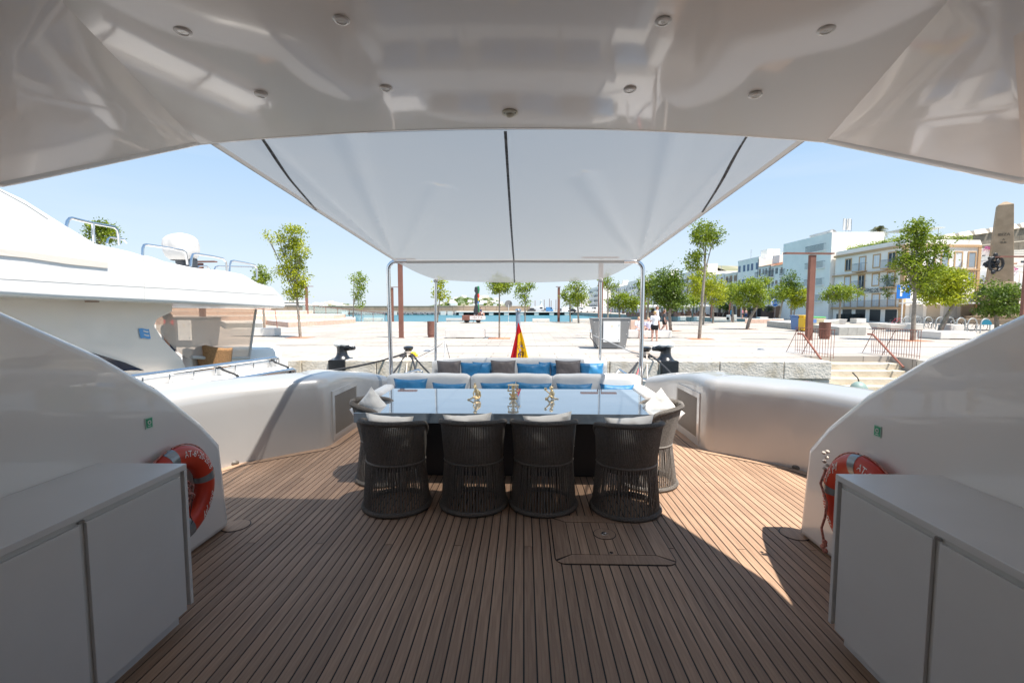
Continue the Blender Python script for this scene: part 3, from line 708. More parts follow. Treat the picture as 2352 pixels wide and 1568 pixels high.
# ---- gold monkey figurines
def remesh(o, vx):
    r = o.modifiers.new('remesh', 'REMESH'); r.mode = 'VOXEL'; r.voxel_size = vx; r.use_smooth_shade = True
    s = o.modifiers.new('smooth', 'SMOOTH'); s.factor = .5; s.iterations = 2; return o
def cap(mb, pts, rs, n=10):
    mb.tube(pts, rs, n)
    for p, r in zip(pts, rs): mb.sphere(p, r*1.0, n, 6)
px = [(1095, 917), (1179, 915), (1265, 916)]
# left: lounging figure with a crown and candle cup on its head
p = G(*px[0], .75)
t = thing('figurine', 'gold monkey figurine leaning on one arm with a candle cup on its head', 'figurine', p, 0, 'gold monkey figurines on the table')
m1 = MB(); cap(m1, [(.01, 0, .035), (.005, 0, .075), (-.01, 0, .115)], [.026, .024, .018]); m1.sphere((-.018, -.01, .14), (.019, .019, .02)); m1.sphere((-.022, -.027, .134), (.010, .008, .008))
cap(m1, [(-.0, 0, .112), (.035, 0, .085), (.045, -.01, .045), (.03, -.02, .012)], [.011, .009, .007, .007]); cap(m1, [(-.02, -.005, .105), (-.035, -.025, .07), (-.025, -.03, .04)], [.010, .008, .007])
cap(m1, [(.015, -.01, .02), (-.03, -.035, .032), (-.075, -.03, .008), (-.095, -.03, .006)], [.016, .012, .008, .007]); cap(m1, [(.015, 0, .018), (.03, -.03, .02), (.0, -.045, .012), (-.02, -.045, .008)], [.015, .012, .009, .007])
m1.sphere((-.037, 0, .142), (.004, .008, .009)); m1.sphere((.0, 0, .144), (.004, .008, .009))
remesh(m1.build('body', GOLD, t, world=False), .0028)
MB().lathe([(.016, .15), (.018, .158), (.016, .16)], (-.018, -.006, 0), 14).build('crown', GOLD, t, world=False)
MB().lathe([(.006, .158), (.007, .165), (.014, .182), (.015, .185), (.011, .185)], (-.018, -.006, 0), 14).build('candle_cup', GOLD, t, smooth=True, world=False)
p = G(*px[1], .75)
t = thing('figurine', 'gold monkey figurine holding a round tray over its head with both arms', 'figurine', p, 0, 'gold monkey figurines on the table')
MB().box(-.045, .045, -.025, .025, 0, .013).build('plinth', GOLD, t, bevel=.002, world=False)
m1 = MB(); cap(m1, [(0, .005, .035), (0, 0, .065), (0, 0, .09)], [.020, .019, .017]); m1.sphere((0, -.006, .122), (.018, .018, .024)); m1.sphere((0, -.022, .114), (.009, .008, .012))
for s in (-1, 1):
    cap(m1, [(s*.015, 0, .09), (s*.05, -.005, .085), (s*.062, -.005, .088)], [.009, .007, .007]); cap(m1, [(s*.062, -.005, .088), (s*.048, 0, .125), (s*.052, 0, .143)], [.007, .006, .007])
    cap(m1, [(s*.01, 0, .03), (s*.036, -.022, .056), (s*.012, -.03, .018)], [.014, .012, .008]); m1.sphere((s*.021, -.004, .124), (.006, .005, .009))
remesh(m1.build('body', GOLD, t, world=False), .0026)
MB().lathe([(.002, .146), (.05, .149), (.063, .153), (.064, .156), (.05, .153), (.002, .151)], n=26).build('tray', GOLD, t, smooth=True, world=False)
p = G(*px[2], .75)
t = thing('figurine', 'gold monkey figurine seated in profile holding up a small cup', 'figurine', p, 0, 'gold monkey figurines on the table')
m1 = MB(); cap(m1, [(.015, 0, .022), (.024, 0, .06), (.012, 0, .095)], [.021, .021, .016]); m1.sphere((.004, 0, .125), (.021, .02, .022)); m1.sphere((-.006, -.016, .116), (.011, .009, .009)); m1.sphere((.024, -.008, .128), (.005, .007, .009))
cap(m1, [(.015, -.012, .09), (-.008, -.02, .06), (-.04, -.018, .085), (-.052, -.015, .098)], [.010, .008, .007, .007]); cap(m1, [(.01, .012, .088), (-.015, .012, .06), (-.045, .008, .09)], [.010, .008, .007])
cap(m1, [(.015, -.014, .02), (-.015, -.02, .04), (-.035, -.02, .012), (-.058, -.02, .007)], [.015, .010, .008, .008]); cap(m1, [(.015, .012, .02), (-.012, .014, .038), (-.03, .014, .012), (-.055, .014, .007)], [.014, .010, .008, .008])
cap(m1, [(.028, .01, .012), (.06, .0, .006), (.085, -.012, .006)], [.008, .006, .005])
remesh(m1.build('body', GOLD, t, world=False), .0028)
MB().lathe([(.012, .095), (.014, .097), (.014, .125), (.016, .126), (.013, .126)], (-.058, -.006, 0), 14).build('cup', GOLD, t, smooth=True, world=False)

# ---- lifebuoys
def lifebuoy(side):
    L = side == 'left'
    c = Vector((-2.285, 2.872, .52)) if L else Vector((2.065, 2.76, .535)); R, rr, rt = .25, .073, .055
    nx = Vector((1,0,0)) if L else Vector((-1,0,0)); right = Vector((0,1,0)) if L else Vector((0,-1,0))
    t = thing('lifebuoy', 'orange lifebuoy with grey tape and white lettering hanging on the %s wall' % side, 'lifebuoy', c, 0, 'orange lifebuoys')
    def S(th, ph, off=0):                       # th clockwise from top seen from inboard, ph across the tube
        rd = Vector((0,0,1))*math.cos(th)+right*math.sin(th)
        return c+rd*(R+(rr+off)*math.sin(ph))+nx*((rt+off)*math.cos(ph))
    def dent(th): return 1
    n, k = 72, 20
    vs = [S(2*PI*i/n, 2*PI*j/k) for i in range(n) for j in range(k)]
    fs = [(i*k+j, i*k+(j+1) % k, ((i+1) % n)*k+(j+1) % k, ((i+1) % n)*k+j) for i in range(n) for j in range(k)]
    MB().add(vs, fs).build('ring', ORANGE, t, smooth=True)
    for a in ((-14, 80, 170, 262) if L else (-8, 80, 172, 275)):
        a0, a1 = math.radians(a-6.5), math.radians(a+6.5)
        vs = [S(lerp(a0, a1, i/4), 2*PI*j/24, .002) for i in range(5) for j in range(25)]
        MB().add(vs, [(i*25+j, i*25+j+1, (i+1)*25+j+1, (i+1)*25+j) for i in range(4) for j in range(24)]).build('reflective_band', TAPE, t, smooth=True)
    def txt(s, size, a_mid, ph0, nm, shear=0, cond=1):
        v2, f2 = text_mesh(s, size); out = []
        for (x, y, _) in v2:
            x = x*cond+shear*y; out.append(S(math.radians(a_mid)+x/(R+.02), ph0+y/rr, .0016))
        MB().add(out, f2).build(nm, WHITEINK, t, fixn=False)
    for a in ((35, 215) if L else (38, 228)): txt('AT-6ª-20-2018', .062, a, .25, 'lettering', 0, .84)
    for a in (125, 306): txt('Blue Jay', .066, a, .30, 'lettering', .35, .9)
    # grab line
    gl = MB(); 
    for a in range(4):
        b0 = (-14+a*92 if L else -8+a*92)+8; pts = [S(math.radians(b0+q*76/10), PI/2, .004+.006*math.sin(PI*q/10)) for q in range(11)]
        gl.tube(pts, .005, 6)
    gl.build('grab_line', ROPEPINK, t, smooth=True)
    if L:
        cl = MB(); r = random.Random(3)
        for k in range(16):
            cc = c+Vector((.02+r.uniform(-.02, .02), r.uniform(-.02, .02)-.02, .045-.012*k*.6+r.uniform(-.01, .01))); rx = r.uniform(.07, .10); rz = r.uniform(.03, .075); tl = r.uniform(-.3, .3)
            cl.tube([cc+Vector((.018*math.sin(2*q), rx*math.cos(q), rz*math.sin(q)+tl*.05*math.cos(q))) for q in [2*PI*j/16 for j in range(16)]], .0055, 5, closed=True)
        cl.build('coiled_line', ROPEPINK, t, smooth=True)
        MB().tube([c+Vector((.05, .06, -.05)), c+Vector((.05, .03, -.15)), c+Vector((.05, .05, -.2)), c+Vector((.04, -.02, -.28))], .003, 5).build('black_cord', ROPEB, t)
        MB().box(c.x-.05, c.x-.005, c.y-.03, c.y+.03, c.z-.14, c.z+.06).build('bracket', GEL, t)
    else:
        cl = MB()
        pts = [S(math.radians(a), .9, .02) for a in (-28, -35, -40)]
        a0 = c+Vector((-.07, .20, .24)); 
        for k, q in enumerate([(0, 0), (.03, .02), (-.005, .04), (.02, -.035), (-.01, -.05), (.015, -.08)]):
            cl.sphere(a0+Vector((0, q[0]+.03, q[1])), (.013, .015, .011), 8, 6)
        cl.build('rope_knot', ROPEW, t, smooth=True)
        MB().tube([a0+Vector((0, .03, -.08)), c+Vector((-.075, .27, .05)), c+Vector((-.08, .19, -.05)), c+Vector((-.08, .20, -.15)), c+Vector((-.08, .23, -.24)), c+Vector((-.075, .2, -.34))], .008, 7).build('hanging_line', ROPEPINK, t, smooth=True)
        kb = MB()
        for q in ((.2, -.34), (.215, -.36), (.19, -.375), (.20, -.32)): kb.sphere(c+Vector((-.075, *q)), (.016, .018, .016), 8, 6)
        kb.build('rope_knot', ROPEPINK, t, smooth=True)
lifebuoy('left'); lifebuoy('right')

# ================================================================== NEIGHBOURING YACHT (left)
XN = -7.0
def NP(u, v, x=XN): return XX(u, v, x)
t = thing('motor_yacht', 'large white neighbouring motor yacht moored on the left with curved upper deck', 'yacht', (XN-2, 9, 0))
top = [(0, 430), (60, 458), (155, 518), (225, 560), (300, 577), (370, 598), (450, 615), (520, 622), (560, 630), (595, 650), (628, 660), (650, 682), (657, 700)]
bot = [(655, 708), (560, 703), (430, 697), (300, 692), (150, 686), (0, 678)]
# continue forward beyond the frame
pt = [NP(u, v) for u, v in top]; pb = [NP(u, v) for u, v in bot]
poly = [Vector((XN, 3.0, 5.2))]+pt+pb+[Vector((XN, 3.0, 1.95))]
inner = [Vector((XN-5.5, p.y, p.z)) for p in poly]
MB().prism(poly, inner).build('upper_deck', mat('yacht_white', (.87, .845, .81), .3, coat=.5), t, smooth=True, bevel=.08, seg=4)
YW = MATS['yacht_white']
# fashion strake, soffit lights, side panel
stn = [NP(u, v, XN+.03) for u, v in [(0, 571), (60, 578), (160, 591), (250, 603), (249, 616), (160, 607), (60, 592), (0, 586)]]
stn = [Vector((XN+.02, 3.0, stn[0].z+.35))]+stn+[Vector((XN+.02, 3.0, stn[-1].z+.35))]
MB().prism([p+Vector((-.012, 0, 0)) for p in stn], [p-Vector((.02, 0, 0)) for p in stn]).build('moulding', mat('yacht_recess', (.76, .70, .62), .35), t)
pn = [NP(u, v, XN-.55) for u, v in [(0, 660), (397, 690), (397, 716), (362, 733), (356, 748), (372, 775), (418, 822), (427, 842), (440, 905), (250, 930), (0, 990)]]
pn = [Vector((XN-.55, 3.0, 2.2))]+pn+[Vector((XN-.55, 3.0, -.9))]
MB().prism(pn, [p-Vector((.35, 0, 0)) for p in pn]).build('side_panel', mat('yacht_white_warm_bounce', (.86, .75, .64), .3, coat=.4), t, smooth=True, bevel=.03, seg=3)  # white panel; warm light bounced off the teak is mixed into its colour
wn = [NP(u, v, XN-.545) for u, v in [(205, 808), (285, 832), (330, 851), (300, 850), (190, 858)]]
MB().prism([p+Vector((.012, 0, 0)) for p in wn], wn).build('window', mat('navy_glass', (.006, .015, .04), .05), t)
for pts in ([(0, 437), (60, 470), (110, 503)], [(0, 640), (200, 652), (420, 664), (640, 678)], [(330, 595), (332, 690)]):
    MB().tube([NP(u, v, XN+.001) for u, v in pts], .0035, 5).build('panel_seam', mat('seam_grey', (.45, .44, .42), .6), t)
# blue flag-like emblem made of two bars joined by waves
LOGO = mat('emblem_blue', (.12, .36, .68), .5)
o = NP(333, 766, XN-.535)
def lp_(pts): return [o+Vector((0, a*.0098, -b*.0088)) for a, b in pts]
def wave(x0, x1, y0, y1, k=0):
    n_ = 8; f_ = lambda q: 1.6*math.sin(q/14*3.0)
    return [(lerp(x0, x1, i/n_)+k*(y0), y0+f_(lerp(x0, x1, i/n_))) for i in range(n_+1)]+[(lerp(x1, x0, i/n_)+k*(y1), y1+f_(lerp(x1, x0, i/n_))) for i in range(n_+1)]
q = lp_(wave(-13, 11, -11, 11, .15)); em = MB().prism([p+Vector((.008, 0, 0)) for p in q], q).build('emblem', LOGO, t)
lg = MB()
for wv_ in (wave(-4, 8, -6.5, -3.8, .15), wave(-4, 8, 2, 4.7, .15)): q = lp_(wv_); lg.prism([p+Vector((.012, 0, 0)) for p in q], [p+Vector((.0085, 0, 0)) for p in q])
lg.build('emblem_stripes', MATS['yacht_white_warm_bounce'], em)
for u, v in ((367, 1190+30),):
    pass
for k, (u, v) in enumerate([(212, 701), (620, 708)]):
    p = NP(u, v, XN-.4); MB().lathe([(.02, 0), (.09, 0), (.10, .03), (.02, .03)], (p.x, p.y, 1.86), 16).build('soffit_light', mat('soffit_brown', (.35, .24, .18), .5), t)
# hull and low bulwark
hb = [NP(u, v, XN-.1) for u, v in [(0, 930), (330, 850), (395, 850), (420, 862), (430, 905)]]
MB().box(XN-5, XN-.9, 3, 15.0, -1.2, .12).build('hull', YW, t, bevel=.05)
hp = [Vector((XN-.35, 3, .9)), NP(300, 862, XN-.35), NP(395, 856, XN-.35), NP(416, 866, XN-.35), NP(432, 905, XN-.35), Vector((XN-.35, hb[-1].y, -1)), Vector((XN-.35, 3, -1))]
MB().prism(hp, [p-Vector((.3, 0, 0)) for p in hp]).build('low_bulwark', YW, t, smooth=True, bevel=.04, seg=3)
# stern bulwark with capping, cockpit coaming
a = NP(455, 802, XN-.9); e = NP(700, 860, XN-.9)
sb = [NP(440, 800, XN-1.0), NP(470, 806, XN-1.0), NP(600, 815, XN-1.0), NP(612, 830, XN-1.0), NP(612, 870, XN-1.0), NP(440, 900, XN-1.0)]
MB().prism(sb, [p-Vector((.25, 0, 0)) for p in sb]).build('stern_bulwark', YW, t, smooth=True, bevel=.04, seg=3)
MB().lathe([(.1, -.9), (1.0, -.9), (1.05, .45), (1.0, .56), (.85, .6), (.1, .6)], (NP(560, 830, XN-1.6).x, NP(560, 830, XN-1.6).y, 0), 28).build('stern_locker', YW, t, smooth=True)
# rolled clear enclosure: tinted clear curtain with canvas frame
cq = [NP(357, 722, XN-.7), NP(360, 757, XN-.7), NP(400, 800, XN-.7), NP(430, 822, XN-.7), NP(572, 822, XN-.7), NP(588, 710, XN-.7), NP(380, 706, XN-.7)]
MB().prism(cq, [p-Vector((.008, 0, 0)) for p in cq]).build('clear_curtain', CLEARP, t)
CAN = mat('beige_canvas', (.55, .50, .45), .8)
MB().tube([cq[5], cq[4]], .035, 8).build('curtain_edge', CAN, t); MB().tube([NP(440, 820, XN-.68), NP(500, 823, XN-.68), NP(572, 822, XN-.68)], .04, 8).build('curtain_hem', CAN, t)
for k, (p1, p2) in enumerate([((427, 800), (496, 773)), ((480, 778), (498, 820)), ((575, 822), (580, 834))]):
    MB().tube([NP(*p1, XN-1.1), NP(*p2, XN-1.1)], .018, 6).build('strut', STEEL, t)
MB().tube([NP(518, 819, XN-.7), NP(520, 832, XN-.7)], .07, 8).build('curtain_tie', CAN, t)
# top rails
def yrail(pts, x=XN-.3, r=.024):
    P = [NP(u, v, x) for u, v in pts]; MB().tube(P, r, 8).build('guard_rail', STEEL, t, smooth=True)
yrail([(152, 522), (155, 508), (160, 502), (166, 501), (210, 512), (262, 521), (269, 527), (272, 540), (274, 562)])
MB().tube([NP(213, 512, XN-.3), NP(216, 556, XN-.3)], .024, 8).build('rail_post', STEEL, t)
yrail([(327, 590), (328, 570), (331, 563), (337, 562), (385, 569), (419, 575), (427, 580), (431, 608)])
yrail([(438, 612), (440, 592), (443, 584), (450, 583), (490, 589), (512, 594), (519, 601), (521, 628)])
yrail([(527, 630), (528, 607), (531, 600), (537, 599), (570, 605), (585, 609), (590, 616), (590, 642)])
yrail([(246, 560), (248, 549), (253, 545), (284, 550), (291, 558)], XN-3.0, .022); yrail([(455, 614), (457, 611), (475, 611), (484, 620)], XN-3, .022); yrail([(492, 620), (495, 613), (502, 611), (588, 613)], XN-3.5, .022)
# things on its upper deck
p = NP(418, 595, XN-1.6)
o = thing('covered_outboard', 'tall outboard motor under a white fabric cover on the neighbouring yacht', 'outboard motor', p)
sc = p.y/1045
def cov(a, b):
    th = a*2*PI; z = lerp(-3, 60, b); prf = [(0, 24), (.12, 33), (.3, 37), (.55, 38), (.75, 36), (.9, 26), (.97, 12), (1, 1)]
    for i in range(len(prf)-1):
        if b <= prf[i+1][0]: r = lerp(prf[i][1], prf[i+1][1], (b-prf[i][0])/(prf[i+1][0]-prf[i][0])); break
    r *= 1+.05*math.sin(5*th+3*b)+.03*math.sin(11*th); sh = -6+10*(1-b)*(1 if b < .5 else b)
    return p+Vector((r*sc*math.cos(th), r*.8*sc*math.sin(th), z*sc))+Vector((0, 0, 0))
MB().grid(cov, 32, 16).build('fabric_cover', mat('cover_white', (.50, .49, .475), .8, bump=.3, bscale=5), o, smooth=True)
MB().tube([p+Vector((0, 0, .05)), p+Vector((.02, 0, -.25)), p+Vector((.1, 0, -.45))], [.16, .14, .1], 10).build('motor_leg', mat('charcoal_plastic', (.04, .045, .055), .4), o, smooth=True)
MB().box(p.x+.12, p.x+.34, p.y-.1, p.y+.1, p.z-.3, p.z+.02).build('steering_bracket', MATS['charcoal_plastic'], o, bevel=.03)
p = NP(330, 585, XN-1.4); sc = p.y/1045
def cov2(a, b):
    x = lerp(-72, 60, a); w_ = 22*(1-abs(2*a-1)**3)+3; th = PI*b
    return Vector((p.x-w_*sc*1.6*math.cos(th), p.y+x*sc*1.9, p.z+w_*sc*1.35*math.sin(th)*(1+.06*math.sin(14*a))-.25-.2*a))
tag(MB().grid(cov2, 30, 12).build('covered_tender', MATS['cover_white'], smooth=True), 'low tender boat under a white cover on the deck of the neighbouring yacht', 'covered boat')
# wicker chair and person in its cockpit
WICK = mat('tan_wicker', (.36, .19, .08), .8, var=.3, vscale=50, bump=.8, bscale=60)
p = NP(470, 850, XN-.75)
o = thing('wicker_chair', 'tan wicker armchair in the cockpit of the neighbouring yacht', 'chair', (p.x, p.y, .12))
def wk(a, b):
    th = lerp(-.2, PI+.2, a); r = .34+.08*b; return (p.x+.1+r*math.cos(th)*1.0, p.y-r*math.sin(th)*.9+.25, lerp(.2, .88-.10*abs(math.cos(th)), b))
MB().grid(wk, 20, 8).build('back', WICK, o, smooth=True).modifiers.new('solid', 'SOLIDIFY').thickness = .05
MB().lathe([(.02, .12), (.30, .12), (.34, .45), (.33, .55), (.02, .55)], (p.x+.1, p.y+.25, 0), 20).build('seat', WICK, o, smooth=True)
for (u, v, lb) in ((485, 785, 'l'),): pass
# bollard cleats on its stern rail
for u0, u1, v in ((497, 530, 803), (548, 592, 803)):
    a = NP(u0, v, XN-.9); b = NP(u1-8, v, XN-.9)
    c = thing('mooring_cleat', 'polished cleat %s on the stern rail of the neighbouring yacht' % ('nearer the wicker chair' if u0 < 500 else 'at the far corner'), 'cleat', (a+b)/2, 0, 'cleats on the neighbouring yacht')
    MB().tube([a, b], .022, 8).build('bar', STEEL, c); MB().tube([a.lerp(b, .7), a.lerp(b, .7)-Vector((0, 0, .12))], .015, 6).build('leg', STEEL, c); MB().tube([a.lerp(b, .3), a.lerp(b, .3)-Vector((0, 0, .12))], .015, 6).build('leg', STEEL, c)

# ---- folded gangway with rails outside the left bulwark
A = G(335, 893, .86); B = G(676, 838, .86); d = (B-A).normalized(); nrm = Vector((-d.y, d.x, 0))
t = thing('gangway', 'white folded gangway with blue reflecting rails tied with black cord outside the left bulwark', 'gangway', (A+B)/2)
MB().obox(A+nrm*.2-Vector((0, 0, .13)), B+nrm*.2-Vector((0, 0, .13)), .40, .20).build('body', YW, t, smooth=True, bevel=.05, seg=4)
MB().obox(A+nrm*.36-Vector((0, 0, .0)), B+nrm*.36-Vector((0, 0, .0)), .05, .12).build('side_board', YW, t, bevel=.015)
for off, dz in ((.30, .115), (-.02, -.06)):
    a = A+nrm*off+Vector((0, 0, dz)); b = B+nrm*off+Vector((0, 0, dz))-d*.02
    MB().tube([a, b-d*.05, b+Vector((0, 0, -.02)), b+Vector((0, 0, -.09))], .027, 10).build('hand_rail', STEEL, t, smooth=True)
for k in range(7):
    q = A.lerp(B, .08+k*.14)+nrm*.30; MB().tube([q+Vector((0, 0, .10)), q-Vector((0, 0, .04))], .009, 6).build('rail_post', STEEL, t)
for k, f in enumerate((.03, .52, .93)):
    q = A.lerp(B, f); cd = MB()
    for s in (-.012, .0, .014):
        cd.tube([q+nrm*.32+d*s+Vector((0, 0, .12)), q+nrm*.24+d*(s+.02)+Vector((0, 0, .05)), q+nrm*.02+d*(s+.04)+Vector((0, 0, -.02)), q-nrm*.03+d*(.05+s)+Vector((0, 0, -.13))], .008, 6)
    for j in range(4): cd.tube([q+nrm*.30+d*(.012*j-.02)+Vector((0, .0, .10))+Vector((0, .028*math.cos(w_), .028*math.sin(w_))) for w_ in [2*PI*i/8 for i in range(8)]], .007, 5, closed=True)
    cd.build('black_tie', ROPEB, t, smooth=True)

# ================================================================== QUAY, PLAZA, WATER
YF = 15.3
def pavmat():
    m = bpy.data.materials.new('plaza_paving'); m.use_nodes = True; n = m.node_tree; p = n.nodes['Principled BSDF']; p.inputs['Roughness'].default_value = .85
    tc = n.nodes.new('ShaderNodeTexCoord'); br_ = n.nodes.new('ShaderNodeTexBrick'); br_.inputs['Scale'].default_value = 1
    br_.inputs['Brick Width'].default_value = 1.2; br_.inputs['Row Height'].default_value = .6; br_.inputs['Mortar Size'].default_value = .014
    br_.inputs['Color1'].default_value = (.46, .41, .36, 1); br_.inputs['Color2'].default_value = (.38, .34, .30, 1); br_.inputs['Mortar'].default_value = (.16, .14, .12, 1)
    n.links.new(tc.outputs['Object'], br_.inputs['Vector'])
    no = n.nodes.new('ShaderNodeTexNoise'); no.inputs['Scale'].default_value = .35; no.inputs['Detail'].default_value = 8
    n.links.new(tc.outputs['Object'], no.inputs['Vector'])
    mr = n.nodes.new('ShaderNodeMapRange'); mr.inputs['From Min'].default_value = .3; mr.inputs['From Max'].default_value = .7; mr.inputs['To Min'].default_value = .74; mr.inputs['To Max'].default_value = 1.06
    n.links.new(no.outputs['Fac'], mr.inputs['Value'])
    mx = n.nodes.new('ShaderNodeVectorMath'); mx.operation = 'SCALE'; n.links.new(br_.outputs['Color'], mx.inputs[0]); n.links.new(mr.outputs[0], mx.inputs['Scale'])
    n.links.new(mx.outputs[0], p.inputs['Base Color'])
    b = n.nodes.new('ShaderNodeBump'); b.inputs['Strength'].default_value = .3; b.inputs['Distance'].default_value = .01; n.links.new(br_.outputs['Fac'], b.inputs['Height']); b.invert = True; n.links.new(b.outputs[0], p.inputs['Normal'])
    return m
PAVE = pavmat()
RX0, RX1, RY = 10.25, 13.6, 17.15
P = MB(); H = -6
P.ext([(-90, YF+.75), (RX0-.0, YF+.75), (RX0, RY), (-90, RY)], H, 0); P.ext([(RX1, YF+.75), (200, YF+.75), (200, RY), (RX1, RY)], H, 0)
P.ext([(-90, RY), (200, RY), (200, 62), (42, 62), (-90, 62)], H, 0.0)
P.ext([(42, 62), (700, 62), (700, 900), (24, 900), (24.5, 253), (33, 127)], H, 0)
plaza = struct(P.build('plaza', PAVE))
MB().add([(-90, 18.2, .003), (200, 18.2, .003), (200, 20.6, .003), (-90, 20.6, .003)], [(0, 1, 2, 3)]).build('paving_band', mat('grey_paving', (.36, .345, .33), .85, var=.06, vscale=1.2, stretch=(.3, 2, 1)), plaza, fixn=False)
for y in (21.4, 33.0): MB().box(-60, 44, y, y+.16, .0035, .007).build('drain_channel', mat('drain_grey', (.16, .155, .15), .7), plaza)
rr = random.Random(33)
for k in range(16):
    x, y = rr.uniform(-22, 26), rr.uniform(16.6, 46); L, D = rr.uniform(.5, 1.6), rr.uniform(.4, .9)
    MB().box(x, x+L, y, y+D, .0038, .0075).build('service_cover', mat('service_cover_grey', (.30, .285, .27), .75, var=.15, vscale=3), plaza)
# big stone blocks of the quay edge, two courses
r = random.Random(11)
def course(x0, x1, z0, z1, yf, depth, lmin, lmax):
    x = x0
    while x < x1-.2:
        L = min(r.uniform(lmin, lmax), x1-x)
        if x1-(x+L) < .5: L = x1-x
        j = r.uniform(-.012, .012)
        MB().box(x+.012, x+L-.012, yf+j, yf+depth, z0+.01, z1+(-.0 if z1 < 0 else 0)).build('stone_block', STONE, plaza, bevel=.025, seg=2)
        x += L
course(-24, RX0, -.60, .0, YF, .745, 1.6, 2.6); course(-24, RX0, -1.0, -.61, YF+.05, .7, 1.2, 2.2); course(-24, RX0, -1.6, -1.01, YF+.02, .7, 1.2, 2.2)
course(RX1, 26, -.44, .0, YF, .745, 1.5, 2.4); course(RX1, 26, -1.6, -.45, YF+.03, .7, 1.4, 2.4)
# stairs down to the water in the recess
st = thing('quay_stairs', 'worn pale stone steps leading down from the quay to the water', 'stairs', (12, 16.5, 0))
for k in range(7):
    y1 = RY-.02-.0; y0 = 16.95-.33*(k+1)
    MB().box(RX0+.01, RX1-.01-.0, 16.95-.33*(k+1)+.0, 16.95-.33*k if k else RY-.01, -4, -.22*(k+1)).build('step', mat('step_stone', (.62, .55, .44), .9, col2=(.5, .42, .31), vscale=2, bump=.6, bscale=14, ramp=(.3, .6)), st, bevel=.02)
for x0, x1, lb in ((RX0-.0, RX0, 'l'),): pass
struct(MB().add([(-90, -60, -1.39), (200, -60, -1.39), (200, 18, -1.39), (-90, 18, -1.39)], [(0, 1, 2, 3)]).build('marina_water', mat('marina_water', (.012, .035, .038), .08, bump=.6, bscale=2.2, stretch=(.7, 1, 1)), fixn=False))
struct(MB().add([(-600, -60, -1.4), (600, -60, -1.4), (2500, 3500, -1.4), (-3500, 3500, -1.4)], [(0, 1, 2, 3)]).build('water', mat('sea_water', (.008, .13, .165), .28, bump=.9, bscale=1.2, stretch=(.55, 1, 1), spec=.35), fixn=False))

# ---- far side: breakwater, pier, hills
BW = mat('breakwater_stone', (.31, .235, .17), .9, var=.12, vscale=.25, bump=.3, bscale=1.5, stretch=(1, 1, 3))
def fw_pt(u, v, y): return YY(u, v, y)
bk = thing('breakwater', 'long beige stone breakwater wall across the harbour', 'breakwater', (-30, 240, -1.4))
x0 = YY(560, 703, 240).x; x1 = YY(1218, 703, 240).x; n = 26
for k in range(n):
    a, b = lerp(x0, x1, k/n), lerp(x0, x1, (k+1)/n)
    MB().box(a+.06, b-.06, 240, 244, .9, 3.05+.02*(k % 3)).build('wall_panel', BW, bk)
MB().box(x0, x1, 239.6, 246, -.35, .89).build('walkway', mat('breakwater_base', (.38, .33, .27), .9, var=.1, vscale=.5), bk)
MB().box(x0, x1, 239.9, 244.1, 3.08, 3.3).build('coping', mat('breakwater_cap', (.48, .41, .33), .9), bk)
MB().box(x0, x1+60, 239.8, 246, -2, -.4).build('dark_base', mat('tidal_dark', (.035, .045, .05), .8), bk)
pr = thing('pier', 'low white harbour pier on dark piles right of the rainbow sculpture', 'pier', (0, 230, -1.4))
xa = YY(1046, 712, 228).x; xb_ = YY(1312, 712, 228).x
MB().box(xa, xb_, 226, 240, -.05, .38).build('pier_deck', CONC, pr)
k = 0; x = xa+2
while x < xb_: MB().box(x, x+2.2, 226.1, 228, -1.6, -.06).build('pile', mat('pier_pile', (.5, .52, .5), .8), pr); x += 7.5
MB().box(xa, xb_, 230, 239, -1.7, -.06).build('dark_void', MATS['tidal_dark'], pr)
ROCK = mat('rock_armour', (.16, .18, .20), .9, var=.3, vscale=4, bump=1, bscale=3)
rk = MB(); r = random.Random(5)
for k in range(500):
    x = r.uniform(x0+60, xa); s_ = r.uniform(.3, .8); c0 = len(rk.v); rk.sphere((x, 239+r.uniform(-1.2, .5), r.uniform(-1.5, -.35)), (s_, s_*.8, s_*.7), 5, 3)
tag(rk.build('rock_armour', ROCK), kind='stuff')
for k, u in enumerate((792, 905, 1018, 1034, 1052)):
    p = YY(u, 716, 233); tag(MB().box(p.x-1.2, p.x+1.2, 232, 234, -1.4, .5).build('dolphin_block', CONC), 'pale concrete mooring block in front of the breakwater, %s from the left' % ['first', 'second', 'third', 'fourth', 'fifth'][k], 'mooring block', 'concrete mooring blocks before the breakwater')

HILLM = mat('hill_scrub', (.13, .16, .09), .95, col2=(.26, .23, .16), vscale=.02, ramp=(.4, .6), detail=8)
def hill(name, pts, y, depth, base=-1.6):
    n = len(pts)*6; P = [YY(u, v, y) for u, v in pts]
    xs = [p.x for p in P]; 
    def hz(x):
        for i in range(len(P)-1):
            if x <= P[i+1].x: 
                k = (x-P[i].x)/(P[i+1].x-P[i].x); k = k*k*(3-2*k); return lerp(P[i].z, P[i+1].z, k)
        return P[-1].z
    def fn(a, b):
        x = lerp(xs[0], xs[-1], a); h = max(hz(x)-base, .5); q = b*2
        return (x, y-depth*(1-q)*.5, base+h*math.sin(PI*b)**.7+ (h*.05*math.sin(a*60+b*9)*math.sin(PI*b)))
    o = MB().grid(fn, n*3, 16).build(name, HILLM, smooth=True); struct(o); return P, hz
P1, h1 = hill('hill_right', [(985, 704), (1010, 700), (1040, 692), (1052, 684), (1062, 681), (1075, 684), (1090, 688), (1108, 682), (1125, 684), (1140, 690), (1160, 698), (1185, 706)], 900, 160)
P2, h2 = hill('hill_left', [(700, 703), (735, 700), (760, 697), (775, 696), (800, 699), (830, 704), (850, 707)], 700, 120)
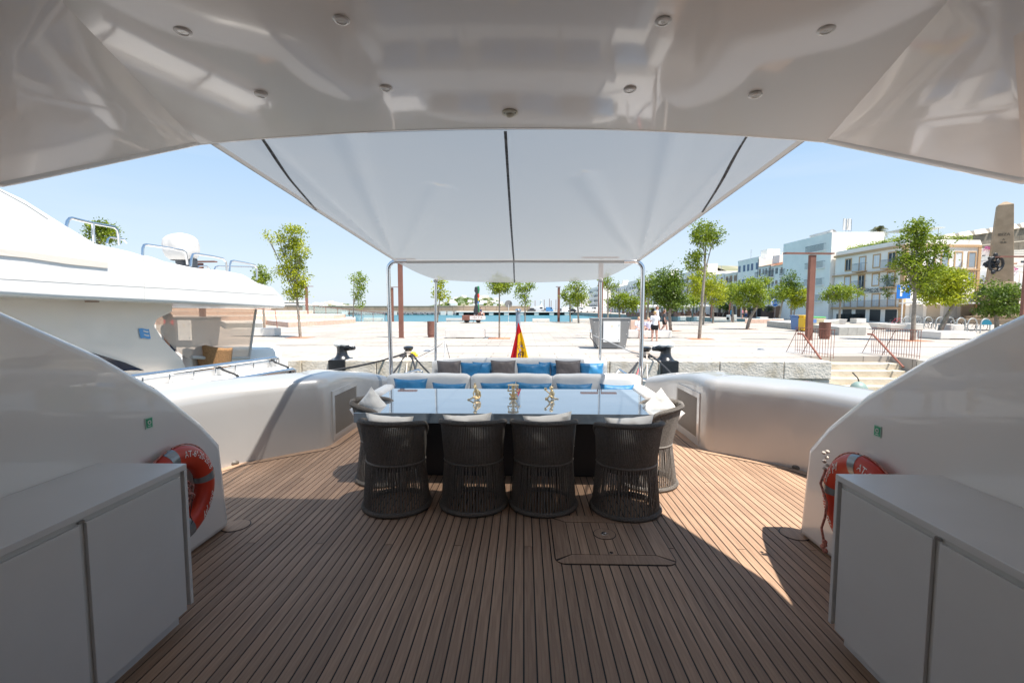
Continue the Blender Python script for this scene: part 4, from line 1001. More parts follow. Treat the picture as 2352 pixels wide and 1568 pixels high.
P3, h3 = hill('hill_low', [(930, 707), (960, 704), (1000, 703), (1100, 704), (1180, 703), (1230, 707)], 1300, 200)
def farhouses(P, hz, y, depth, n, grp, lb, sd_, s=1):
    r = random.Random(sd_); pr_ = None
    for k in range(n):
        x = r.uniform(P[1].x, P[-2].x); f = r.uniform(.15, .9); z = -1.6+(hz(x)+1.6)*math.sin(PI*.5*f)**.7-1.0
        w_, h = r.uniform(5, 13)*s, r.uniform(3.5, 6)*s
        mb = MB().box(x-w_/2, x+w_/2, y-depth*(1-f)*.5-5, y-depth*(1-f)*.5+4, z, z+h)
        o = mb.build('hill_house', WALLS[k % 3]); tag(o, lb, 'house', grp)
farhouses(P1, h1, 900, 160, 34, 'white villas on the green hill across the bay', 'tiny white villa among the scrub on the green hill across the bay', 3)
farhouses(P2, h2, 700, 120, 22, 'white houses on the low hill to the left', 'tiny white house on the low hill left of the awning poles', 8, .8)
scr = MB(); r = random.Random(2)
for P_, hz, y, dp, n, sc_ in ((P1, h1, 900, 160, 1300, 1.0), (P2, h2, 700, 120, 260, .8)):
    for k in range(n):
        x = r.uniform(P_[0].x, P_[-1].x); f = r.uniform(.05, 1); z = -1.6+(hz(x)+1.6)*math.sin(PI*.5*f)**.7; s_ = r.uniform(.8, 2.0)*sc_
        scr.sphere((x, y-dp*(1-f)*.5, z), (s_*1.3, s_, s_*.8), 5, 3)
tag(scr.build('hill_trees', LEAF['dark']), kind='stuff')
# long white terrace building on the far left
p = YY(640, 690, 260); q = YY(696, 690, 260)
hb = thing('hotel', 'long low white hotel with balconies seen behind the tall left tree', 'building', (p.x, 262, 0))
for k in range(4):
    z = .5+k*1.5; MB().box(p.x-25, q.x-k*1.0, 260, 272, z+.5, z+1.35).build('balcony_band', WALLW, hb); MB().box(p.x-25, q.x-k*1.2-.8, 261.2, 272, z-.2, z+.5).build('window_band', mat('blue_grey_glass', (.22, .30, .36), .3), hb)
struct(MB().box(-300, YY(700, 700, 250).x, 235, 300, -2, .2).build('far_shore', mat('far_shore_sand', (.5, .45, .38), .9)))
# lighthouse
p = YY(1242.5, 709, 300)
lh = thing('lighthouse', 'small white lighthouse with a lantern on the horizon behind the vans', 'lighthouse', (p.x, 300, 0)); sc = 300/1045
MB().lathe([(5.5*sc, 0), (5.2*sc, 6*sc+1.7), (2.6*sc, 7*sc+1.7), (2.0*sc, 15*sc+1.7), (.1, 15*sc+1.7)], (p.x, 300, 0), 14).build('tower', WALLW, lh)
MB().lathe([(2.6*sc, 15*sc+1.72), (2.6*sc, 15.6*sc+1.72), (1.3*sc, 15.7*sc+1.72), (1.3*sc, 18*sc+1.72), (1.6*sc, 18.1*sc+1.72), (.1, 20*sc+1.72)], (p.x, 300, 0), 12).build('lantern', mat('lantern_grey', (.5, .52, .52), .4), lh)
# vans and cars parked by the pier
VW = mat('van_white', (.80, .80, .79), .3, coat=.5); CARB = mat('car_blue', (.06, .2, .42), .3, coat=.5); CARG = mat('car_grey', (.25, .26, .27), .3, coat=.5); CARD = mat('car_dark', (.05, .05, .055), .3, coat=.5)
def van(x, y, L, h, m, lb, cargo=True, rot=0):
    t = thing('parked_van', lb, 'van' if cargo else 'car', (x, y, 0), rot, 'vehicles parked at the far quay')
    if cargo: pr = [(-L/2, .35), (-L/2, h), (L*.30, h), (L*.40, h*.62), (L/2, h*.52), (L/2, .35)]
    else: pr = [(-L/2, .35), (-L/2, h*.62), (-L*.38, h*.68), (-L*.26, h), (L*.12, h), (L*.28, h*.66), (L/2, h*.55), (L/2, .35)]
    MB().prism([(a, -1, z) for a, z in pr], [(a, 1, z) for a, z in pr]).build('body', m, t, bevel=.08, world=False)
    MB().box(L*.14 if cargo else -L*.24, L*.37 if cargo else L*.2, -1.02, 1.02, h*.62, h*.88).build('window', DGLASS, t, world=False)
    for a in (-L*.3, L*.3):
        for s in (-1, 1): MB().tube([(a, s*.78, .34), (a, s*1.04, .34)], .34, 12).build('wheel', TYRE, t, world=False)
for k, (u, L, h, m, cg, y) in enumerate([(1221, 4.3, 2.1, CARD, False, 240), (1236, 6.5, 3.0, VW, True, 244), (1254, 5, 2.0, CARG, False, 238), (1262, 3.6, 2.6, CARB, True, 232), (1290, 4.4, 2.0, CARG, False, 238), (1302, 5.4, 2.6, VW, True, 236), (1314, 4.2, 1.8, CARD, False, 228), (1327, 5.5, 2.7, VW, True, 238), (1342, 5.2, 2.5, VW, True, 232), (1356, 5.6, 2.8, VW, True, 240), (1372, 5.6, 2.8, VW, True, 236), (1389, 6.0, 3.0, VW, True, 230)]):
    p = YY(u, 709, y); van(p.x, y, L, h, m, ('%s at the far quay, %s in the row counted from the lighthouse' % ({VW: 'white delivery van', CARD: 'dark car', CARG: 'grey car', CARB: 'small blue van'}[m], ['first', 'second', 'third', 'fourth', 'fifth', 'sixth', 'seventh', 'eighth', 'ninth', 'tenth', 'eleventh', 'last'][k])), cg, 0 if k % 2 else PI)
for k, u in enumerate((1229, 1250, 1262, 1266, 1277, 1300, 1310, 1336)):
    p = YY(u, 690, 246+k*3); tag(MB().tube([(p.x, p.y, 0), (p.x, p.y, YY(u, 690-(k % 3)*2, p.y).z)], .16, 6).build('port_mast', CORTEN), 'thin lamp mast on the far quay behind the vans, %s from the left' % ['first', 'second', 'third', 'fourth', 'fifth', 'sixth', 'seventh', 'eighth'][k], 'mast', 'thin masts on the far quay')

# ================================================================== PLAZA FURNITURE
def lamp(name, base, zt, arm, w_, lb, hide=0):
    """corten post with a flat head; arm = (reach left, reach right)"""
    p = base; t = thing('plaza_lamp', lb, 'lamp post', (p.x, p.y, 0), 0, 'rust brown plaza lamp posts')
    MB().box(-w_/2, w_/2, -w_*.3, w_*.3, .0, zt-.14).build('post', CORTEN, t, bevel=.01, world=False)
    MB().box(-w_/2-.03, w_/2+.03, -w_*.3-.03, w_*.3+.03, 0, .03).build('base_plate', CORTEN, t, world=False)
    MB().add([(-arm[0], -.15, zt-.02), (arm[1], -.15, zt-.02), (arm[1], .15, zt-.02), (-arm[0], .15, zt-.02), (-arm[0], -.15, zt-.09), (arm[1], -.15, zt-.09), (arm[1], .15, zt-.09), (-arm[0], .15, zt-.09)], [(0, 1, 2, 3), (4, 7, 6, 5), (0, 4, 5, 1), (1, 5, 6, 2), (2, 6, 7, 3), (3, 7, 4, 0)]).build('lamp_head', CORTEN, t, world=False)
    return t
lamp('', G(922, 776), 4.75, (.25, .9), .27, 'tall rust brown lamp post just right of the left awning pole'); lamp('', G(1378, 778), 4.75, (1.1, 1.0), .26, 'rust brown lamp post behind the grey electrical cabinet')
l3 = lamp('', G(1857, 781), 4.85, (1.62, 1.18), .33, 'thick rust brown lamp post beside the coloured waste containers'); l3.rotation_euler.z = .1
lamp('', G(468, 776), 4.6, (.4, .95), .3, 'rust brown lamp post seen through the clear curtain of the neighbouring yacht')
lamp('', G(2347, 777), 4.85, (1.75, .2), .3, 'rust brown lamp post at the far right edge beside the obelisk')
for u, yb, ar, lb in ((706, 60, (.9, .9), 'distant rust brown lamp post behind the tall left tree'), (902, 62, (.3, .8), 'distant rust brown lamp post at the water edge behind the left awning pole'), (1283, 61, (.4, .25), 'slim rust brown lamp post at the water edge left of the twin trees')):
    p = G(u, 709+1829/yb); lamp('', p, 4.75, ar, .32, lb)
for u, y, zt, ar, lb in ((2214, 58, 7.6, (3.2, .2), 'tall rust brown lamp with a left arm behind the bicycle racks'), (1955, 73, 7.2, (3.2, .2), 'tall rust brown lamp with a left arm in front of the ochre trimmed building'), (1873, 98, 7.2, (1.4, .2), 'tall rust brown lamp behind the thick lamp post'), (1899, 87, 6.1, (3, 3), 'rust brown lamp with wide head left of the ochre trimmed building'),
                         (2123, 66, 5.0, (.3, .3), 'rust brown post behind the tall tree by the bicycles'), (1481, 70, 6.0, (.3, .3), 'rust brown post beside the right awning pole'), (1676, 95, 5, (.3, .3), 'rust brown post among the parasols, left one'), (1685, 105, 5, (.3, .3), 'thin rust brown post among the parasols near the blue shirted man'), (1712, 110, 5, (.3, .3), 'thin rust brown post between the parasols and planters'), (1737, 100, 6.5, (1.8, 1.8), 'rust brown lamp post before the white houses'), (1634, 80, 5.5, (.3, .3), 'rust brown post behind the slim tall tree')):
    p = YY(u, 709, y); lamp('', Vector((p.x, y, 0)), zt, ar, .28, lb)

def whitebench(u0, u1, vt, vb, depth, lb, grp='white stone benches on the plaza', name='stone_bench', taper=0):
    a = G(u0, vb); b = G(u1, vb); h = .46; z = YY(u0, vt, a.y).z
    t = thing(name, lb, 'bench', ((a.x+b.x)/2, a.y+depth/2, 0), 0, grp)
    x0, x1 = a.x, a.x+(b.x-a.x); y0 = min(a.y, b.y)
    MB().prism([(x0+taper, y0+taper, .05), (x1-taper, y0+taper, .05), (x1-taper, y0+depth-taper, .05), (x0+taper, y0+depth-taper, .05)], [(x0, y0, z), (x1, y0, z), (x1, y0+depth, z), (x0, y0+depth, z)]).build('block', CONC, t, bevel=.025, seg=3)
    for f in (.15, .85): MB().box(lerp(x0, x1, f)-.25, lerp(x0, x1, f)+.25, y0+taper+.05, y0+depth-taper-.05, 0, .05).build('foot', GROOVE, t)
    return t
whitebench(531, 632, 754, 773, .8, 'white stone bench behind the clear curtain of the neighbouring yacht')
whitebench(1023, 1113, 757, 777, .7, 'long white stone bench between the brown bin and the small tree')
whitebench(1024, 1065, 731, 738, .7, 'small white bench behind the rainbow sculpture trailer'); whitebench(1223, 1262, 732, 739, .7, 'white bench at the water edge behind the flag'); whitebench(1315, 1355, 732, 739, .7, 'white bench at the water edge under the twin trees')
whitebench(835, 878, 730.5, 738, .7, 'white bench at the water edge left of the awning pole')
whitebench(1443, 1542, 759, 777, .9, 'white stone bench with the seated women')
for u0, u1, vt, vb, lb, tp in ((1912, 1934, 734, 743, 'white concrete block behind the brown bin, left of the pair', .0), (1925, 1946, 733, 744, 'white concrete block behind the brown bin, right of the pair', .12), (1967, 1989, 731.5, 743, 'square white concrete block in front of the dark planters', 0), (2015, 2046, 742, 757, 'tapered white concrete block behind the left end of the right railing', .2), (2045, 2084, 745, 762, 'tapered white concrete block behind the middle of the right railing', .3),
                         (2090, 2120, 743, 759, 'white concrete block behind the tall right tree', 0), (2183, 2213, 746, 762, 'square white concrete block stacked behind the larger right bench', 0), (2160, 2240, 762, 780, 'large white concrete bench at the right by the bicycles', 0), (1676, 1692, 723, 738, 'tall white block left of the leaning tree near the blue shirted man', 0), (1600, 1614, 727, 737, 'white block near the water between the slim trees', .05), (1562, 1576, 727, 737, 'white block with a mooring ring behind the dense tree', .05), (1640, 1670, 731, 738, 'low white bench under the bright middle trees', 0), (1745, 1765, 728, 733, 'small white block left of the wooden platform', 0), (1850, 1868, 728, 734, 'small white block behind the waste containers', 0)):
    whitebench(u0, u1, vt, vb, 1.1 if u1-u0 < 60 else 1.6, lb, 'white concrete blocks on the plaza', 'concrete_block', tp)
# wooden backed bench parts behind the seated women
for u0, u1, lb in ((1449, 1476, 'left'), (1476, 1500, 'right')):
    a = G(u0, 763); b = G(u1, 763); tag(MB().box(a.x, b.x-.05, a.y+.1, a.y+.5, 0, YY(u0, 735, a.y).z).build('wood_backrest', WOODP, bevel=.02), 'pinkish wooden backrest box behind the seated women, the %s one' % lb, 'backrest', 'wooden backrests of the stone bench')
# litter bins
def bin_(u0, u1, vt, vb, lb):
    a = G(u0, vb); b = G(u1, vb); r = (b.x-a.x)/2; c = Vector(((a.x+b.x)/2, a.y+r, 0)); h = YY(u0, vt, a.y).z
    t = thing('litter_bin', lb, 'bin', c, 0, 'round rust brown litter bins')
    prf = [(r*.86, 0), (r*.86, h*.14), (r*.97, h*.15)]
    k = 0; z = h*.2
    while z < h*.9: prf += [(r, z), (r, z+.028), (r*.965, z+.034), (r*.965, z+.05)]; z += .06
    prf += [(r, h*.93), (r, h), (r*.85, h), (r*.85, h-.1)]
    MB().lathe(prf, (0, 0, 0), 26).build('drum', CORTEN, t, world=False)
    MB().lathe([(.01, h-.14), (r*.85, h-.14), (r*.85, h-.12), (.01, h-.12)], (0, 0, 0), 20).build('liner', DARKIN, t, world=False)
bin_(980, 997, 738, 775, 'round rust brown litter bin left of the rear awning pole'); bin_(1889, 1913, 740, 779, 'round rust brown litter bin right of the waste containers')
# waste containers
def wastebin(u0, u1, vt, vb, m, lid, lb):
    a = G(u0, vb); b = G(u1, vb); h = YY(u0, vt, a.y).z; w_ = b.x-a.x; t = thing('waste_container', lb, 'waste container', ((a.x+b.x)/2, a.y+.5, 0), 0, 'coloured waste containers')
    q = w_*.10; d = 1.1
    MB().prism([(a.x+q, a.y+.1, .08), (b.x-q, a.y+.1, .08), (b.x-q, a.y+d-.1, .08), (a.x+q, a.y+d-.1, .08)], [(a.x, a.y, h-.1), (b.x, a.y, h-.1), (b.x, a.y+d, h-.1), (a.x, a.y+d, h-.1)]).build('body', m, t, bevel=.05)
    MB().box(a.x-.04, b.x+.04, a.y-.04, a.y+d+.04, h-.095, h).build('lid', lid, t, bevel=.03)
    MB().box(a.x-.05, b.x+.05, a.y-.06, a.y-.001, h-.2, h-.12).build('front_grip', m, t)
    for s in (.2, .8): MB().tube([(lerp(a.x, b.x, s)-.03, a.y+.25, .08), (lerp(a.x, b.x, s)+.03, a.y+.25, .08)], .08, 10).build('wheel', TYRE, t)
    return t
cb, cy, cbg = mat('container_blue', (.10, .20, .42), .5), mat('container_yellow', (.75, .46, .02), .5), mat('container_beige', (.55, .47, .30), .5)
wastebin(1832, 1849, 724, 761, cb, cb, 'blue waste container left of the yellow one'); wastebin(1845, 1862, 724, 762, cy, cy, 'yellow waste container partly behind the thick lamp post')
wb = wastebin(1862, 1893, 727, 762, cbg, mat('container_green', (.10, .42, .14), .5), 'wide beige waste container with a green lid')
p = YY(1872, 737, G(1862, 762).y-.07); MB().box(p.x-.12, p.x+.12, p.y, p.y+.03, p.z-.15, p.z+.15).build('sticker', cb, wb)
# electrical cabinets
def elec(c, w0, w1, h, lb, door=(.22, .62), d=.9, redsign=False):
    t = thing('electrical_cabinet', lb, 'utility cabinet', c, 0, 'grey tapered utility cabinets')
    MB().prism([(-w0/2, 0, .04), (w0/2, 0, .04), (w0/2, d, .04), (-w0/2, d, .04)], [(-w1/2, -.02, h), (w1/2, -.02, h), (w1/2, d, h), (-w1/2, d, h)]).build('body', GREYB, t, bevel=.01, world=False)
    MB().box(-w1/2-.02, w1/2+.02, -.04, d+.02, h, h+.05).build('top_cover', GREYB, t, bevel=.008, world=False)
    a, b = lerp(-w1/2, w1/2, door[0]), lerp(-w1/2, w1/2, door[1]); f = MB().box(a, b, -.10, -.021, h*.24, h*.93).build('door', WBOX, t, bevel=.01, world=False)
    for z in (h*.32, h*.8): MB().sphere((b-.06, -.105, z), .018, 8, 6).build('lock', DARKIN, f, world=False)
    MB().box((a+b)/2-.02, (a+b)/2+.03, -.104, -.1005, h*.75, h*.78).build('warning_sticker', cy, f, world=False)
    for x in (-1, 1):
        for z in (.1, .5, .9): MB().sphere((x*(lerp(w0, w1, z)/2-.07), -.018, h*z), .014, 6, 4).build('bolt', WBOX, t, world=False)
    MB().box(-w1/2-.09, -w1/2+.0, .05, .2, h*.55, h*.66).build('socket', WBOX, t, bevel=.02, world=False)
    MB().tube([(-w1/2-.06, .1, h*.55), (-w1/2-.08, .02, h*.4), (-w0/2-.1, -.02, h*.2), (-w0/2+.05, -.05, .05)], .018, 6).build('cable', ROPEB, t, world=False)
    return t
elec(Vector((3.80, 19.87, 0)), 1.24, 1.66, 1.30, 'grey tapered electrical cabinet with a white door behind the rear awning pole', (.28, .72))
e2 = elec(Vector((-15.4, 20.4, 0)), 1.6, 2.0, 1.32, 'grey utility cabinet with a red fire point sign seen through the neighbouring yacht', (.32, .62))
sg = MB().box(-.98, -.6, -.12, -.021, .75, 1.25).build('fire_sign', mat('sign_red', (.60, .03, .02), .5), e2, world=False)
MB().box(-.90, -.84, -.126, -.121, .88, 1.1).build('extinguisher_symbol', WHITEINK, sg, world=False); MB().box(-.78, -.70, -.126, -.121, .86, 1.02).build('hose_symbol', WHITEINK, sg, world=False)
tag(MB().obox((4.45, 19.2, .012), (4.75, 16.4, .012), .22, .02).build('cable_cover', mat('duct_brown', (.32, .25, .2), .7)), 'long brown cable duct lying on the quay from the cabinet to the edge', 'cable duct')
tag(MB().tube([(3.0, 19.7, .6), (3.6, 18.6, .35), (4.3, 18.2, .03), (4.45, 17.5, .03)], .025, 7).build('shore_cable', mat('grey_cable', (.3, .3, .3), .6), smooth=True), 'grey shore power cable hanging from the electrical cabinet', 'cable')
# floor patches: manhole covers
for u, v, w_, lb in ((903, 797, .8, 'l'), (1005, 800, 0, ''),): pass
for u0, u1, v, d, lb in ((984, 1022, 796, .5, 'grey access cover in the paving behind the left small bollard'), (1215, 1240, 781, .5, 'grey access cover in the paving right of the flag'), (1238, 1262, 784, .5, 'grey access cover near the electrical cabinet'), (1490, 1545, 806, .9, 'large grey grate behind the right small bollard'), (1200, 1220, 766, .4, 'small grey cover on the plaza beyond the flag')):
    a = G(u0, v); b = G(u1, v); tag(MB().box(a.x, b.x, a.y, a.y+d, .0035, .009).build('access_cover', mat('cover_grey', (.36, .34, .32), .8)), lb, 'access cover', 'access covers in the paving')
for u, v, lb in ((981, 806, 'left of the flag'), (1172+30, 802, 'right of the flag'), (1380-53+1455-1455+0, 802, 'x'), (1747, 1455*0+803, 'right of the big bollard')):
    if lb == 'x': continue
    p = G(u, v); t = thing('ground_light', 'small domed ground light in the paving %s' % lb, 'ground light', p, 0, 'small ground lights')
    MB().lathe([(.01, .045), (.1, .04), (.15, .0), (.02, .0)], n=16).build('dome', STEELD, t, smooth=True, world=False); MB().lathe([(.15, .0), (.18, 0), (.18, .008), (.15, .01)], n=16).build('rim', GREYB, t, world=False)
# ---- big hooked bollards
def bigbollard(x, y, s, lb):
    t = thing('hook_bollard', lb, 'bollard', (x, y, 0), 0, 'large black hooked mooring bollards')
    MB().box(-.29, .29, -.52, .34, -.47, .02).build('painted_base', IRON, t, bevel=.03, world=False)
    MB().lathe([(.28, .02), (.235, .07), (.19, .14), (.17, .25), (.175, .36), (.185, .44)], n=24).build('neck', IRON, t, smooth=True, world=False)
    m1 = MB(); m1.tube([(-s*.10, 0, .40), (s*.10, 0, .41), (s*.28, 0, .41), (s*.41, 0, .38)], [.16, .15, .12, .08], 14); m1.sphere((s*.41, 0, .38), (.08, .10, .08), 10, 6)
    remesh(m1.build('head', IRON, t, world=False), .02)
    m1 = MB(); m1.tube([(-s*.12, 0, .53), (s*.05, 0, .535), (s*.25, 0, .50), (s*.43, 0, .45)], [.115, .11, .085, .04], 14); m1.sphere((-s*.10, 0, .515), (.19, .20, .125), 14, 8); m1.sphere((s*.1, 0, .515), (.2, .17, .105), 14, 8)
    remesh(m1.build('white_cap', WPAINT, t, world=False), .02)
a = G(756, 832); bigbollard(a.x, 15.75, 1, 'large black hooked bollard with a white top on the left, hook to the right')
a = G(1545, 832); bigbollard(a.x, 15.72, -1, 'large black hooked bollard with a white top on the right, hook to the left')
def smallboll(u, v, lb):
    p = G(u, v); p.y = 16.6; t = thing('mushroom_bollard', lb, 'bollard', (p.x, 16.6, 0), 0, 'small black mooring bollards')
    MB().lathe([(.17, 0), (.13, .03), (.115, .12), (.12, .22), (.17, .27), (.185, .32), (.17, .36), (.10, .38), (.01, .385)], n=20).build('post', IRON, t, smooth=True, world=False)
    MB().box(-.28, .28, -.22, .22, 0, .03).build('foot_plate', IRON, t, world=False)
    rp = MB()
    for k in range(4): rp.tube([(.15*math.cos(q), .15*math.sin(q), .08+.03*k+.015*math.sin(q+k)) for q in [2*PI*j/14 for j in range(14)]], .02, 6, closed=True)
    rp.build('rope_turns', ROPEW if k else ROPEW, t, smooth=True, world=False); return p
b1 = smallboll(944, 816, 'small black mushroom bollard wound with ropes left of the rear sofa'); b2 = smallboll(1479, 818, 'small black mushroom bollard wound with ropes beside the right awning pole')
tag(MB().sphere((b1.x+.22, 16.45, .12), (.10, .1, .08), 10, 6).sphere((b1.x+.3, 16.5, .05), (.08, .08, .06), 10, 6).build('yellow_chafe_guard', mat('yellow_plastic', (.85, .6, .02), .5), smooth=True), 'yellow plastic chafe guard beside the left small bollard', 'chafe guard')
for a, b, s, m, r_, lb in ((Vector((-6.9, 9.8, .25)), b1+Vector((0, 0, .15)), .25, ROPEB, .035, 'long black mooring line from the neighbouring yacht to the left small bollard'), (Vector((-3.2, 8.9, .1)), b1+Vector((-.1, 0, .12)), .25, ROPEB, .03, 'black mooring line from our stern to the left small bollard'),
                     (Vector((-2.0, 9.2, -.1)), b1+Vector((.1, 0, .12)), .12, ROPEB, .03, 'black mooring line rising steeply to the left small bollard'), (b1+Vector((.1, 0, .14)), Vector((-1.3, 9.6, -.2)), .12, ROPEB, .028, 'dark rope running right from the left small bollard behind the sofa'),
                     (Vector((1.4, 9.2, -.3)), b2+Vector((-.1, 0, .1)), .12, ROPEB, .032, 'black mooring line left of the right small bollard'), (Vector((3.6, 9.0, -.4)), b2+Vector((.1, 0, .1)), -.15, ROPEB, .032, 'black mooring line right of the right small bollard'), (Vector((2.6, 9.3, -.9)), b2+Vector((0, -.1, .12)), .1, ROPEW, .022, 'pale mooring line hanging below the right small bollard'), (Vector((-2.6, 9.3, -.9)), b1+Vector((0, -.1, .1)), .08, ROPEW, .022, 'pale mooring line hanging below the left small bollard'),
                     (Vector((1.9, 9.3, -.8)), b2+Vector((-.35, -.8, .0)), .05, mat('red_cord', (.6, .12, .12), .8), .018, 'thin red line hanging over the quay edge')):
    tag(MB().tube(sagrope(a, b, s), r_, 7).build('mooring_line', m, smooth=True), lb, 'mooring line')
# white A-frame with guy lines behind the rear sofa
for u, u2, v0, v1, lb in ((1023, 1020, 783, 845, 'right'), (1002, 993, 800, 870, 'left')):
    tag(MB().tube([YY(u, v0, 10.2), YY(u2, v1, 10.2)], .022, 7).build('gangway_stanchion', YW), 'white gangway stanchion behind the rear sofa, the %s one' % lb, 'stanchion', 'white gangway stanchions')
tag(MB().tube([YY(955, 823, 10.2), YY(1003, 798, 10.2), YY(1023, 783, 10.2), YY(1034, 826, 10.2)], .006, 5).build('guide_line', ROPEB), 'thin dark guide line strung over the white gangway stanchions', 'line')
# fender and railings at the stairs
p = XX(1985, 880, 11.9); f = thing('fender', 'round grey green fender hanging at the foot of the quay stairs', 'fender', (10.6, 14.55, -.75))
MB().sphere((0, 0, -.12), (.27, .25, .33), 20, 12).build('ball', mat('fender_green', (.22, .30, .27), .5), f, smooth=True, world=False); MB().tube([(0, 0, .18), (0, .05, .3), (0, .3, .45)], .02, 6).build('eye', ROPEB, f, world=False)
def railing(A, B, h, n, lb, hr):
    t = thing('stair_railing', lb, 'railing', (A+B)/2, 0, 'rusty stair railings')
    for k in range(n):
        q = A.lerp(B, k/(n-1)); MB().tube([q+Vector((0, 0, -.02)), q+Vector((0, 0, h))], .0085, 5).build('bar', CORTENR, t)
    MB().obox(A+Vector((0, 0, h)), B+Vector((0, 0, h)), .05, .02).build('top_rail', CORTENR, t); MB().obox(A+Vector((0, 0, .1)), B+Vector((0, 0, .1)), .02, .012).build('bottom_rail', CORTENR, t)
    for f in (.05, .5): MB().tube([A.lerp(B, f)+Vector((0, 0, h*.95)), A.lerp(B, f-.05)+Vector((-.35, 0, 0))], .012, 5).build('brace', CORTENR, t)
    MB().tube(hr, .035, 8).build('handrail', CORTENR, t, smooth=True)
A, B = G(1826, 808), G(1914, 822); railing(A, B, 1.0, 16, 'rusty railing with vertical bars in front of the waste containers', [YY(1832, 766, 17.9), YY(1844, 767, 17.7), YY(1886, 825, 16.4)])
A, B = G(2001, 810), G(2112, 824); railing(A, B, 1.0, 21, 'rusty railing with vertical bars under the tall right tree', [YY(1993, 767, 18.3), YY(2005, 768, 18.1), YY(2075, 843, 15.9)])

# ---- low platforms of grey slats and wood terraces
def slatbox(poly, z0, z1, m, lb, name='slat_platform', top=CONC, sw=.55, group='low slatted platforms'):
    c = sum((Vector((p[0], p[1], 0)) for p in poly), Vector())/len(poly)
    t = thing(name, lb, 'platform', (c.x, c.y, z0), 0, group)
    MB().ext(poly, z0, z1-.03).build('core', GROOVE, t); MB().ext([(p[0]+(c.x-p[0])*-.002, p[1]) for p in poly], z1-.028, z1+.02).build('top', top, t)
    n = len(poly)
    area = sum(poly[i][0]*poly[(i+1) % n][1]-poly[(i+1) % n][0]*poly[i][1] for i in range(n))
    for i in range(n):
        a = Vector(poly[i]); b = Vector(poly[(i+1) % n]); d = (b-a); L = d.length; d /= L; nr = Vector((d.y, -d.x))*(1 if area > 0 else -1)
        mid = (a+b)/2
        if nr.dot(-mid) <= 0: continue
        k = max(1, int(L/sw))
        for j in range(k):
            p, q = a+d*(L*j/k+.01), a+d*(L*(j+1)/k-.01); o = nr*.03
            MB().ext([(p.x+nr.x*.001, p.y+nr.y*.001), (q.x+nr.x*.001, q.y+nr.y*.001), (q.x+o.x, q.y+o.y), (p.x+o.x, p.y+o.y)], z0+.01, z1-.03).build('slat', m, t)
    return t
g2 = lambda u, v: tuple(G(u, v).xy)
slatbox([g2(1762, 750), g2(1832, 758), g2(1926, 770), g2(1988, 770), (g2(1988, 770)[0]+1.2, 37.5), (g2(1762, 750)[0]+10, 50)], 0, .55, GREYSLAT, 'long low platform with grey slatted sides behind the waste containers')
slatbox([g2(1711, 742), g2(1796, 742), (g2(1796, 742)[0]+1, 58), (g2(1711, 742)[0]+2, 58)], 0, .5, WOODP, 'low platform with pinkish wooden sides behind the leaning tree')
tl = slatbox([g2(600, 744), g2(663, 751.5), g2(816, 741), g2(816, 734), g2(600, 733)], 0, .48, WOODP, 'front tier of the pink wooden terrace steps at the left', 'terrace', CONC, .5, 'wooden terrace tiers')
b0 = [Vector(g2(560, 740)), Vector(g2(640, 741)), Vector(g2(783, 737))]
slatbox([(-38, 47), (-31, 47), (-23.2, 55), (-24.5, 62), (-48, 62)], 0, 1.0, WOODP, 'second tier of the pink wooden terrace steps at the left', 'terrace', CONC, .5, 'wooden terrace tiers')
slatbox([(-46, 50), (-36, 50), (-28, 57), (-29.5, 63), (-55, 63)], 0, 1.5, WOODP, 'third tier of the pink wooden terrace steps at the left', 'terrace', CONC, .5, 'wooden terrace tiers')
slatbox([(-66, 54), (-43, 53.5), (-35, 59), (-36, 64), (-75, 64)], 0, 2.0, WOODP, 'top tier of the pink wooden terrace steps at the left', 'terrace', CONC, .5, 'wooden terrace tiers')
slatbox([g2(520, 755), g2(604, 755), g2(600, 744), g2(500, 744)], 0, .5, GREYSLAT, 'grey slatted steps at the foot of the left terrace', 'terrace', CONC, .5, 'wooden terrace tiers')
t = thing('glass_railing', 'glass railing with a sloping rust brown handrail at the end of the left terrace', 'railing', (-22, 60, 0))
A = YY(694, 699, 62); B = YY(884, 719.5, 62); A.y = B.y = 62
MB().obox(A, B, .06, .05).build('handrail', CORTENR, t)
for k in range(7):
    p, q = A.lerp(B, k/7), A.lerp(B, (k+1)/7); MB().prism([(p.x+.05, 62, 0), (q.x-.05, 62, 0), (q.x-.05, 62, q.z-.05), (p.x+.05, 62, p.z-.05)], [(p.x+.05, 62.02, 0), (q.x-.05, 62.02, 0), (q.x-.05, 62.02, q.z-.05), (p.x+.05, 62.02, p.z-.05)]).build('glass_pane', PANEG, t)
    MB().tube([(q.x, 62, 0), (q.x, 62, q.z)], .025, 6).build('post', CORTENR, t)
t = thing('handrail', 'rust red handrail on the grey steps beside the white bench', 'handrail', G(632, 755)); MB().tube([YY(568, 697+10, 38), YY(590, 708, 38), YY(632, 713, 38), YY(637, 755, 38)], .03, 6).build('bar', CORTENR, t)

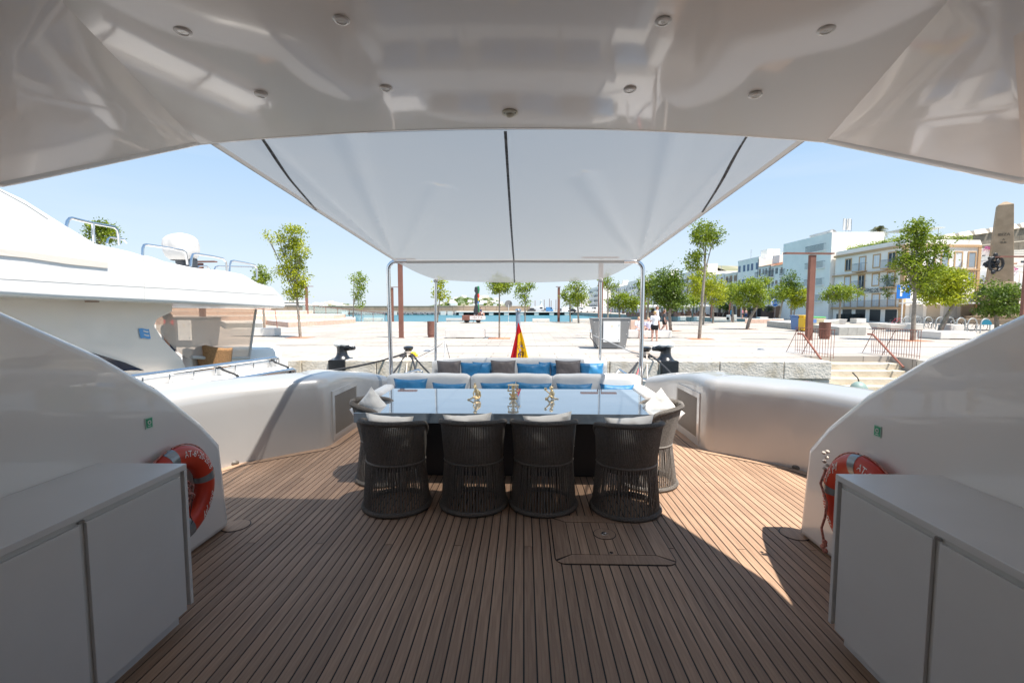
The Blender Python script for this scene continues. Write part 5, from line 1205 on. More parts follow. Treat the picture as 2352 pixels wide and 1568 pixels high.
# ---- rainbow sculpture on a trailer, flag
p = G(1083, 742)
t = thing('sculpture_trailer', 'brown two wheeled trailer carrying a sculpture at the water edge', 'trailer', (p.x, p.y, 0)); s = p.y/1045
x0, x1, z0, z1 = YY(1061, 709, p.y).x, YY(1105, 709, p.y).x, YY(1061, 735.5, p.y).z, YY(1061, 724, p.y).z
MB().box(x0, x1, p.y, p.y+1.8, z0, z1).build('bed', CORTEN, t, bevel=.03)
MB().box(YY(1097, 709, p.y).x, YY(1104, 709, p.y).x, p.y+.2, p.y+.9, z1, z1+.35).build('step_box', CORTEN, t)
for u in (1071, 1098): q = YY(u, 709, p.y); MB().tube([(q.x, p.y+.1, .28), (q.x, p.y+.35, .28)], .28, 14).build('wheel', TYRE, t)
for u in (1067, 1078, 1088): q = YY(u, 709, p.y); MB().tube([(q.x, p.y+.1, z0), (q.x-.12, p.y+.05, 0)], .03, 5).build('leg', DARKIN, t)
lt, lf = text_mesh('IBIZA', .62); q = YY(1097, 729.8, p.y-.012); 
MB().box(q.x-.95, q.x+.95, p.y-.012, p.y-.002, q.z-.22, q.z+.22).build('lettering_panel', WHITEINK, t)
MB().add([(q.x+v[0]*.9, p.y-.018, q.z+v[1]*.55) for v in lt], lf).build('lettering', CORTEN, t, fixn=False)
SP = [mat('sculpt_dark', (.03, .035, .04), .5), mat('sculpt_green', (.03, .20, .09), .5), mat('sculpt_red', (.62, .06, .04), .5), mat('sculpt_yellow', (.75, .5, .03), .5), mat('sculpt_blue', (.06, .2, .5), .5)]
t = thing('sculpture', 'tall wavy black sculpture with rainbow coloured edge standing on the trailer', 'sculpture', (YY(1095, 709, p.y).x, p.y+.9, z1))
def blob(pts, m, nm, y0, y1):
    P_ = [YY(u, v, p.y) for u, v in pts]; MB().prism([(q.x, y0, q.z) for q in P_], [(q.x, y1, q.z) for q in P_]).build(nm, m, t, bevel=.06)
blob([(1087, 722), (1086, 713), (1088, 706), (1090, 700), (1088, 694), (1088, 680), (1091, 673), (1088, 668), (1089, 659), (1093, 657), (1096, 662), (1096, 671), (1095, 676), (1096, 688), (1094, 698), (1096, 706), (1097, 714), (1096, 723)], SP[0], 'black_figure', p.y+.6, p.y+1.0)
blob([(1094, 660), (1095, 656), (1099, 656), (1100, 664), (1098.5, 673), (1095, 676), (1096.5, 668)], SP[1], 'green_edge', p.y+.7, p.y+1.1)
blob([(1095, 676), (1098.5, 673), (1099.5, 680), (1099, 684), (1096, 684)], SP[2], 'red_edge', p.y+.7, p.y+1.1)
blob([(1096, 684), (1099, 684), (1098.5, 691), (1095.5, 691)], SP[3], 'yellow_edge', p.y+.7, p.y+1.1)
blob([(1095.5, 691), (1098.5, 691), (1098, 698), (1095, 698)], SP[4], 'blue_edge', p.y+.7, p.y+1.1)
blob([(1095, 698), (1098, 698), (1099.5, 708), (1099, 722), (1096.5, 722), (1097, 710)], SP[1], 'lower_green_edge', p.y+.7, p.y+1.1)
MB().tube([(YY(1092, 709, p.y).x, p.y+.8, z1), (YY(1092, 709, p.y).x, p.y+.8, z1+.35)], .08, 8).build('foot', CORTEN, t)

# Spanish flag hanging at the stern
fy = 9.0
t = thing('flag', 'red and yellow flag with a coat of arms drooping from its staff at the stern', 'flag', YY(1190, 835, fy))
MB().tube([YY(1190, 716, fy+.05), YY(1190, 900, fy+.05)], .045, 12).build('staff', mat('staff_blue_grey', (.30, .38, .48), .3, metal=.4), t, smooth=True)
MB().lathe([(.06, 0), (.065, .03), (.04, .06), (.005, .06)], YY(1190, 716, fy+.05), 14).build('staff_cap', STEEL, t, smooth=True)
def fl(a, b):                                # a across the cloth 0..1, b from top 0 to bottom 1
    w0 = lerp(1189.8, 1168.5, b**1.1); w1 = lerp(1191.2, 1217.5, b**.85) if b < .98 else 1217
    u = lerp(w0, w1, a); v = lerp(741, 838, b); q = YY(u, v, fy)
    d = .07*b*math.sin(a*10+1.2*b)+.03*b*math.sin(a*23+4*b)
    return Vector((q.x, fy-.06-.05*b+d, q.z))
mbf = MB(); NU, NV = 48, 36; vs = [fl(i/NU, j/NV) for i in range(NU+1) for j in range(NV+1)]
fR, fY = [], []
for i in range(NU):
    for j in range(NV):
        a, b = (i+.5)/NU, (j+.5)/NV; f = (i*(NV+1)+j, (i+1)*(NV+1)+j, (i+1)*(NV+1)+j+1, i*(NV+1)+j+1)
        red = (b < .20+.12*(1-a)) or (a < .36 and b > .2 and a < .30+.05*b) or (b > .86 and a > .84-(b-.86)*1.1) or (b > .97 and a < .1)
        if b > .93 and a < .36 and a > .12: red = False
        (fR if red else fY).append(f)
mbf.add(vs, fR, 0); mbf.f += fY; mbf.mi += [1]*len(fY)
mbf.build('cloth', [FLAGR, FLAGY], t, smooth=True)
def crest(polys, m, nm, off=-.006):
    mb = MB()
    for P_ in polys:
        q = [fl(a, b)+Vector((0, off, 0)) for a, b in P_]; mb.add(q, [tuple(range(len(q)))])
    mb.build(nm, m, t, fixn=False)
def ringp(ca, cb, ra, rb_, n=12, w_=.25, a0=0, a1=2*PI):
    out = []
    for k in range(n):
        p0, p1 = lerp(a0, a1, k/n), lerp(a0, a1, (k+1)/n)
        out.append([(ca+ra*math.cos(p0), cb+rb_*math.sin(p0)), (ca+ra*math.cos(p1), cb+rb_*math.sin(p1)), (ca+ra*(1-w_)*math.cos(p1), cb+rb_*(1-w_)*math.sin(p1)), (ca+ra*(1-w_)*math.cos(p0), cb+rb_*(1-w_)*math.sin(p0))])
    return out
crest(ringp(.62, .47, .085, .03, w_=.3)+ringp(.55, .56, .19, .045, w_=.12, a0=PI, a1=1.6*PI)+[[(.58, .49), (.80, .515), (.80, .525), (.60, .50)], [(.42, .58), (.46, .57), (.47, .61), (.43, .62)], [(.40, .72), (.47, .70), (.49, .75), (.47, .86), (.42, .86), (.44, .76)], [(.48, .70), (.62, .665), (.70, .68), (.66, .69), (.55, .71), (.50, .74)],
      [(.52, .74), (.60, .71), (.62, .74), (.56, .78)], [(.50, .79), (.57, .76), (.58, .80), (.52, .83)], [(.70, .68), (.74, .67), (.72, .78), (.66, .79)], [(.78, .67), (.82, .68), (.79, .76), (.75, .775)], [(.40, .87), (.50, .87), (.48, .89), (.41, .89)]], FLAGB, 'crest_lines')
crest([[(.60, .53), (.70, .51), (.78, .55), (.72, .58), (.58, .57)], [(.50, .62), (.60, .60), (.62, .64), (.50, .68)], [(.78, .57), (.85, .58), (.84, .60), (.78, .60)]], FLAGG, 'crest_fill', -.008)

# ================================================================== PEOPLE
HAIRD = mat('hair_dark', (.03, .02, .015), .7); HAIRB = mat('hair_blonde', (.52, .33, .14), .7); HAIRR = mat('hair_brown', (.16, .07, .03), .7)
def cloth(c, nm): return mat(nm, c, .85, bump=.3, bscale=14)
def person(loc, yaw, lb, shirt, short, hair, pose='stand', h=1.68, long_hair=0, hat=None, dress=False, fat=1.0, vx=.014):
    t = thing('person', lb, 'person', loc, yaw, None); k = h/1.70; sk_ = []; b = MB()
    V = lambda x, y, z: Vector((x*k, y*k, z*k))
    if pose == 'sit': dz = -.40
    else: dz = 0
    hip = .90+dz; sh = 1.40+dz
    # torso, neck, head
    cap(b, [V(0, 0, hip+.02), V(0, .01, hip+.22), V(0, 0, hip+.42)], [.135*k*fat, .12*k*fat, .13*k*fat], 12)
    for s in (-1, 1): cap(b, [V(0, 0, sh-.04), V(s*.15, 0, sh-.01)], [.09*k, .062*k], 10); cap(b, [V(0, 0, hip), V(s*.085*fat, 0, hip-.03)], [.12*k*fat, .105*k*fat], 10)
    cap(b, [V(0, -.005, sh-.02), V(0, .015, sh+.12)], [.06*k, .048*k], 10)
    b.sphere(V(0, .025, sh+.215), (.072*k, .09*k, .108*k), 14, 10); b.sphere(V(0, .118, sh+.195), (.012*k, .016*k, .02*k), 8, 6)
    for s in (-1, 1): b.sphere(V(s*.074, .015, sh+.205), (.012*k, .02*k, .028*k), 8, 6)
    # legs
    if pose == 'sit':
        legs = {s: [V(s*.10, 0, hip-.02), V(s*.13, .44, hip-.0), V(s*.15, .50, .08), V(s*.155, .50, .05)] for s in (-1, 1)}; feet = {s: (V(s*.155, .48, .04), V(s*.17, .68, .03)) for s in (-1, 1)}
    elif pose == 'walk':
        legs = {1: [V(.09, 0, hip-.02), V(.09, .16, .50), V(.09, .20, .10), V(.09, .21, .06)], -1: [V(-.09, 0, hip-.02), V(-.09, .02, .48), V(-.09, -.26, .20), V(-.09, -.30, .16)]}; feet = {1: (V(.09, .19, .04), V(.09, .38, .03)), -1: (V(-.09, -.31, .15), V(-.09, -.20, .03))}
    else:
        legs = {s: [V(s*.09, 0, hip-.02), V(s*.12, .015, .48), V(s*.13, -.01, .10), V(s*.13, -.01, .06)] for s in (-1, 1)}; feet = {s: (V(s*.13, -.03, .04), V(s*.155, .15, .03)) for s in (-1, 1)}
    for s in (-1, 1):
        cap(b, legs[s], [.10*k*fat, .065*k*fat, .042*k, .04*k], 12); calf = legs[s][1].lerp(legs[s][2], .3)-Vector((0, .018, 0)); b.sphere(calf, (.055*k*fat, .055*k*fat, .11*k), 10, 8)
        cap(b, [feet[s][0], feet[s][1]], [.042*k, .028*k], 8)
    # arms with hands
    def arm(s, P_, fd):
        cap(b, P_, [.052*k, .040*k, .028*k], 10); e = P_[-1]; d = (P_[-1]-P_[-2]).normalized()
        d = (d+Vector(fd)*.3).normalized(); side = d.cross(Vector((0, 0, 1)) if abs(d.z) < .8 else Vector((0, 1, 0))).normalized(); c = e+d*.05*k
        b.sphere(c, (.030*k, .030*k, .040*k), 8, 6)
        for q, L in ((-.024, .065), (-.008, .078), (.008, .074), (.024, .058)):
            a = c+side*q*k+d*.025*k; m_ = a+d*L*.5*k+Vector(fd)*.008; b.tube([a, m_, a+d*L*k+Vector(fd)*.02], [.0095*k, .009*k, .007*k], 6)
        b.tube([c-side*.025*k, c-side*.045*k+d*.03*k, c-side*.04*k+d*.055*k], [.011*k, .010*k, .008*k], 6)
    if pose == 'sit': AR = {s: [V(s*.19, 0, sh-.02), V(s*.22, .06, sh-.30), V(s*.10, .30, hip+.13)] for s in (-1, 1)}
    elif pose == 'walk': AR = {1: [V(.19, 0, sh-.02), V(.22, -.08, sh-.30), V(.21, -.02, sh-.54)], -1: [V(-.19, 0, sh-.02), V(-.21, .08, sh-.29), V(-.20, .26, sh-.48)]}
    elif pose == 'front': AR = {s: [V(s*.19, 0, sh-.02), V(s*.25, .02, sh-.29), V(s*.12, .22, sh-.26)] for s in (-1, 1)}
    else: AR = {s: [V(s*.19, 0, sh-.02), V(s*.24, -.01, sh-.30), V(s*.25, .06, sh-.54)] for s in (-1, 1)}
    for s in (-1, 1): arm(s, AR[s], (0, .5, -.3))
    remesh(b.build('body', SKIN, t, world=False), vx)
    # clothes
    c = MB(); cap(c, [V(0, 0, hip+.04), V(0, .01, hip+.22), V(0, 0, hip+.42)], [.158*k*fat, .142*k*fat, .150*k*fat], 12)
    for s in (-1, 1): cap(c, [V(0, 0, sh-.04), V(s*.16, 0, sh-.015)], [.10*k, .078*k], 10); cap(c, [AR[s][0], AR[s][0].lerp(AR[s][1], .55)], [.074*k, .07*k], 10)
    if shirt: remesh(c.build('shirt', shirt, t, world=False), vx)
    c = MB(); cap(c, [V(0, 0, hip+.07), V(0, 0, hip-.02)], [.152*k*fat, .155*k*fat], 12)
    for s in (-1, 1): cap(c, [legs[s][0], legs[s][0].lerp(legs[s][1], .42 if not dress else .8)], [.125*k*fat, .105*k*fat*(1.15 if dress else 1)], 10)
    remesh(c.build('dress_skirt' if dress else 'shorts', short, t, world=False), vx)
    if hair:
        c = MB(); c.sphere(V(0, -.004, sh+.235), (.086*k, .094*k, .105*k), 14, 10)
        if long_hair: cap(c, [V(0, -.05, sh+.18), V(0, -.085, sh+.05), V(0, -.10, sh-.08*long_hair)], [.075*k, .06*k, .035*k], 10)
        elif hair is HAIRB: c.sphere(V(0, -.08, sh+.26), (.04*k, .04*k, .04*k), 8, 6)
        remesh(c.build('hair', hair, t, world=False), vx)
    if hat: MB().lathe([(.01, sh+.36), (.07, sh+.35), (.095, sh+.30), (.15, sh+.285), (.02, sh+.28)], n=16).build('hat', hat, t, world=False)
    for s in (-1, 1): MB().sphere(feet[s][0].lerp(feet[s][1], .5)-Vector((0, 0, .022)), (.05*k, .13*k, .016), 10, 6).build('sandal', HAIRD, t, world=False)
    return t
CWH, CBK, CGR, CBL, CNV, CPK, CLV = cloth((.78, .78, .80), 'white_tee'), cloth((.015, .015, .018), 'black_cotton'), cloth((.07, .07, .075), 'charcoal_tee'), cloth((.03, .36, .55), 'turquoise_tee'), cloth((.02, .035, .10), 'navy_cotton'), cloth((.65, .25, .30), 'pink_tee'), cloth((.55, .55, .68), 'pale_stripe')
person(G(1503, 783), 0, 'standing woman seen from behind in a white t-shirt and black shorts by the bench', CWH, CBK, HAIRB, 'front', 1.60, fat=1.12)
p = G(1467, 777); person(Vector((p.x+.1, p.y+.45, 0)), PI+.15, 'blonde woman in white seated on the bench behind the right awning pole', CWH, CWH, HAIRB, 'sit', 1.62, fat=1.1)
p = G(1493, 777); person(Vector((p.x, p.y+.45, 0)), PI-.1, 'woman in a pale striped top seated on the bench beside the standing woman', CLV, CBK, HAIRB, 'sit', 1.58, fat=1.1)
p = G(1525, 765); person(p, -PI/2+.1, 'brown haired woman in a black top and shorts walking right behind the bench', CGR, CBK, HAIRR, 'walk', 1.66, long_hair=1)
p = G(1512, 762); person(p+Vector((0, .5, 0)), -PI/2, 'tall person with short brown hair and a pale shirt behind the brown haired woman', CWH, CNV, HAIRR, 'walk', 1.9)
p = G(1680, 738.5); person(p, -PI/2-.4, 'man in a turquoise t-shirt and dark shorts carrying a bag on the plaza', CBL, CNV, HAIRB, 'stand', 1.78, fat=1.2)
tag(MB().sphere((p.x-.55, p.y-.1, .45), (.16, .25, .22), 10, 8).build('shopping_bag', CBK, smooth=True), 'dark bag carried by the man in the turquoise t-shirt', 'bag')
p = G(1713, 734); person(p, .4, 'woman in a navy dress with bare shoulders near the leaning tree', None, CNV, HAIRB, 'stand', 1.68, dress=True, fat=1.1)
p = G(1705, 731); person(p, .8, 'person in a pink top standing left of the woman in the navy dress', CPK, CGR, HAIRB, 'stand', 1.65, vx=.02)
p = G(1103, 742); q = thing; person(Vector((YY(1102, 709, 60).x, 61.2, .62)), -PI/2-.3, 'dark haired person in a patterned top sitting on the trailer step', CNV, CWH, HAIRD, 'sit', 1.7, vx=.02)
p = G(1918-0, 733.5); person(Vector((YY(1884, 709, 80).x, 80, 0)), 2.6, 'person in white standing under the building balconies', CWH, CWH, HAIRD, 'stand', 1.7, vx=.025)
for k, (u, y, c1, c2, hr, lb) in enumerate([(1403, 165, CPK, CNV, HAIRD, 'tiny person in red far off between the twin trees and the rear pole'), (1765, 92, CPK, CGR, HAIRD, 'small distant person by the restaurant terrace'), (1735, 96, CPK, CBK, HAIRB, 'small distant person left of the bicycle sign'), (1470, 115, CPK, CNV, HAIRD, 'small distant person in red right of the rear pole'), (1950+18, 66, CBK, CBK, HAIRD, 'seated diner in black in front of the ochre trimmed building'), (2077-80, 66, CGR, CBK, HAIRD, 'diner between the dark planters'), (2061, 65, CWH, CBK, HAIRD, 'diner in white near the leaning trunk')]):
    p = YY(u, 709, y); person(Vector((p.x, y, 0)), 1.0+k, lb, c1, c2, hr, 'stand', 1.68, vx=.03)
p = NP(388, 800, XN-1.3); hd = person(Vector((p.x, p.y, .12-.1)), -PI/2+.5, 'dark haired person standing in the cockpit of the neighbouring yacht', CWH, CNV, HAIRD, 'stand', 1.62)

# ================================================================== TREES
def tree(name, lb, base, blobs, kind='mid', n=900, leaf=.11, tr=.07, lean=None, pit=True, cat='tree', seed=0, depth=1.0):
    """base: point on the ground; blobs: (u, v, ru, rv) seen in the photograph at the tree's own distance"""
    r = random.Random(seed+len(lb)); y = base.y; s = y/1045
    t = thing(name, lb, cat, base, 0, 'young trees on the plaza' if cat == 'tree' else None)
    B_ = []
    for (u, v, ru, rv) in blobs: c = YY(u, v, y); c.y += r.uniform(-.3, .3)*ru*s; B_.append((c, ru*s, rv*s))
    top = max(B_, key=lambda q: q[0].z); low = min(c.z-b*.6 for c, a, b in B_)
    mid = Vector((lerp(base.x, top[0].x, .35)+(lean or 0), y, lerp(0, low, .6))); fork = Vector((lerp(base.x, top[0].x, .7), y, max(low*.95, .5*top[0].z*.8)))
    tb = MB(); pts = bez(Vector((base.x, y, -.02)), mid, fork, 6)+[fork.lerp(top[0], .5), top[0]]
    tb.tube(pts, [lerp(tr, tr*.68, i/6) for i in range(7)]+[tr*.4, tr*.15], 9)
    for c, a, b in B_:
        st_ = pts[6] if c is not top[0] else pts[7]
        tb.tube([st_, st_.lerp(c, .5)+Vector((0, 0, -.05*b)), c], [tr*.42, tr*.28, tr*.1], 6)
        for q in range(3):
            e = c+Vector((r.uniform(-.7, .7)*a, r.uniform(-.6, .6)*a, r.uniform(-.4, .8)*b)); tb.tube([st_.lerp(c, .6), e], [tr*.2, tr*.06], 5)
    tb.build('trunk', BARK, t, smooth=True)
    lm = MB(); tot = sum(a*b for c, a, b in B_)
    for c, a, b in B_:
        m_ = int(n*.8*a*b/tot); nc = max(4, m_//26)
        for k in range(nc):                            # sprigs
            while True:
                q = Vector((r.uniform(-1, 1), r.uniform(-1, 1), r.uniform(-1, 1)))
                if .25 < q.length < 1.0: break
            q *= (q.length**-.35)*(r.uniform(1.0, 1.35) if r.random() < .22 else 1)
            sc_ = Vector((c.x+q.x*a, c.y+q.y*a*.85*depth, c.z+q.z*b)); up = Vector((q.x*.6, q.y*.6, q.z*.5+.2)).normalized()
            for j in range(26):
                o = sc_+Vector((r.gauss(0, leaf*1.8), r.gauss(0, leaf*1.8), r.gauss(0, leaf*1.3)))
                dr = Vector((r.gauss(0, 1), r.gauss(0, 1), r.gauss(-.35, .7)))+up*.7; dr.normalize(); sd_ = dr.cross(Vector((r.gauss(0, 1), r.gauss(0, 1), r.gauss(.5, 1)))).normalized()
                L = leaf*r.uniform(1.0, 2.0); W_ = leaf*r.uniform(.36, .6)
                lm.add([o, o+dr*L*.5+sd_*W_, o+dr*L, o+dr*L*.5-sd_*W_], [(0, 1, 2, 3)])
    lm.build('crown', LEAF[kind], t, fixn=False)
    if pit:
        pw = .62
        MB().add([(base.x-pw, y-pw, .004), (base.x+pw, y-pw, .004), (base.x+pw, y+pw, .004), (base.x-pw, y+pw, .004)], [(0, 1, 2, 3)]).build('tree_pit', SAND, t, fixn=False)
        MB().box(base.x-pw-.03, base.x+pw+.03, y-pw-.02, y-pw, 0, .012).box(base.x-pw-.03, base.x-pw, y-pw, y+pw, 0, .012).box(base.x+pw, base.x+pw+.03, y-pw, y+pw, 0, .012).build('pit_frame', CORTENR, t)
tree('plaza_tree', 'tall slim tree with a ragged bright crown left of the awning', G(690, 775), [(662, 545, 20, 22), (675, 540, 22, 24), (690, 580, 18, 24), (665, 600, 24, 26), (682, 635, 24, 26), (655, 625, 16, 16), (690, 665, 18, 18), (668, 675, 18, 14), (612, 541, 10, 6), (640, 552, 10, 8)], 'bright', 6800, .085, .09)
tree('plaza_tree', 'small thin tree at the water edge left of the awning pole', Vector((YY(813, 709, 62).x, 61.5, 0)), [(824, 640, 14, 12), (812, 637, 8, 6), (826, 662, 13, 12), (820, 676, 8, 8), (824, 695, 8, 9)], 'mid', 1500, .17, .10, pit=False)
tree('plaza_tree', 'tree crown half hidden behind the rear left awning pole', Vector((YY(1004, 709, 58).x, 58, 0)), [(1012, 650, 8, 12), (1010, 675, 10, 12), (1020, 684, 9, 6)], 'bright', 1100, .17, .1, pit=False)
tree('plaza_tree', 'small tree with a flat crown under the awning edge right of the bench', G(1147, 777), [(1135, 658, 16, 12), (1155, 655, 18, 14), (1172, 650, 8, 10), (1147, 645, 20, 12)], 'mid', 2600, .075, .055)
tree('plaza_tree', 'slim tree at the water edge above the flag', G(1206, 739), [(1206, 655, 16, 12), (1200, 672, 14, 10), (1206, 690, 12, 10), (1212, 660, 12, 10)], 'mid', 1500, .16, .10, pit=False)
tree('plaza_tree', 'left one of the twin trees behind the water edge bench', G(1310, 740), [(1308, 675, 16, 14), (1315, 690, 16, 10), (1300, 684, 10, 8)], 'mid', 1500, .15, .11, pit=False)
tree('plaza_tree', 'right one of the twin trees behind the water edge bench', G(1329, 742), [(1326, 655, 16, 14), (1332, 675, 18, 16), (1340, 690, 12, 10), (1322, 682, 12, 10)], 'mid', 1900, .15, .12, pit=False)
tree('plaza_tree', 'slim forked tree right of the rear right awning pole', G(1396, 743), [(1396, 640, 14, 12), (1402, 655, 12, 12), (1388, 648, 8, 10)], 'mid', 1100, .14, .10, pit=False)
tree('plaza_tree', 'broad low tree between the two right awning poles', Vector((YY(1425, 709, 58).x, 58, 0)), [(1420, 688, 22, 14), (1440, 692, 20, 14), (1408, 695, 12, 10), (1450, 700, 14, 12), (1462, 695, 14, 12)], 'mid', 3000, .17, .13, pit=False)
tree('plaza_tree', 'tree with a bent branch right of the right awning pole', Vector((YY(1487, 709, 55).x, 55, 0)), [(1478, 655, 12, 12), (1492, 645, 14, 14), (1500, 665, 16, 14), (1480, 675, 10, 10)], 'mid', 2400, .15, .15, pit=False)
tree('plaza_tree', 'dense dark green tree behind the walking woman', G(1541, 760), [(1538, 640, 26, 24), (1530, 660, 28, 24), (1550, 665, 26, 26), (1538, 685, 30, 22), (1560, 690, 18, 18), (1520, 680, 18, 18)], 'dark', 9000, .11, .13, lean=-.1)
tree('plaza_tree', 'tall slender tree with two crowns right of the bench', G(1606, 778), [(1625, 530, 26, 20), (1614, 548, 20, 16), (1640, 545, 16, 14), (1600, 590, 12, 12), (1590, 600, 14, 12), (1596, 612, 12, 8)], 'mid', 4200, .085, .10)
tree('plaza_tree', 'bright green bushy tree behind the slender two crowned tree', Vector((YY(1616, 709, 50).x, 50, 0)), [(1600, 650, 18, 18), (1625, 642, 24, 18), (1610, 668, 20, 14), (1640, 660, 18, 16)], 'bright', 3400, .14, .1, pit=False)
tree('plaza_tree', 'bright tree with a short trunk left of the blue shirted man', G(1637, 742), [(1640, 665, 22, 16), (1625, 678, 14, 12), (1655, 675, 16, 14), (1640, 690, 18, 10)], 'bright', 3000, .14, .13, pit=False)
tree('plaza_tree', 'mid green tree right of the blue shirted man', G(1684, 740), [(1684, 672, 20, 16), (1672, 684, 14, 10), (1696, 684, 16, 12), (1680, 658, 12, 8)], 'mid', 2800, .14, .15, pit=False)
tree('plaza_tree', 'leafy leaning tree in a red earth pit in the middle distance', G(1716, 756), [(1722, 655, 26, 16), (1708, 670, 24, 16), (1735, 675, 26, 18), (1755, 650, 14, 12), (1715, 690, 22, 12), (1745, 695, 14, 8)], 'mid', 6000, .11, .15, lean=-.3)
tree('plaza_tree', 'tree left of the blue bicycle sign before the white houses', G(1788, 741), [(1790, 672, 20, 14), (1778, 682, 14, 10), (1802, 668, 18, 16)], 'mid', 2400, .14, .13, pit=False)
tree('plaza_tree', 'tall dark tree with a narrow top before the construction opening', G(1817, 741), [(1818, 640, 12, 14), (1815, 655, 16, 12), (1826, 665, 18, 12)], 'dark', 1900, .14, .12, pit=False)
tree('plaza_tree', 'yellow green round tree right of the bicycle sign', G(1822, 741), [(1828, 680, 20, 16), (1836, 690, 16, 14), (1822, 695, 14, 8)], 'bright', 2600, .14, .1, pit=False)
tree('plaza_tree', 'umbrella shaped tree right of the thick lamp post', G(1927, 742), [(1912, 672, 20, 10), (1932, 666, 24, 13), (1952, 674, 20, 10), (1925, 684, 26, 8), (1900, 680, 12, 8)], 'mid', 4000, .13, .14, pit=False)
tree('plaza_tree', 'small round tree in front of the ochre trimmed building', G(2008, 738), [(2008, 684, 20, 10), (1998, 690, 12, 8), (2020, 688, 12, 8)], 'dark', 2000, .16, .12, pit=False)
tree('plaza_tree', 'slim tree left of the parking sign', G(2051, 741), [(2052, 640, 18, 14), (2058, 655, 18, 14), (2050, 672, 14, 12)], 'mid', 2400, .14, .11, pit=False)
tree('plaza_tree', 'tall open tree in front of the ochre building with a long bare trunk', G(2096, 782), [(2110, 520, 24, 14), (2098, 545, 26, 22), (2125, 560, 22, 18), (2100, 585, 28, 18), (2150, 580, 18, 16), (2085, 610, 26, 14), (2110, 630, 22, 16), (2140, 620, 20, 20), (2105, 655, 24, 14), (2130, 650, 20, 14), (2075, 598, 14, 8)], 'mid', 9500, .085, .115)
tree('plaza_tree', 'broad vivid yellow green tree beside the bicycles', G(2158, 762), [(2150, 640, 28, 18), (2175, 632, 26, 16), (2195, 650, 26, 18), (2160, 665, 34, 20), (2195, 680, 24, 14), (2130, 680, 26, 14), (2160, 690, 30, 8), (2210, 628, 12, 8)], 'bright', 11000, .11, .17)
tree('plaza_tree', 'dark rounded tree in front of the obelisk pedestal', Vector((YY(2294, 709, 38).x, 38, 0)), [(2290, 665, 28, 18), (2270, 680, 26, 18), (2315, 680, 26, 18), (2290, 700, 34, 20), (2330, 670, 16, 12), (2275, 712, 24, 12), (2310, 712, 26, 12)], 'dark', 10000, .10, .17)
tree('plaza_tree', 'dark olive tree between the bright tree and the obelisk', Vector((YY(2238, 709, 60).x, 60, 0)), [(2240, 660, 18, 18), (2230, 685, 18, 18), (2250, 690, 20, 18)], 'olive', 3000, .16, .15, pit=False)
tree('plaza_tree', 'tree crown rising above the upper deck of the neighbouring yacht', Vector((YY(238, 709, 27).x, 27, 0)), [(225, 520, 20, 14), (245, 540, 24, 16), (215, 545, 16, 10), (240, 522, 16, 12)], 'mid', 3200, .085, .09)
tree('plaza_tree', 'tree crown peeking out beyond the stern of the neighbouring yacht', Vector((YY(606, 709, 40).x, 40, 0)), [(600, 625, 10, 12), (608, 640, 12, 12), (596, 640, 10, 12)], 'mid', 1300, .12, .10)
# background greenery between the tree rows
for k, (u, v, ru, rv, y, kd) in enumerate([(1550, 700, 14, 10, 110, 'dark'), (1660, 704, 16, 8, 100, 'dark'), (1760, 700, 16, 8, 100, 'dark'), (1480, 702, 14, 10, 130, 'mid'), (1700, 700, 14, 8, 112, 'dark'), (1590, 690, 14, 12, 90, 'bright')]):
    tree('street_tree', 'small street tree in the far row by the restaurants, %s' % ['behind the dense dark tree', 'left of the blue shirted man', 'behind the bicycle sign', 'beside the right awning pole', 'near the leaning tree', 'bright one behind the slender tree'][k] , Vector((YY(u, 709, y).x, y, 0)), [(u, v, ru, rv), (u+ru*.5, v-rv*.4, ru*.7, rv*.8)], kd, 900, .26, .15, pit=False)
def palm(u, v, y, lb, sd_):
    c = YY(u, v, y); r = random.Random(sd_); t = thing('palm_tree', lb, 'palm tree', (c.x, y, 0), 0, 'palm trees behind the plaza')
    MB().tube([(c.x, y, 0), (c.x+.2, y, c.z*.5), (c.x, y, c.z)], [.32, .25, .22], 8).build('trunk', PALMB, t)
    lm = MB(); R = 22*y/1045
    for k in range(34):
        a = r.uniform(0, 2*PI); e = r.uniform(-.3, 1.2); d = Vector((math.cos(a)*math.cos(e), math.sin(a)*math.cos(e), math.sin(e))); prev = Vector(c)
        P_ = [Vector(c)+d*R*q-Vector((0, 0, R*.55*q*q)) for q in [i/8 for i in range(9)]]
        for i in range(8):
            tn = (P_[i+1]-P_[i]).normalized(); sd2 = tn.cross(Vector((0, 0, 1))).normalized()
            for s in (-1, 1):
                for f in (0, .5):
                    q = P_[i].lerp(P_[i+1], f); L = R*.26*(1-abs(i/8-.4)); lm.add([q, q+tn*.12*R*.4, q+sd2*s*L-Vector((0, 0, L*.5))+tn*L*.3], [(0, 1, 2)])
    lm.build('crown', LEAF['olive'], t, fixn=False)
palm(1594, 640, 120, 'palm tree with a thick trunk left of the slender two crowned tree', 1); palm(1612, 632, 135, 'tallest distant palm behind the slender tree', 2); palm(1640, 640, 130, 'distant palm right of the slender two crowned tree', 3); palm(1664, 668, 120, 'low palm before the leftmost house of the white row', 4); palm(2018, 528, 75, 'palm on the roof terrace edge beside the white tower block', 5)

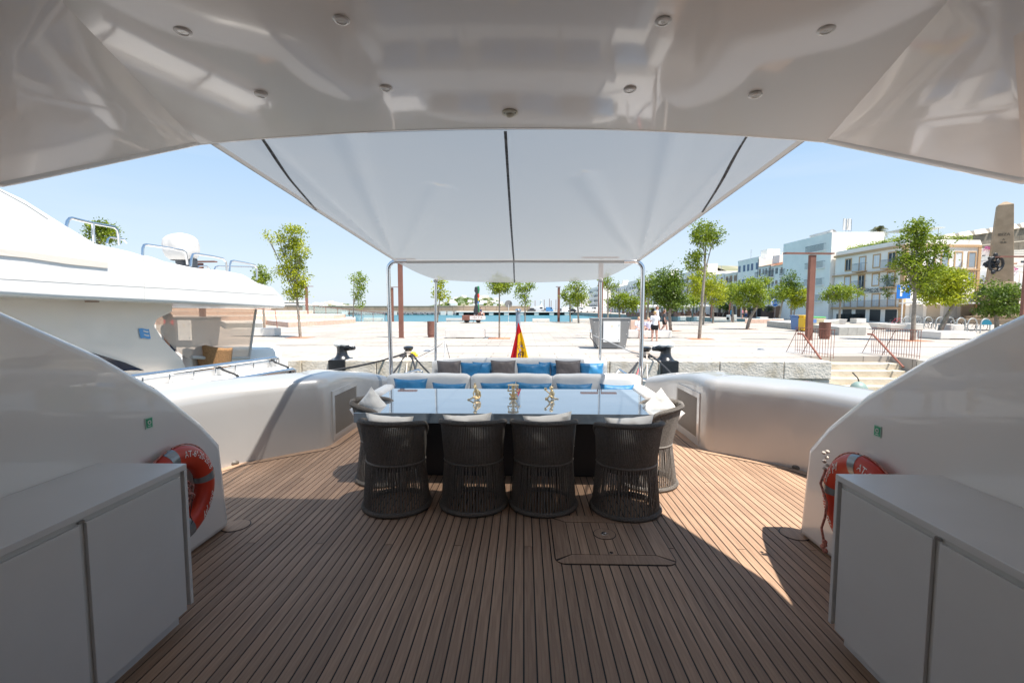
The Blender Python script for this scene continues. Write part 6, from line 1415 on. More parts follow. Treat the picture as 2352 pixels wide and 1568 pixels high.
# ---- planters, parasols, restaurant terraces
def planter(u, vt, vb, y, lb, ru=10):
    p = YY(u, 709, y); h = (vb-vt)*y/1045; w_ = .95*h; t = thing('round_planter', lb, 'planter', (p.x, y, 0), 0, 'big brown planters with olive bushes')
    MB().lathe([(w_*.48, 0), (w_*.62, h*.95), (w_*.66, h), (w_*.58, h), (w_*.56, h*.9), (.02, h*.9)], n=20).build('pot', POT, t, smooth=True, world=False)
    MB().tube([(0, 0, h*.85), (.05, 0, h*1.5)], [.07, .04], 6).build('stem', BARK, t, world=False)
    lm = MB(); r = random.Random(int(u)); R = ru*y/1045
    for k in range(420):
        q = Vector((r.gauss(0, .4), r.gauss(0, .4), r.gauss(0, .36))); o = Vector((0, 0, h+R*.8))+q*R; dr = Vector((r.gauss(0, 1), r.gauss(0, 1), r.gauss(0, 1))).normalized(); sd_ = dr.orthogonal().normalized(); L = .22
        lm.add([o, o+dr*L*.5+sd_*L*.25, o+dr*L, o+dr*L*.5-sd_*L*.25], [(0, 1, 2, 3)])
    lm.build('bush', LEAF['olive'], t, fixn=False, world=False)
for k, (u, vt, vb, y, ru) in enumerate([(1768, 716, 731, 82, 9), (1723, 716, 728, 92, 7), (1550, 711, 722, 118, 6), (1581, 712, 724, 110, 7), (1611, 712, 725, 105, 7), (1500, 713, 722, 125, 5), (1455, 713, 720, 150, 4), (1432, 713, 719, 165, 4)]):
    planter(u, vt, vb, y, 'large brown round planter with an olive bush, %s' % ['nearest, left of the bicycle sign', 'right of the woman in the navy dress', 'behind the trunk of the dense tree', 'between the dense tree and the slim trees', 'behind the slender tall trunk', 'beside the right awning pole', 'left of the right awning pole', 'farthest of the row'][k], ru)
def parasol(x, y, h, w_, lb, closed=False, grp='white restaurant parasols'):
    t = thing('parasol', lb, 'parasol', (x, y, 0), 0, grp)
    MB().tube([(0, 0, 0), (0, 0, h)], .04, 6).build('pole', WBOX, t, world=False); MB().lathe([(.01, 0), (.3, 0), (.3, .06), (.01, .08)], n=10).build('foot', GREYB, t, world=False)
    if closed: MB().lathe([(.12, h*.45), (.24, h*.5), (.2, h*.75), (.08, h*.95), (.01, h)], n=12).build('canopy', PARA, t, smooth=True, world=False)
    else:
        q = w_/2; MB().add([(-q, -q, h-.55), (q, -q, h-.55), (q, q, h-.55), (-q, q, h-.55), (0, 0, h), (-q, -q, h-.75), (q, -q, h-.75), (q, q, h-.75), (-q, q, h-.75)], [(0, 1, 4), (1, 2, 4), (2, 3, 4), (3, 0, 4), (0, 5, 6, 1), (1, 6, 7, 2), (2, 7, 8, 3), (3, 8, 5, 0)]).build('canopy', PARA, t, fixn=False, world=False)
r = random.Random(9)
for k in range(22):
    u = 1440+k*17.5; y = 128-k*1.6+r.uniform(-3, 3); x = YY(u, 709, y).x
    parasol(x, y, 2.9+r.uniform(-.1, .2), 3.2, 'open white restaurant parasol in the far row, %s from the left' % ['first', 'second', 'third', 'fourth', 'fifth', 'sixth', 'seventh', 'eighth', 'ninth', 'tenth', 'eleventh', 'twelfth', 'thirteenth', 'fourteenth', 'fifteenth', 'sixteenth', 'seventeenth', 'eighteenth', 'nineteenth', 'twentieth', 'twenty first', 'last'][k])
dk = MB()
for k in range(260):
    u = r.uniform(1440, 1830); y = r.uniform(100, 126); x = YY(u, 709, y).x; dk.box(x-.25, x+.25, y-.25, y+.25, 0, r.choice((.45, .75, .9)))
tag(dk.build('terrace_furniture', mat('dark_furniture', (.10, .06, .05), .7)), kind='stuff')
for k, (u, y) in enumerate([(1952, 68), (1959+6, 66), (1988-12, 68), (2016-10, 66), (2034, 64), (2061, 64), (1988+3, 70), (2108, 63)]):
    p = YY(u, 709, y); parasol(p.x, y, 2.75, 1, 'closed white parasol before the ochre trimmed building, %s' % ['farthest left', 'second from the left', 'third from the left', 'right of the small round tree', 'left of the parking sign', 'behind the parking sign', 'behind the small round tree', 'behind the tall open tree'][k], True, 'closed white parasols')
for k in range(9):
    u = 1932+k*15.5; p = YY(u, 709, 64.5-k*.25); tag(MB().box(p.x-.42, p.x+.42, p.y-.3, p.y+.3, 0, 1.05).build('planter_screen', mat('anthracite_screen', (.035, .045, .05), .6), bevel=.02), 'dark anthracite planter screen around the cafe terrace, %s from the left' % ['first', 'second', 'third', 'fourth', 'fifth', 'sixth', 'seventh', 'eighth', 'last'][k], 'planter screen', 'dark planter screens')

# ---- traffic signs
def sign(u, y, zc, r_, kind, lb, w_=.06):
    p = YY(u, 709, y); t = thing('traffic_sign', lb, 'sign', (p.x, y, 0)); MB().tube([(0, 0, 0), (0, 0, zc)], w_, 8).build('post', WBOX if kind != 'bike' else CORTEN, t, world=False)
    SB = mat('sign_blue', (.01, .16, .55), .5)
    if kind == 'p':
        MB().box(-r_, r_, -.09, -.06, zc-r_, zc+r_).build('panel', SB, t, bevel=.01, world=False)
        lettering('P', r_*2.3, (p.x-.05*r_, y-.0915, zc+.05), (1, 0, 0), (0, 0, 1), WHITEINK, t, .03)
    else:
        MB().tube([(0, -.06, zc), (0, -.09, zc)], r_, 24).build('panel', SB, t, world=False); MB().tube([(r_*math.cos(q), -.095, zc+r_*math.sin(q)) for q in [2*PI*j/24 for j in range(24)]], r_*.09, 5, closed=True).build('border', WHITEINK if kind == 'bike' else mat('sign_rim_red', (.6, .03, .03), .5), t, world=False)
        if kind == 'bike':
            b = MB()
            for s in (-1, 1): b.tube([(s*r_*.42+r_*.26*math.cos(q), -.10, zc-r_*.18+r_*.26*math.sin(q)) for q in [2*PI*j/12 for j in range(12)]], r_*.06, 4, closed=True)
            b.tube([(-r_*.42, -.1, zc-r_*.18), (-r_*.1, -.1, zc+r_*.2), (r_*.3, -.1, zc+r_*.2), (r_*.42, -.1, zc-r_*.18)], r_*.05, 4); b.build('bicycle_symbol', WHITEINK, t, world=False)
        else: MB().obox((-r_*.6, -.1, zc+r_*.6), (r_*.6, -.1, zc-r_*.6), r_*.15, .01).build('red_bar', MATS['sign_rim_red'], t, world=False)
sign(1779, 78, 2.75, .62, 'bike', 'round blue bicycle sign on a brown post'); sign(1962, 70, 3.1, .38, 'stop', 'round blue and red no stopping sign before the ochre building')
sg = sign(2072, 55, 3.75, .8, 'p', 'square blue parking sign on a leaning white post', .07)
p = YY(1169+0, 698, 61.5); t = thing('round_mirror', 'round grey sign back on the water edge behind the small tree', 'sign', (YY(1172-4, 709, 61.5).x, 61.5, 0)); MB().tube([(0, 0, 0), (0, 0, 2.3)], .04, 6).build('post', WBOX, t, world=False); MB().tube([(0, 0, 2.4), (0, .04, 2.4)], .5, 20).build('disc', GREYB, t, world=False)

# ---- bicycles and hoop racks
def bicycle_parts(t, fm):
    W = MB()
    for x in (-.52, .52):
        W = MB().tube([(x+.33*math.cos(q), 0, .34+.33*math.sin(q)) for q in [2*PI*j/22 for j in range(22)]], .02, 6, closed=True); wh = W.build('wheel', TYRE, t, world=False)
        sp = MB()
        for k in range(9): q = 2*PI*k/9; sp.tube([(x, 0, .34), (x+.32*math.cos(q), 0, .34+.32*math.sin(q))], .003, 3, cap=False)
        sp.build('spokes', STEELD, wh, world=False)
    MB().tube([(-.52, 0, .34), (-.08, 0, .32), (-.2, 0, .80)], .014, 6).tube([(-.52, 0, .34), (-.17, 0, .72)], .012, 6).tube([(-.08, 0, .32), (.36, 0, .72)], .017, 6).tube([(-.18, 0, .74), (.35, 0, .80)], .016, 6).build('frame', fm, t, world=False)
    MB().tube([(.52, 0, .34), (.38, 0, .76), (.36, 0, .95)], .014, 6).build('fork', fm, t, world=False)
    MB().tube([(.40, -.26, .98), (.36, 0, .96), (.40, .26, .98)], .013, 6).build('handlebar', TYRE, t, world=False); MB().sphere((-.22, 0, .86), (.13, .07, .035), 10, 6).build('saddle', TYRE, t, world=False)
    MB().tube([(-.08, -.02, .32), (-.08, .02, .32)], .09, 12).build('crank', STEELD, t, world=False)
for k, (u, v, m, rz, lb) in enumerate([(2058, 749, mat('bike_red', (.55, .03, .06), .4), .1, 'red framed bicycle left of the tall trunk'), (2098, 751, TYRE, .9, 'dark bicycle with its wheel turned behind the tall trunk'), (2120, 752, TYRE, .3, 'black bicycle in the first hoop rack'), (2141, 754, CARD, .5, 'dark bicycle left of the vivid tree trunk'), (2172, 756, TYRE, .8, 'black bicycle behind the vivid tree trunk'), (2188, 757, mat('bike_white', (.75, .74, .76), .4), .15, 'white framed bicycle right of the vivid tree trunk'), (2215, 755, CARD, .6, 'dark bicycle between the right hoops'), (2245, 760, TYRE, .1, 'black bicycle lying low by the last hoops')]):
    p = G(u, v); t = thing('bicycle', lb, 'bicycle', (p.x, p.y, 0), rz, 'bicycles parked at the hoop racks'); bicycle_parts(t, m)
ho = None
for k, (u, v) in enumerate([(2082, 752), (2106, 752), (2131, 754), (2158, 756), (2181, 757), (2206, 759), (2232, 762), (2262, 764)]):
    p = G(u, v+1); lb = 'galvanised hoop bicycle rack, %s from the left' % ['first', 'second', 'third', 'fourth', 'fifth', 'sixth', 'seventh', 'last'][k]
    if ho is None:
        ho = thing('bicycle_rack', lb, 'bicycle rack', (p.x, p.y, 0), .2, 'hoop bicycle racks')
        MB().tube([(-.42, 0, 0), (-.42, 0, .62)]+[(.42*math.cos(q), 0, .62+.42*math.sin(q)) for q in [PI-PI*j/12 for j in range(1, 12)]]+[(.42, 0, .62), (.42, 0, 0)], .04, 8).build('hoop', mat('galvanised', (.42, .44, .44), .5, metal=.5), ho, smooth=True, world=False)
    else: dup(ho, (p.x, p.y, 0), .2, lb)
q = G(2262, 765); t = tag(MB().add([(q.x+.40*math.cos(a_), q.y-.06, .60+.38*math.sin(a_)) for a_ in [PI*j/10 for j in range(11)]], [tuple(range(11))]).build('rack_plate', mat('plate_teal', (.01, .17, .26), .5), fixn=False), 'teal half round plate on the last bicycle hoop', 'plate')

# ================================================================== TOWN
def Wn(par, x, y0, y1, z0, z1, shut, frame=None, nm='window', rec=.12):
    """a window in a wall facing -X at plane x"""
    y0, y1 = sorted((y0, y1)); z0, z1 = sorted((z0, z1))
    w_ = MB().box(x-.03, x+.02, y0, y1, z0, z1).build(nm, shut, par)
    if frame:
        f = .16; MB().box(x-.06, x-.005, y0-f, y0, z0-.0, z1+f).box(x-.06, x-.005, y1, y1+f, z0-.0, z1+f).box(x-.06, x-.005, y0, y1, z1, z1+f).box(x-.06, x-.005, y0-f, y1+f, z0-f, z0-.0).build('frame', frame, w_)
    MB().box(x-.045, x-.031, (y0+y1)/2-.03, (y0+y1)/2+.03, z0, z1).build('mullion', WALLW, w_)
    return w_
def balcony(par, x, y0, y1, z, d=.7, h=1.0, m=None, slab=WALLW, fine=.14):
    y0, y1 = sorted((y0, y1)); MB().box(x-d, x-.004, y0, y1, z-.14, z).build('balcony_slab', slab, par)
    mb = MB(); y = y0+.03
    while y < y1: mb.box(x-d, x-d+.02, y, y+.02, z, z+h); y += fine
    mb.box(x-d-.01, x-d+.03, y0, y1, z+h, z+h+.04).box(x-d, x-.01, y0, y0+.02, z+h, z+h+.04).box(x-d, x-.01, y1-.02, y1, z+h, z+h+.04)
    mb.build('balcony_rail', m or SHUT, par)
XF = 46
def UY(u): return XX(u, 700, XF).y
def VZ(u, v): return XX(u, v, XF).z
# ochre trimmed corner building
cb_ = thing('corner_building', 'white corner building with ochre trim and a long roof terrace', 'building', (50, 62, 0))
yc, yl = UY(2072), UY(1914); zt_ = VZ(2072, 556)
foot = [(46, yc), (46, yl), (58, yl), (60, 62), (55.5, 57.6)]
MB().ext(foot, 0, 10.1).build('wall', WALLW, cb_)
MB().ext([(45.7, yc-.15), (45.7, yl), (45.99, yl), (45.99, yc)], 9.2, 9.5).build('cornice', OCHRE, cb_)
MB().ext([(45.6, yc-.1), (45.6, yl), (45.99, yl), (45.99, yc)], 6.42, 6.62).build('string_course', OCHRE, cb_)
MB().ext([(45.6, yc-.1), (45.6, yl), (45.99, yl), (45.99, yc)], 1.72, 1.92).build('string_course', OCHRE, cb_)
d2 = Vector((9.5, 57.6-yc)).normalized(); n2 = Vector((d2.y, -d2.x))
def sec(a, b, z0, z1, m, nm, o0=.02, o1=.12, par=cb_):
    p, q = Vector((46, yc))+d2*a, Vector((46, yc))+d2*b
    return MB().ext([(p.x+n2.x*o1, p.y+n2.y*o1), (q.x+n2.x*o1, q.y+n2.y*o1), (q.x+n2.x*o0, q.y+n2.y*o0), (p.x+n2.x*o0, p.y+n2.y*o0)], z0, z1).build(nm, m, par)
sec(0, 9.7, 9.2, 9.5, OCHRE, 'cornice'); sec(0, 9.7, 6.42, 6.62, OCHRE, 'string_course'); sec(0, .35, 0, 9.2, OCHRE, 'corner_pilaster', .01, .1); sec(9.35, 9.7, 0, 9.2, OCHRE, 'corner_pilaster', .01, .1)
MB().ext([(45.88, yc), (45.88, yc+.4), (45.995, yc+.4), (45.995, yc)], 0, 9.2).build('corner_pilaster', OCHRE, cb_)
for (u0, u1, v0, v1, bal) in [(1932, 1946, 610, 638, 1), (1960, 1978, 606, 636, 1), (2000, 2016, 595, 632, 0), (2027, 2043, 590, 628, 0), (2019+56-44, 2046, 590, 629, 1)]: pass
for zz, hh in ((6.85, 1.75), (4.5, 1.65)):
    for k, y in enumerate((yc+1.9, yc+4.4, yc+6.9, yc+9.6)):
        Wn(cb_, 46, y-.5, y+.5, zz+(.0 if k in (0, 2) else .35), zz+hh+.1, SHUTW if (k+int(zz)) % 3 else SHUT, OCHRE)
    balcony(cb_, 46, yc+1.0, yc+2.9, zz, slab=OCHRE, m=mat('blue_grey_rail', (.2, .25, .32), .5)); balcony(cb_, 46, yc+6.0, yc+7.9, zz, slab=OCHRE, m=MATS['blue_grey_rail'])
    for k in range(5):
        a = 1.2+k*1.75; w_ = sec(a, a+.8, zz, zz+1.7, SHUTW if k % 2 else mat('pale_blue_glass', (.3, .36, .42), .3), 'window', .01, .04); sec(a-.15, a-.001, zz, zz+1.85, OCHRE, 'frame', .01, .07, w_); sec(a+.801, a+.95, zz, zz+1.85, OCHRE, 'frame', .01, .07, w_); sec(a, a+.8, 1.701+zz, 1.85+zz, OCHRE, 'frame', .01, .07, w_)
for k, y in enumerate((yc+1.6, yc+4.2, yc+6.8, yc+9.4)): Wn(cb_, 46, y-.55, y+.55, 2.1, 3.6, SHUTW, OCHRE); MB().box(45.97, 46.01, y-.9, y+.9, .1, 1.65).build('shop_opening', DARKIN, cb_)
balcony(cb_, 46, yc+.4, yl-.3, 1.98, .5, .85, MATS['blue_grey_rail'], OCHRE)
# sign board CASINO DE IBIZA
MB().box(45.75, 45.98, yc+1.5, yc+7.0, 3.85, 4.42).build('sign_board', mat('sign_cream', (.62, .60, .54), .7), cb_)
lettering('CASINO DE IBIZA', .56, (45.735, yc+4.2, 4.2), (0, -1, 0), (0, 0, 1), SHUT, cb_, .012)
lettering('SOCIEDAD RECREATIVA', .16, (45.735, yc+4.2, 3.93), (0, -1, 0), (0, 0, 1), SHUT, cb_, .006)
for k in range(4): a = 1+k*2.2; sec(a, a+1.7, .2, 2.3, mat('beige_shopfront', (.6, .5, .38), .7) if k % 2 else WALLS[3], 'shop_opening', .01, .05)
sec(-.5, 10.5, 2.35, 2.5, PARA, 'awning_strip', .1, 2.6)
MB().ext([(47, yc+1.5), (47, yl-1), (54, yl-1), (54, 58.8)], 10.1, 10.4).build('terrace_floor', mat('terrace_green', (.12, .18, .14), .8), cb_)
lm = MB(); r = random.Random(8)
for k in range(1500):
    f = r.random(); o = Vector((46.5, yc+.6, 10.1)).lerp(Vector((47, yl-1, 10.1)), f) if k % 2 else Vector((46.8, yc+.8, 10.1)).lerp(Vector((54.5, 58, 10.1)), f)
    o += Vector((r.gauss(0, .25), r.gauss(0, .25), abs(r.gauss(0, .28)))); dr = Vector((r.gauss(0, 1), r.gauss(0, 1), r.gauss(.6, .6))).normalized(); sd_ = dr.orthogonal().normalized()
    lm.add([o, o+dr*.15+sd_*.07, o+dr*.35, o+dr*.15-sd_*.07], [(0, 1, 2, 3)])
lm.build('terrace_plants', LEAF['mid'], cb_, fixn=False)
for x, y in ((49, 60), (53, 60.5), (49, 64), (53, 64)): MB().tube([(x, y, 9.9), (x, y, 12.0)], .05, 6).build('canopy_post', WALLW, cb_)
MB().box(48.8, 53.4, 60, 64, 12.0, 12.08).build('terrace_canopy', PARA, cb_)

def house(lb, x, y0, y1, h, m, rows, cols, seed, nm='house', dep=10, shut=None, bal=.3, roof=None, parapet=True, win_w=.9, frame=None, shopz=2.7, grp='white waterfront houses'):
    y0, y1 = sorted((y0, y1)); r = random.Random(seed); t = thing(nm, lb, 'building', (x+dep/2, (y0+y1)/2, 0), 0, grp)
    MB().box(x, x+dep, y0+.02, y1-.02, 0, h).build('wall', m, t)
    if roof: MB().prism([(x-.35, y0, h+.0), (x+dep/2, y0, h+1.1), (x+dep, y0, h)], [(x-.35, y1, h), (x+dep/2, y1, h+1.1), (x+dep, y1, h)]).build('roof', TILE, t)
    elif parapet: MB().box(x-.06, x+.2, y0+.02, y1-.02, h, h+.35).build('parapet', m, t); MB().box(x-.08, x+.25, y0+.02, y1-.02, h+.352, h+.42).build('coping', WALLS[3], t)
    fh = (h-shopz)/rows
    for i in range(rows):
        for j in range(cols):
            yc_ = lerp(y0, y1, (j+.5)/cols)+r.uniform(-.2, .2); z = shopz+i*fh+.35; door = r.random() < bal+.15
            hh = fh*.68 if door else fh*.45; z0 = z if door else z+fh*.2; w_ = min(win_w, (y1-y0)/cols*.5)
            Wn(t, x, yc_-w_/2, yc_+w_/2, z0, z0+hh, (shut or r.choice((SHUT, SHUT, SHUTBR, DGLASS))), frame)
            if door and r.random() < .8: balcony(t, x, yc_-w_*1.1, yc_+w_*1.1, z0-.02)
    for j in range(max(1, cols-1)):
        yc_ = lerp(y0, y1, (j+.5)/max(1, cols-1)); MB().box(x-.03, x+.02, yc_-.8, yc_+.8, .1, 2.3).build('shop_opening', r.choice((SHUT, DARKIN, SHUTBR, POT)), t)
    for q in range(r.randint(1, 3)):
        yy = r.uniform(y0+1, y1-1); zz = r.uniform(shopz+.5, h-1); MB().box(x-.42, x-.005, yy-.45, yy+.45, zz, zz+.6).build('air_conditioner', WALLS[3], t, bevel=.03)
    yy = r.uniform(y0+1, y1-1); am = MB().tube([(x+1.5, yy, h), (x+1.5, yy, h+2.6)], .035, 5)
    for q in (1.9, 2.2, 2.5): am.tube([(x+1.5, yy-.5, h+q), (x+1.5, yy+.5, h+q)], .02, 4)
    am.build('roof_aerial', STEELD, t)
    MB().tube([(x-.05, y0+.3, .1), (x-.05, y0+.3, h)], .05, 6).build('downpipe', GREYB, t)
    if r.random() < .6: MB().box(x+2, x+4.5, y0+1, y0+3.5, h, h+2.0).build('roof_room', m, t)
    return t
# tower block with balconies, and the tall plain block beside it
tb = thing('tower_house', 'tall white house with stacked balconies left of the ochre trimmed building', 'building', (50, 71, 0)); ya, yb_ = UY(1901), UY(1854)
MB().box(46, 54, ya, yb_, 0, 13.2).build('wall', WALLW, tb); MB().box(45.9, 46.2, ya-.05, yb_+.05, 13.2, 13.5).build('parapet', WALLS[3], tb)
for z in (2.9, 5.4, 8.0, 10.6):
    for f in (.28, .72):
        yy = lerp(ya, yb_, f); Wn(tb, 46, yy-.45, yy+.45, z, z+2.0, SHUT if z > 10 else mat('recess_grey', (.13, .13, .135), .6))
    balcony(tb, 46, ya+.25, yb_-.25, z, .9, .95, SHUT if z > 10 else GREYB)
MB().box(45.96, 46.01, ya+.6, ya+2.0, .1, 2.4).build('door', SHUTBR, tb)
tc_ = thing('tall_block', 'tall plain white block with antennas behind the roof terrace', 'building', (52, 74, 0)); p = YY(1916, 533, 69.4)
MB().box(p.x-.3, YY(2010, 533, 69.4).x, 69.4, 82, 0, YY(1960, 533, 69.4).z).build('wall', WALLW, tc_)
for k, u in enumerate((1938, 1950, 1945)):
    q = YY(u, 533, 71+k*.4); MB().box(q.x-.14, q.x+.14, q.y-.1, q.y+.1, q.z+.3, q.z+2.0).build('antenna_panel', WALLS[3], tc_); MB().tube([(q.x+.3, q.y, q.z-.2), (q.x+.3, q.y, q.z+1.9)], .05, 6).build('antenna_mast', STEELD, tc_)
q = YY(1912, 533, 71); MB().tube([(q.x, q.y, q.z-.3), (q.x, q.y+.3, q.z-.3)], .7, 18).build('water_tank', GREYB, tc_)
# building with an open construction storey
kb = thing('construction_house', 'white house with an open dark steel framed construction storey', 'building', (50, 77, 0)); ya, yb_ = UY(1842), UY(1807)
MB().box(46, 56, ya, yb_, 0, 6.0).build('wall', WALLW, kb); MB().box(46.9, 56, ya, yb_, 6.0, 9.6).build('dark_storey', mat('grey_concrete', (.18, .18, .18), .9), kb)
for f in (.02, .35, .65, .98): yy = lerp(ya, yb_, f); MB().box(46.0, 46.25, yy-.12, yy+.12, 6.0, 9.9).build('column', SHUT, kb)
MB().box(46, 46.3, ya, yb_, 9.9, 10.15).box(46, 46.3, ya, yb_, 8.0, 8.2).build('beam', SHUT, kb); MB().box(45.7, 46.0, ya, yb_, 5.75, 5.95).build('yellow_beam', mat('ochre_yellow', (.6, .4, .05), .7), kb)
for f in (.3, .6, .85): yy = lerp(ya, yb_, f); MB().box(45.96, 46.01, yy-.5, yy+.5, 3.1, 5.2).build('opening', DARKIN, kb)
balcony(kb, 46.2, ya+.2, yb_-.2, 6.02, .3, .9)
house('white house with a tiled roof and dark shutters in the waterfront row', XF, UY(1807), UY(1768), 9.6, WALLW, 3, 4, 2, roof=True)
house('white house second left of the construction storey with tiled eaves', XF, UY(1768), UY(1740), 9.9, WALLS[0], 3, 4, 3, roof=True)
house('taller white house with blue shutters in the waterfront row', XF, UY(1740), UY(1692), 11.5, WALLW, 3, 5, 4, shut=mat('shutter_blue', (.03, .09, .2), .6))
house('low cream house with ochre window frames at the left end of the row', XF, UY(1692), UY(1663), 9.3, WALLS[1], 3, 3, 5, shut=SHUTBR, frame=OCHRE)
house('white rooftop house set back above the waterfront row', XF+7, 78, 96, 13.0, WALLW, 1, 5, 6, shopz=10, dep=9)
house('white house set back at the left above the waterfront row', XF+9, 96, 112, 12.6, WALLS[0], 1, 4, 16, shopz=10, dep=9)
yprev = UY(1663)
for k, (L, h, s) in enumerate([(14, 9.5, 7), (16, 11.5, 8), (14, 10.2, 9), (18, 12.5, 10), (16, 11, 11), (20, 13, 12), (18, 12, 13), (20, 13.5, 14)]):
    house('white waterfront house hidden behind the trees, %s going left' % ['first', 'second', 'third', 'fourth', 'fifth', 'sixth', 'seventh', 'eighth'][k], XF, yprev, yprev+L, h, WALLS[k % 3], 3, 4, 60+k, dep=12, bal=.5); yprev += L
house('large white four storey building at the far left end of the waterfront', 43.5, 262, 306, 14.3, WALLW, 4, 9, 31, dep=22, bal=.6, win_w=1.4)
farb = house('long white building behind the vans on the far quay', 38, 312, 380, 9.5, WALLS[0], 3, 9, 32, dep=22, win_w=1.5)
# hillside houses up to the fortress wall
SLOPE = mat('hill_rock', (.34, .30, .22), .95, col2=(.20, .20, .12), vscale=.12, ramp=(.4, .6))
struct(MB().grid(lambda a, b: (lerp(60, 330, a), lerp(82, 230, b), -.1+15*min(1, b*2.2)**1.1+2.5*math.sin(a*9+b*5)*b), 30, 20).build('castle_hill', SLOPE, smooth=True, fixn=False))
ORD = ['first', 'second', 'third', 'fourth', 'fifth', 'sixth', 'seventh', 'eighth', 'ninth', 'tenth']
r = random.Random(21); kk = 0
for row, (y, zb) in enumerate([(72, 0), (80, .5), (90, 3.2), (100, 6.2), (112, 9), (124, 11.8)]):
    u = 2196-row*14; hc = -1
    while u < 2420:
        hc += 1; x = YY(u, 600, y).x; w_ = r.uniform(4.5, 8.5); h = r.uniform(4.0, 6.0); dz = r.uniform(-.6, 1.0); m = r.choice(WALLS+[WALLW, WALLW]); kk += 1
        if row == 0 and u > 2215: break
        pos = 'slope row %s' % ['one', 'two', 'three', 'four', 'five', 'six'][row]
        t = thing('hillside_house', 'flat roofed house below the fortress wall, %s, %s from the left' % (pos, ORD[min(hc, 9)]), 'house', (x+w_/2, y+3, zb), 0, 'flat roofed houses on the castle slope, row %d' % (row+1))
        MB().box(x, x+w_, y+dz, y+6+dz, zb-1, zb+h).build('wall', m, t); MB().box(x-.05, x+w_+.05, y+dz-.06, y+dz+.2, zb+h, zb+h+.3).build('parapet', m, t)
        for j in range(2):
            xx = lerp(x, x+w_, (.25+.5*j)+r.uniform(-.08, .08)); zz = zb+h*r.uniform(.35, .6); MB().box(xx-.4, xx+.4, y+dz-.03, y+dz+.02, zz, zz+r.uniform(.9, 1.7)).build('window', r.choice((SHUT, DGLASS, SHUTBR, MATS['shutter_blue'])), t)
        if r.random() < .35: MB().box(x+.5, x+w_*.6, y+dz-1.2, y+dz-.0, zb+h*.55, zb+h*.6).build('tile_canopy', TILE, t)
        if r.random() < .25:
            lm = MB()
            for q in range(200):
                o = Vector((x+w_*.5+r.gauss(0, w_*.2), y+dz-.3+r.gauss(0, .2), zb+h+.3+r.gauss(0, .35))); dr = Vector((r.gauss(0, 1), r.gauss(0, 1), r.gauss(0, 1))).normalized(); s2 = dr.orthogonal().normalized(); lm.add([o, o+dr*.2+s2*.12, o+dr*.4, o+dr*.2-s2*.12], [(0, 1, 2, 3)])
            stuff(lm.build('flowers', LEAF['purple'], t, fixn=False))
        u += (w_+r.uniform(-.6, 1.4))/y*1045*.92
fz = thing('fortress_wall', 'long dark stone fortress wall with pale merlons along the hilltop', 'fortress wall', (150, 150, 15))
A = YY(1990, 565, 150); B = YY(2380, 507, 150)
def fwall(A, B, th=4, down=14):
    n = 11
    for k in range(n):
        p, q = A.lerp(B, k/n), A.lerp(B, (k+1)/n)
        MB().prism([(p.x, p.y, p.z-down), (q.x-.05, q.y, q.z-down), (q.x-.05, q.y, q.z-1.6), (p.x, p.y, p.z-1.6)], [(p.x, p.y+th, p.z-down), (q.x-.05, q.y+th, q.z-down), (q.x-.05, q.y+th, q.z-1.6), (p.x, p.y+th, p.z-1.6)]).build('wall_section', FORT, fz)
        d = (q-p)*.86; q = p+d; MB().prism([(p.x, p.y-.6, p.z-1.55), (q.x, q.y-.6, q.z-1.55), (q.x, q.y+.8, q.z), (p.x+.8, p.y+.8, p.z)], [(p.x, p.y+3, p.z-1.55), (q.x, q.y+3, q.z-1.55), (q.x, q.y+2.8, q.z), (p.x+.8, p.y+2.8, p.z)]).build('merlon', mat('pale_merlon', (.60, .52, .42), .9, var=.1, vscale=1), fz)
fwall(A, B)
MB().obox(A+Vector((0, -1.2, -3.4)), B+Vector((0, -1.2, -6)), .5, .3).build('string_course', MATS['pale_merlon'], fz)
MB().obox(A+Vector((0, -3, -9)), B+Vector((0, -3, -12)), 3, 3).build('lower_rampart', FORT, fz)

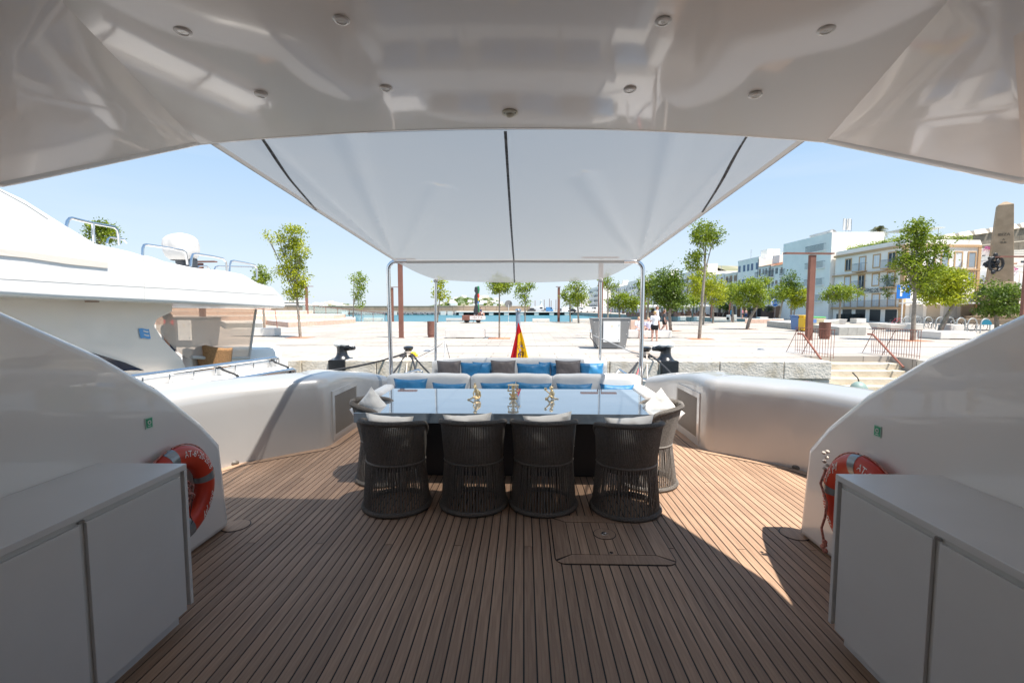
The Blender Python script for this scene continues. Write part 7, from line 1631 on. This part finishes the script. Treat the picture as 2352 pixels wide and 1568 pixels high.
# ---- obelisk monument
yo = 55; s = yo/1045
def OX(u): return YY(u, 709, yo).x
def OZ(v, u=2305): return YY(u, v, yo).z
cx = (OX(2258)+OX(2322))/2
t = thing('obelisk', 'tall brown stone obelisk monument inscribed IBIZA on a stepped pedestal', 'monument', (cx, yo, 0))
def frus(w0, w1, z0, z1, nm, yoff=0.0, m=OBEL):
    RZ = Matrix.Rotation(math.radians(-38), 3, 'Z')
    P0 = [RZ @ Vector((a*w0/2, b*w0/2, 0))+Vector((cx, yo+yoff, z0)) for a, b in ((-1, -1), (1, -1), (1, 1), (-1, 1))]; P1 = [RZ @ Vector((a*w1/2, b*w1/2, 0))+Vector((cx, yo+yoff, z1)) for a, b in ((-1, -1), (1, -1), (1, 1), (-1, 1))]
    return MB().prism(P0, P1).build(nm, m, t, bevel=.03)
k_ = s/1.40
frus(55*k_, 34*k_, OZ(648), OZ(472), 'shaft'); frus(34*k_, 8*k_, OZ(472)+.002, OZ(464), 'pyramidion')
frus(80*k_, 62*k_, OZ(668), OZ(648)-.002, 'shaft_base'); frus(104*k_, 100*k_, OZ(682), OZ(668)-.002, 'cornice'); frus(80*k_, 80*k_, OZ(716), OZ(682)-.002, 'pedestal'); frus(112*k_, 100*k_, OZ(728), OZ(716)-.002, 'pedestal_foot'); frus(150*k_, 150*k_, 0.6, max(.9, OZ(728)-.002), 'step'); frus(190*k_, 190*k_, 0.003, .58, 'step')
RZ = Matrix.Rotation(math.radians(-38), 3, 'Z'); fx = RZ @ Vector((1, 0, 0)); fnn = RZ @ Vector((0, -1, 0))
for tx, zc, sz in (('IBIZA', OZ(541), .42), ('A', OZ(552), .3), ('SUS', OZ(559), .3)):
    f = (zc-OZ(648))/(OZ(472)-OZ(648)); w_ = lerp(55*k_, 34*k_, f)/2; o = Vector((cx, yo, zc))+fnn*(w_+.03)
    lettering(tx, sz, o, fx, Vector((0, 0, 1)), mat('cut_letter', (.14, .11, .08), .9), t, .01)
p = YY(2282, 606, yo-1.4); w_ = MB()
r = random.Random(6)
for k in range(26): w_.sphere(p+Vector((r.gauss(0, .35), r.gauss(0, .2), r.gauss(0, .55))), (r.uniform(.12, .3), .15, r.uniform(.15, .35)), 7, 5)
MB().tube([p+Vector((.8*math.cos(q), -.25, .8*math.sin(q))) for q in [2*PI*j/18 for j in range(18)]], .14, 7, closed=True).build('bronze_wreath', mat('dark_bronze', (.03, .03, .032), .45, metal=.5), t, smooth=True); remesh(w_.build('bronze_figure', MATS['dark_bronze'], t, smooth=True), .06)
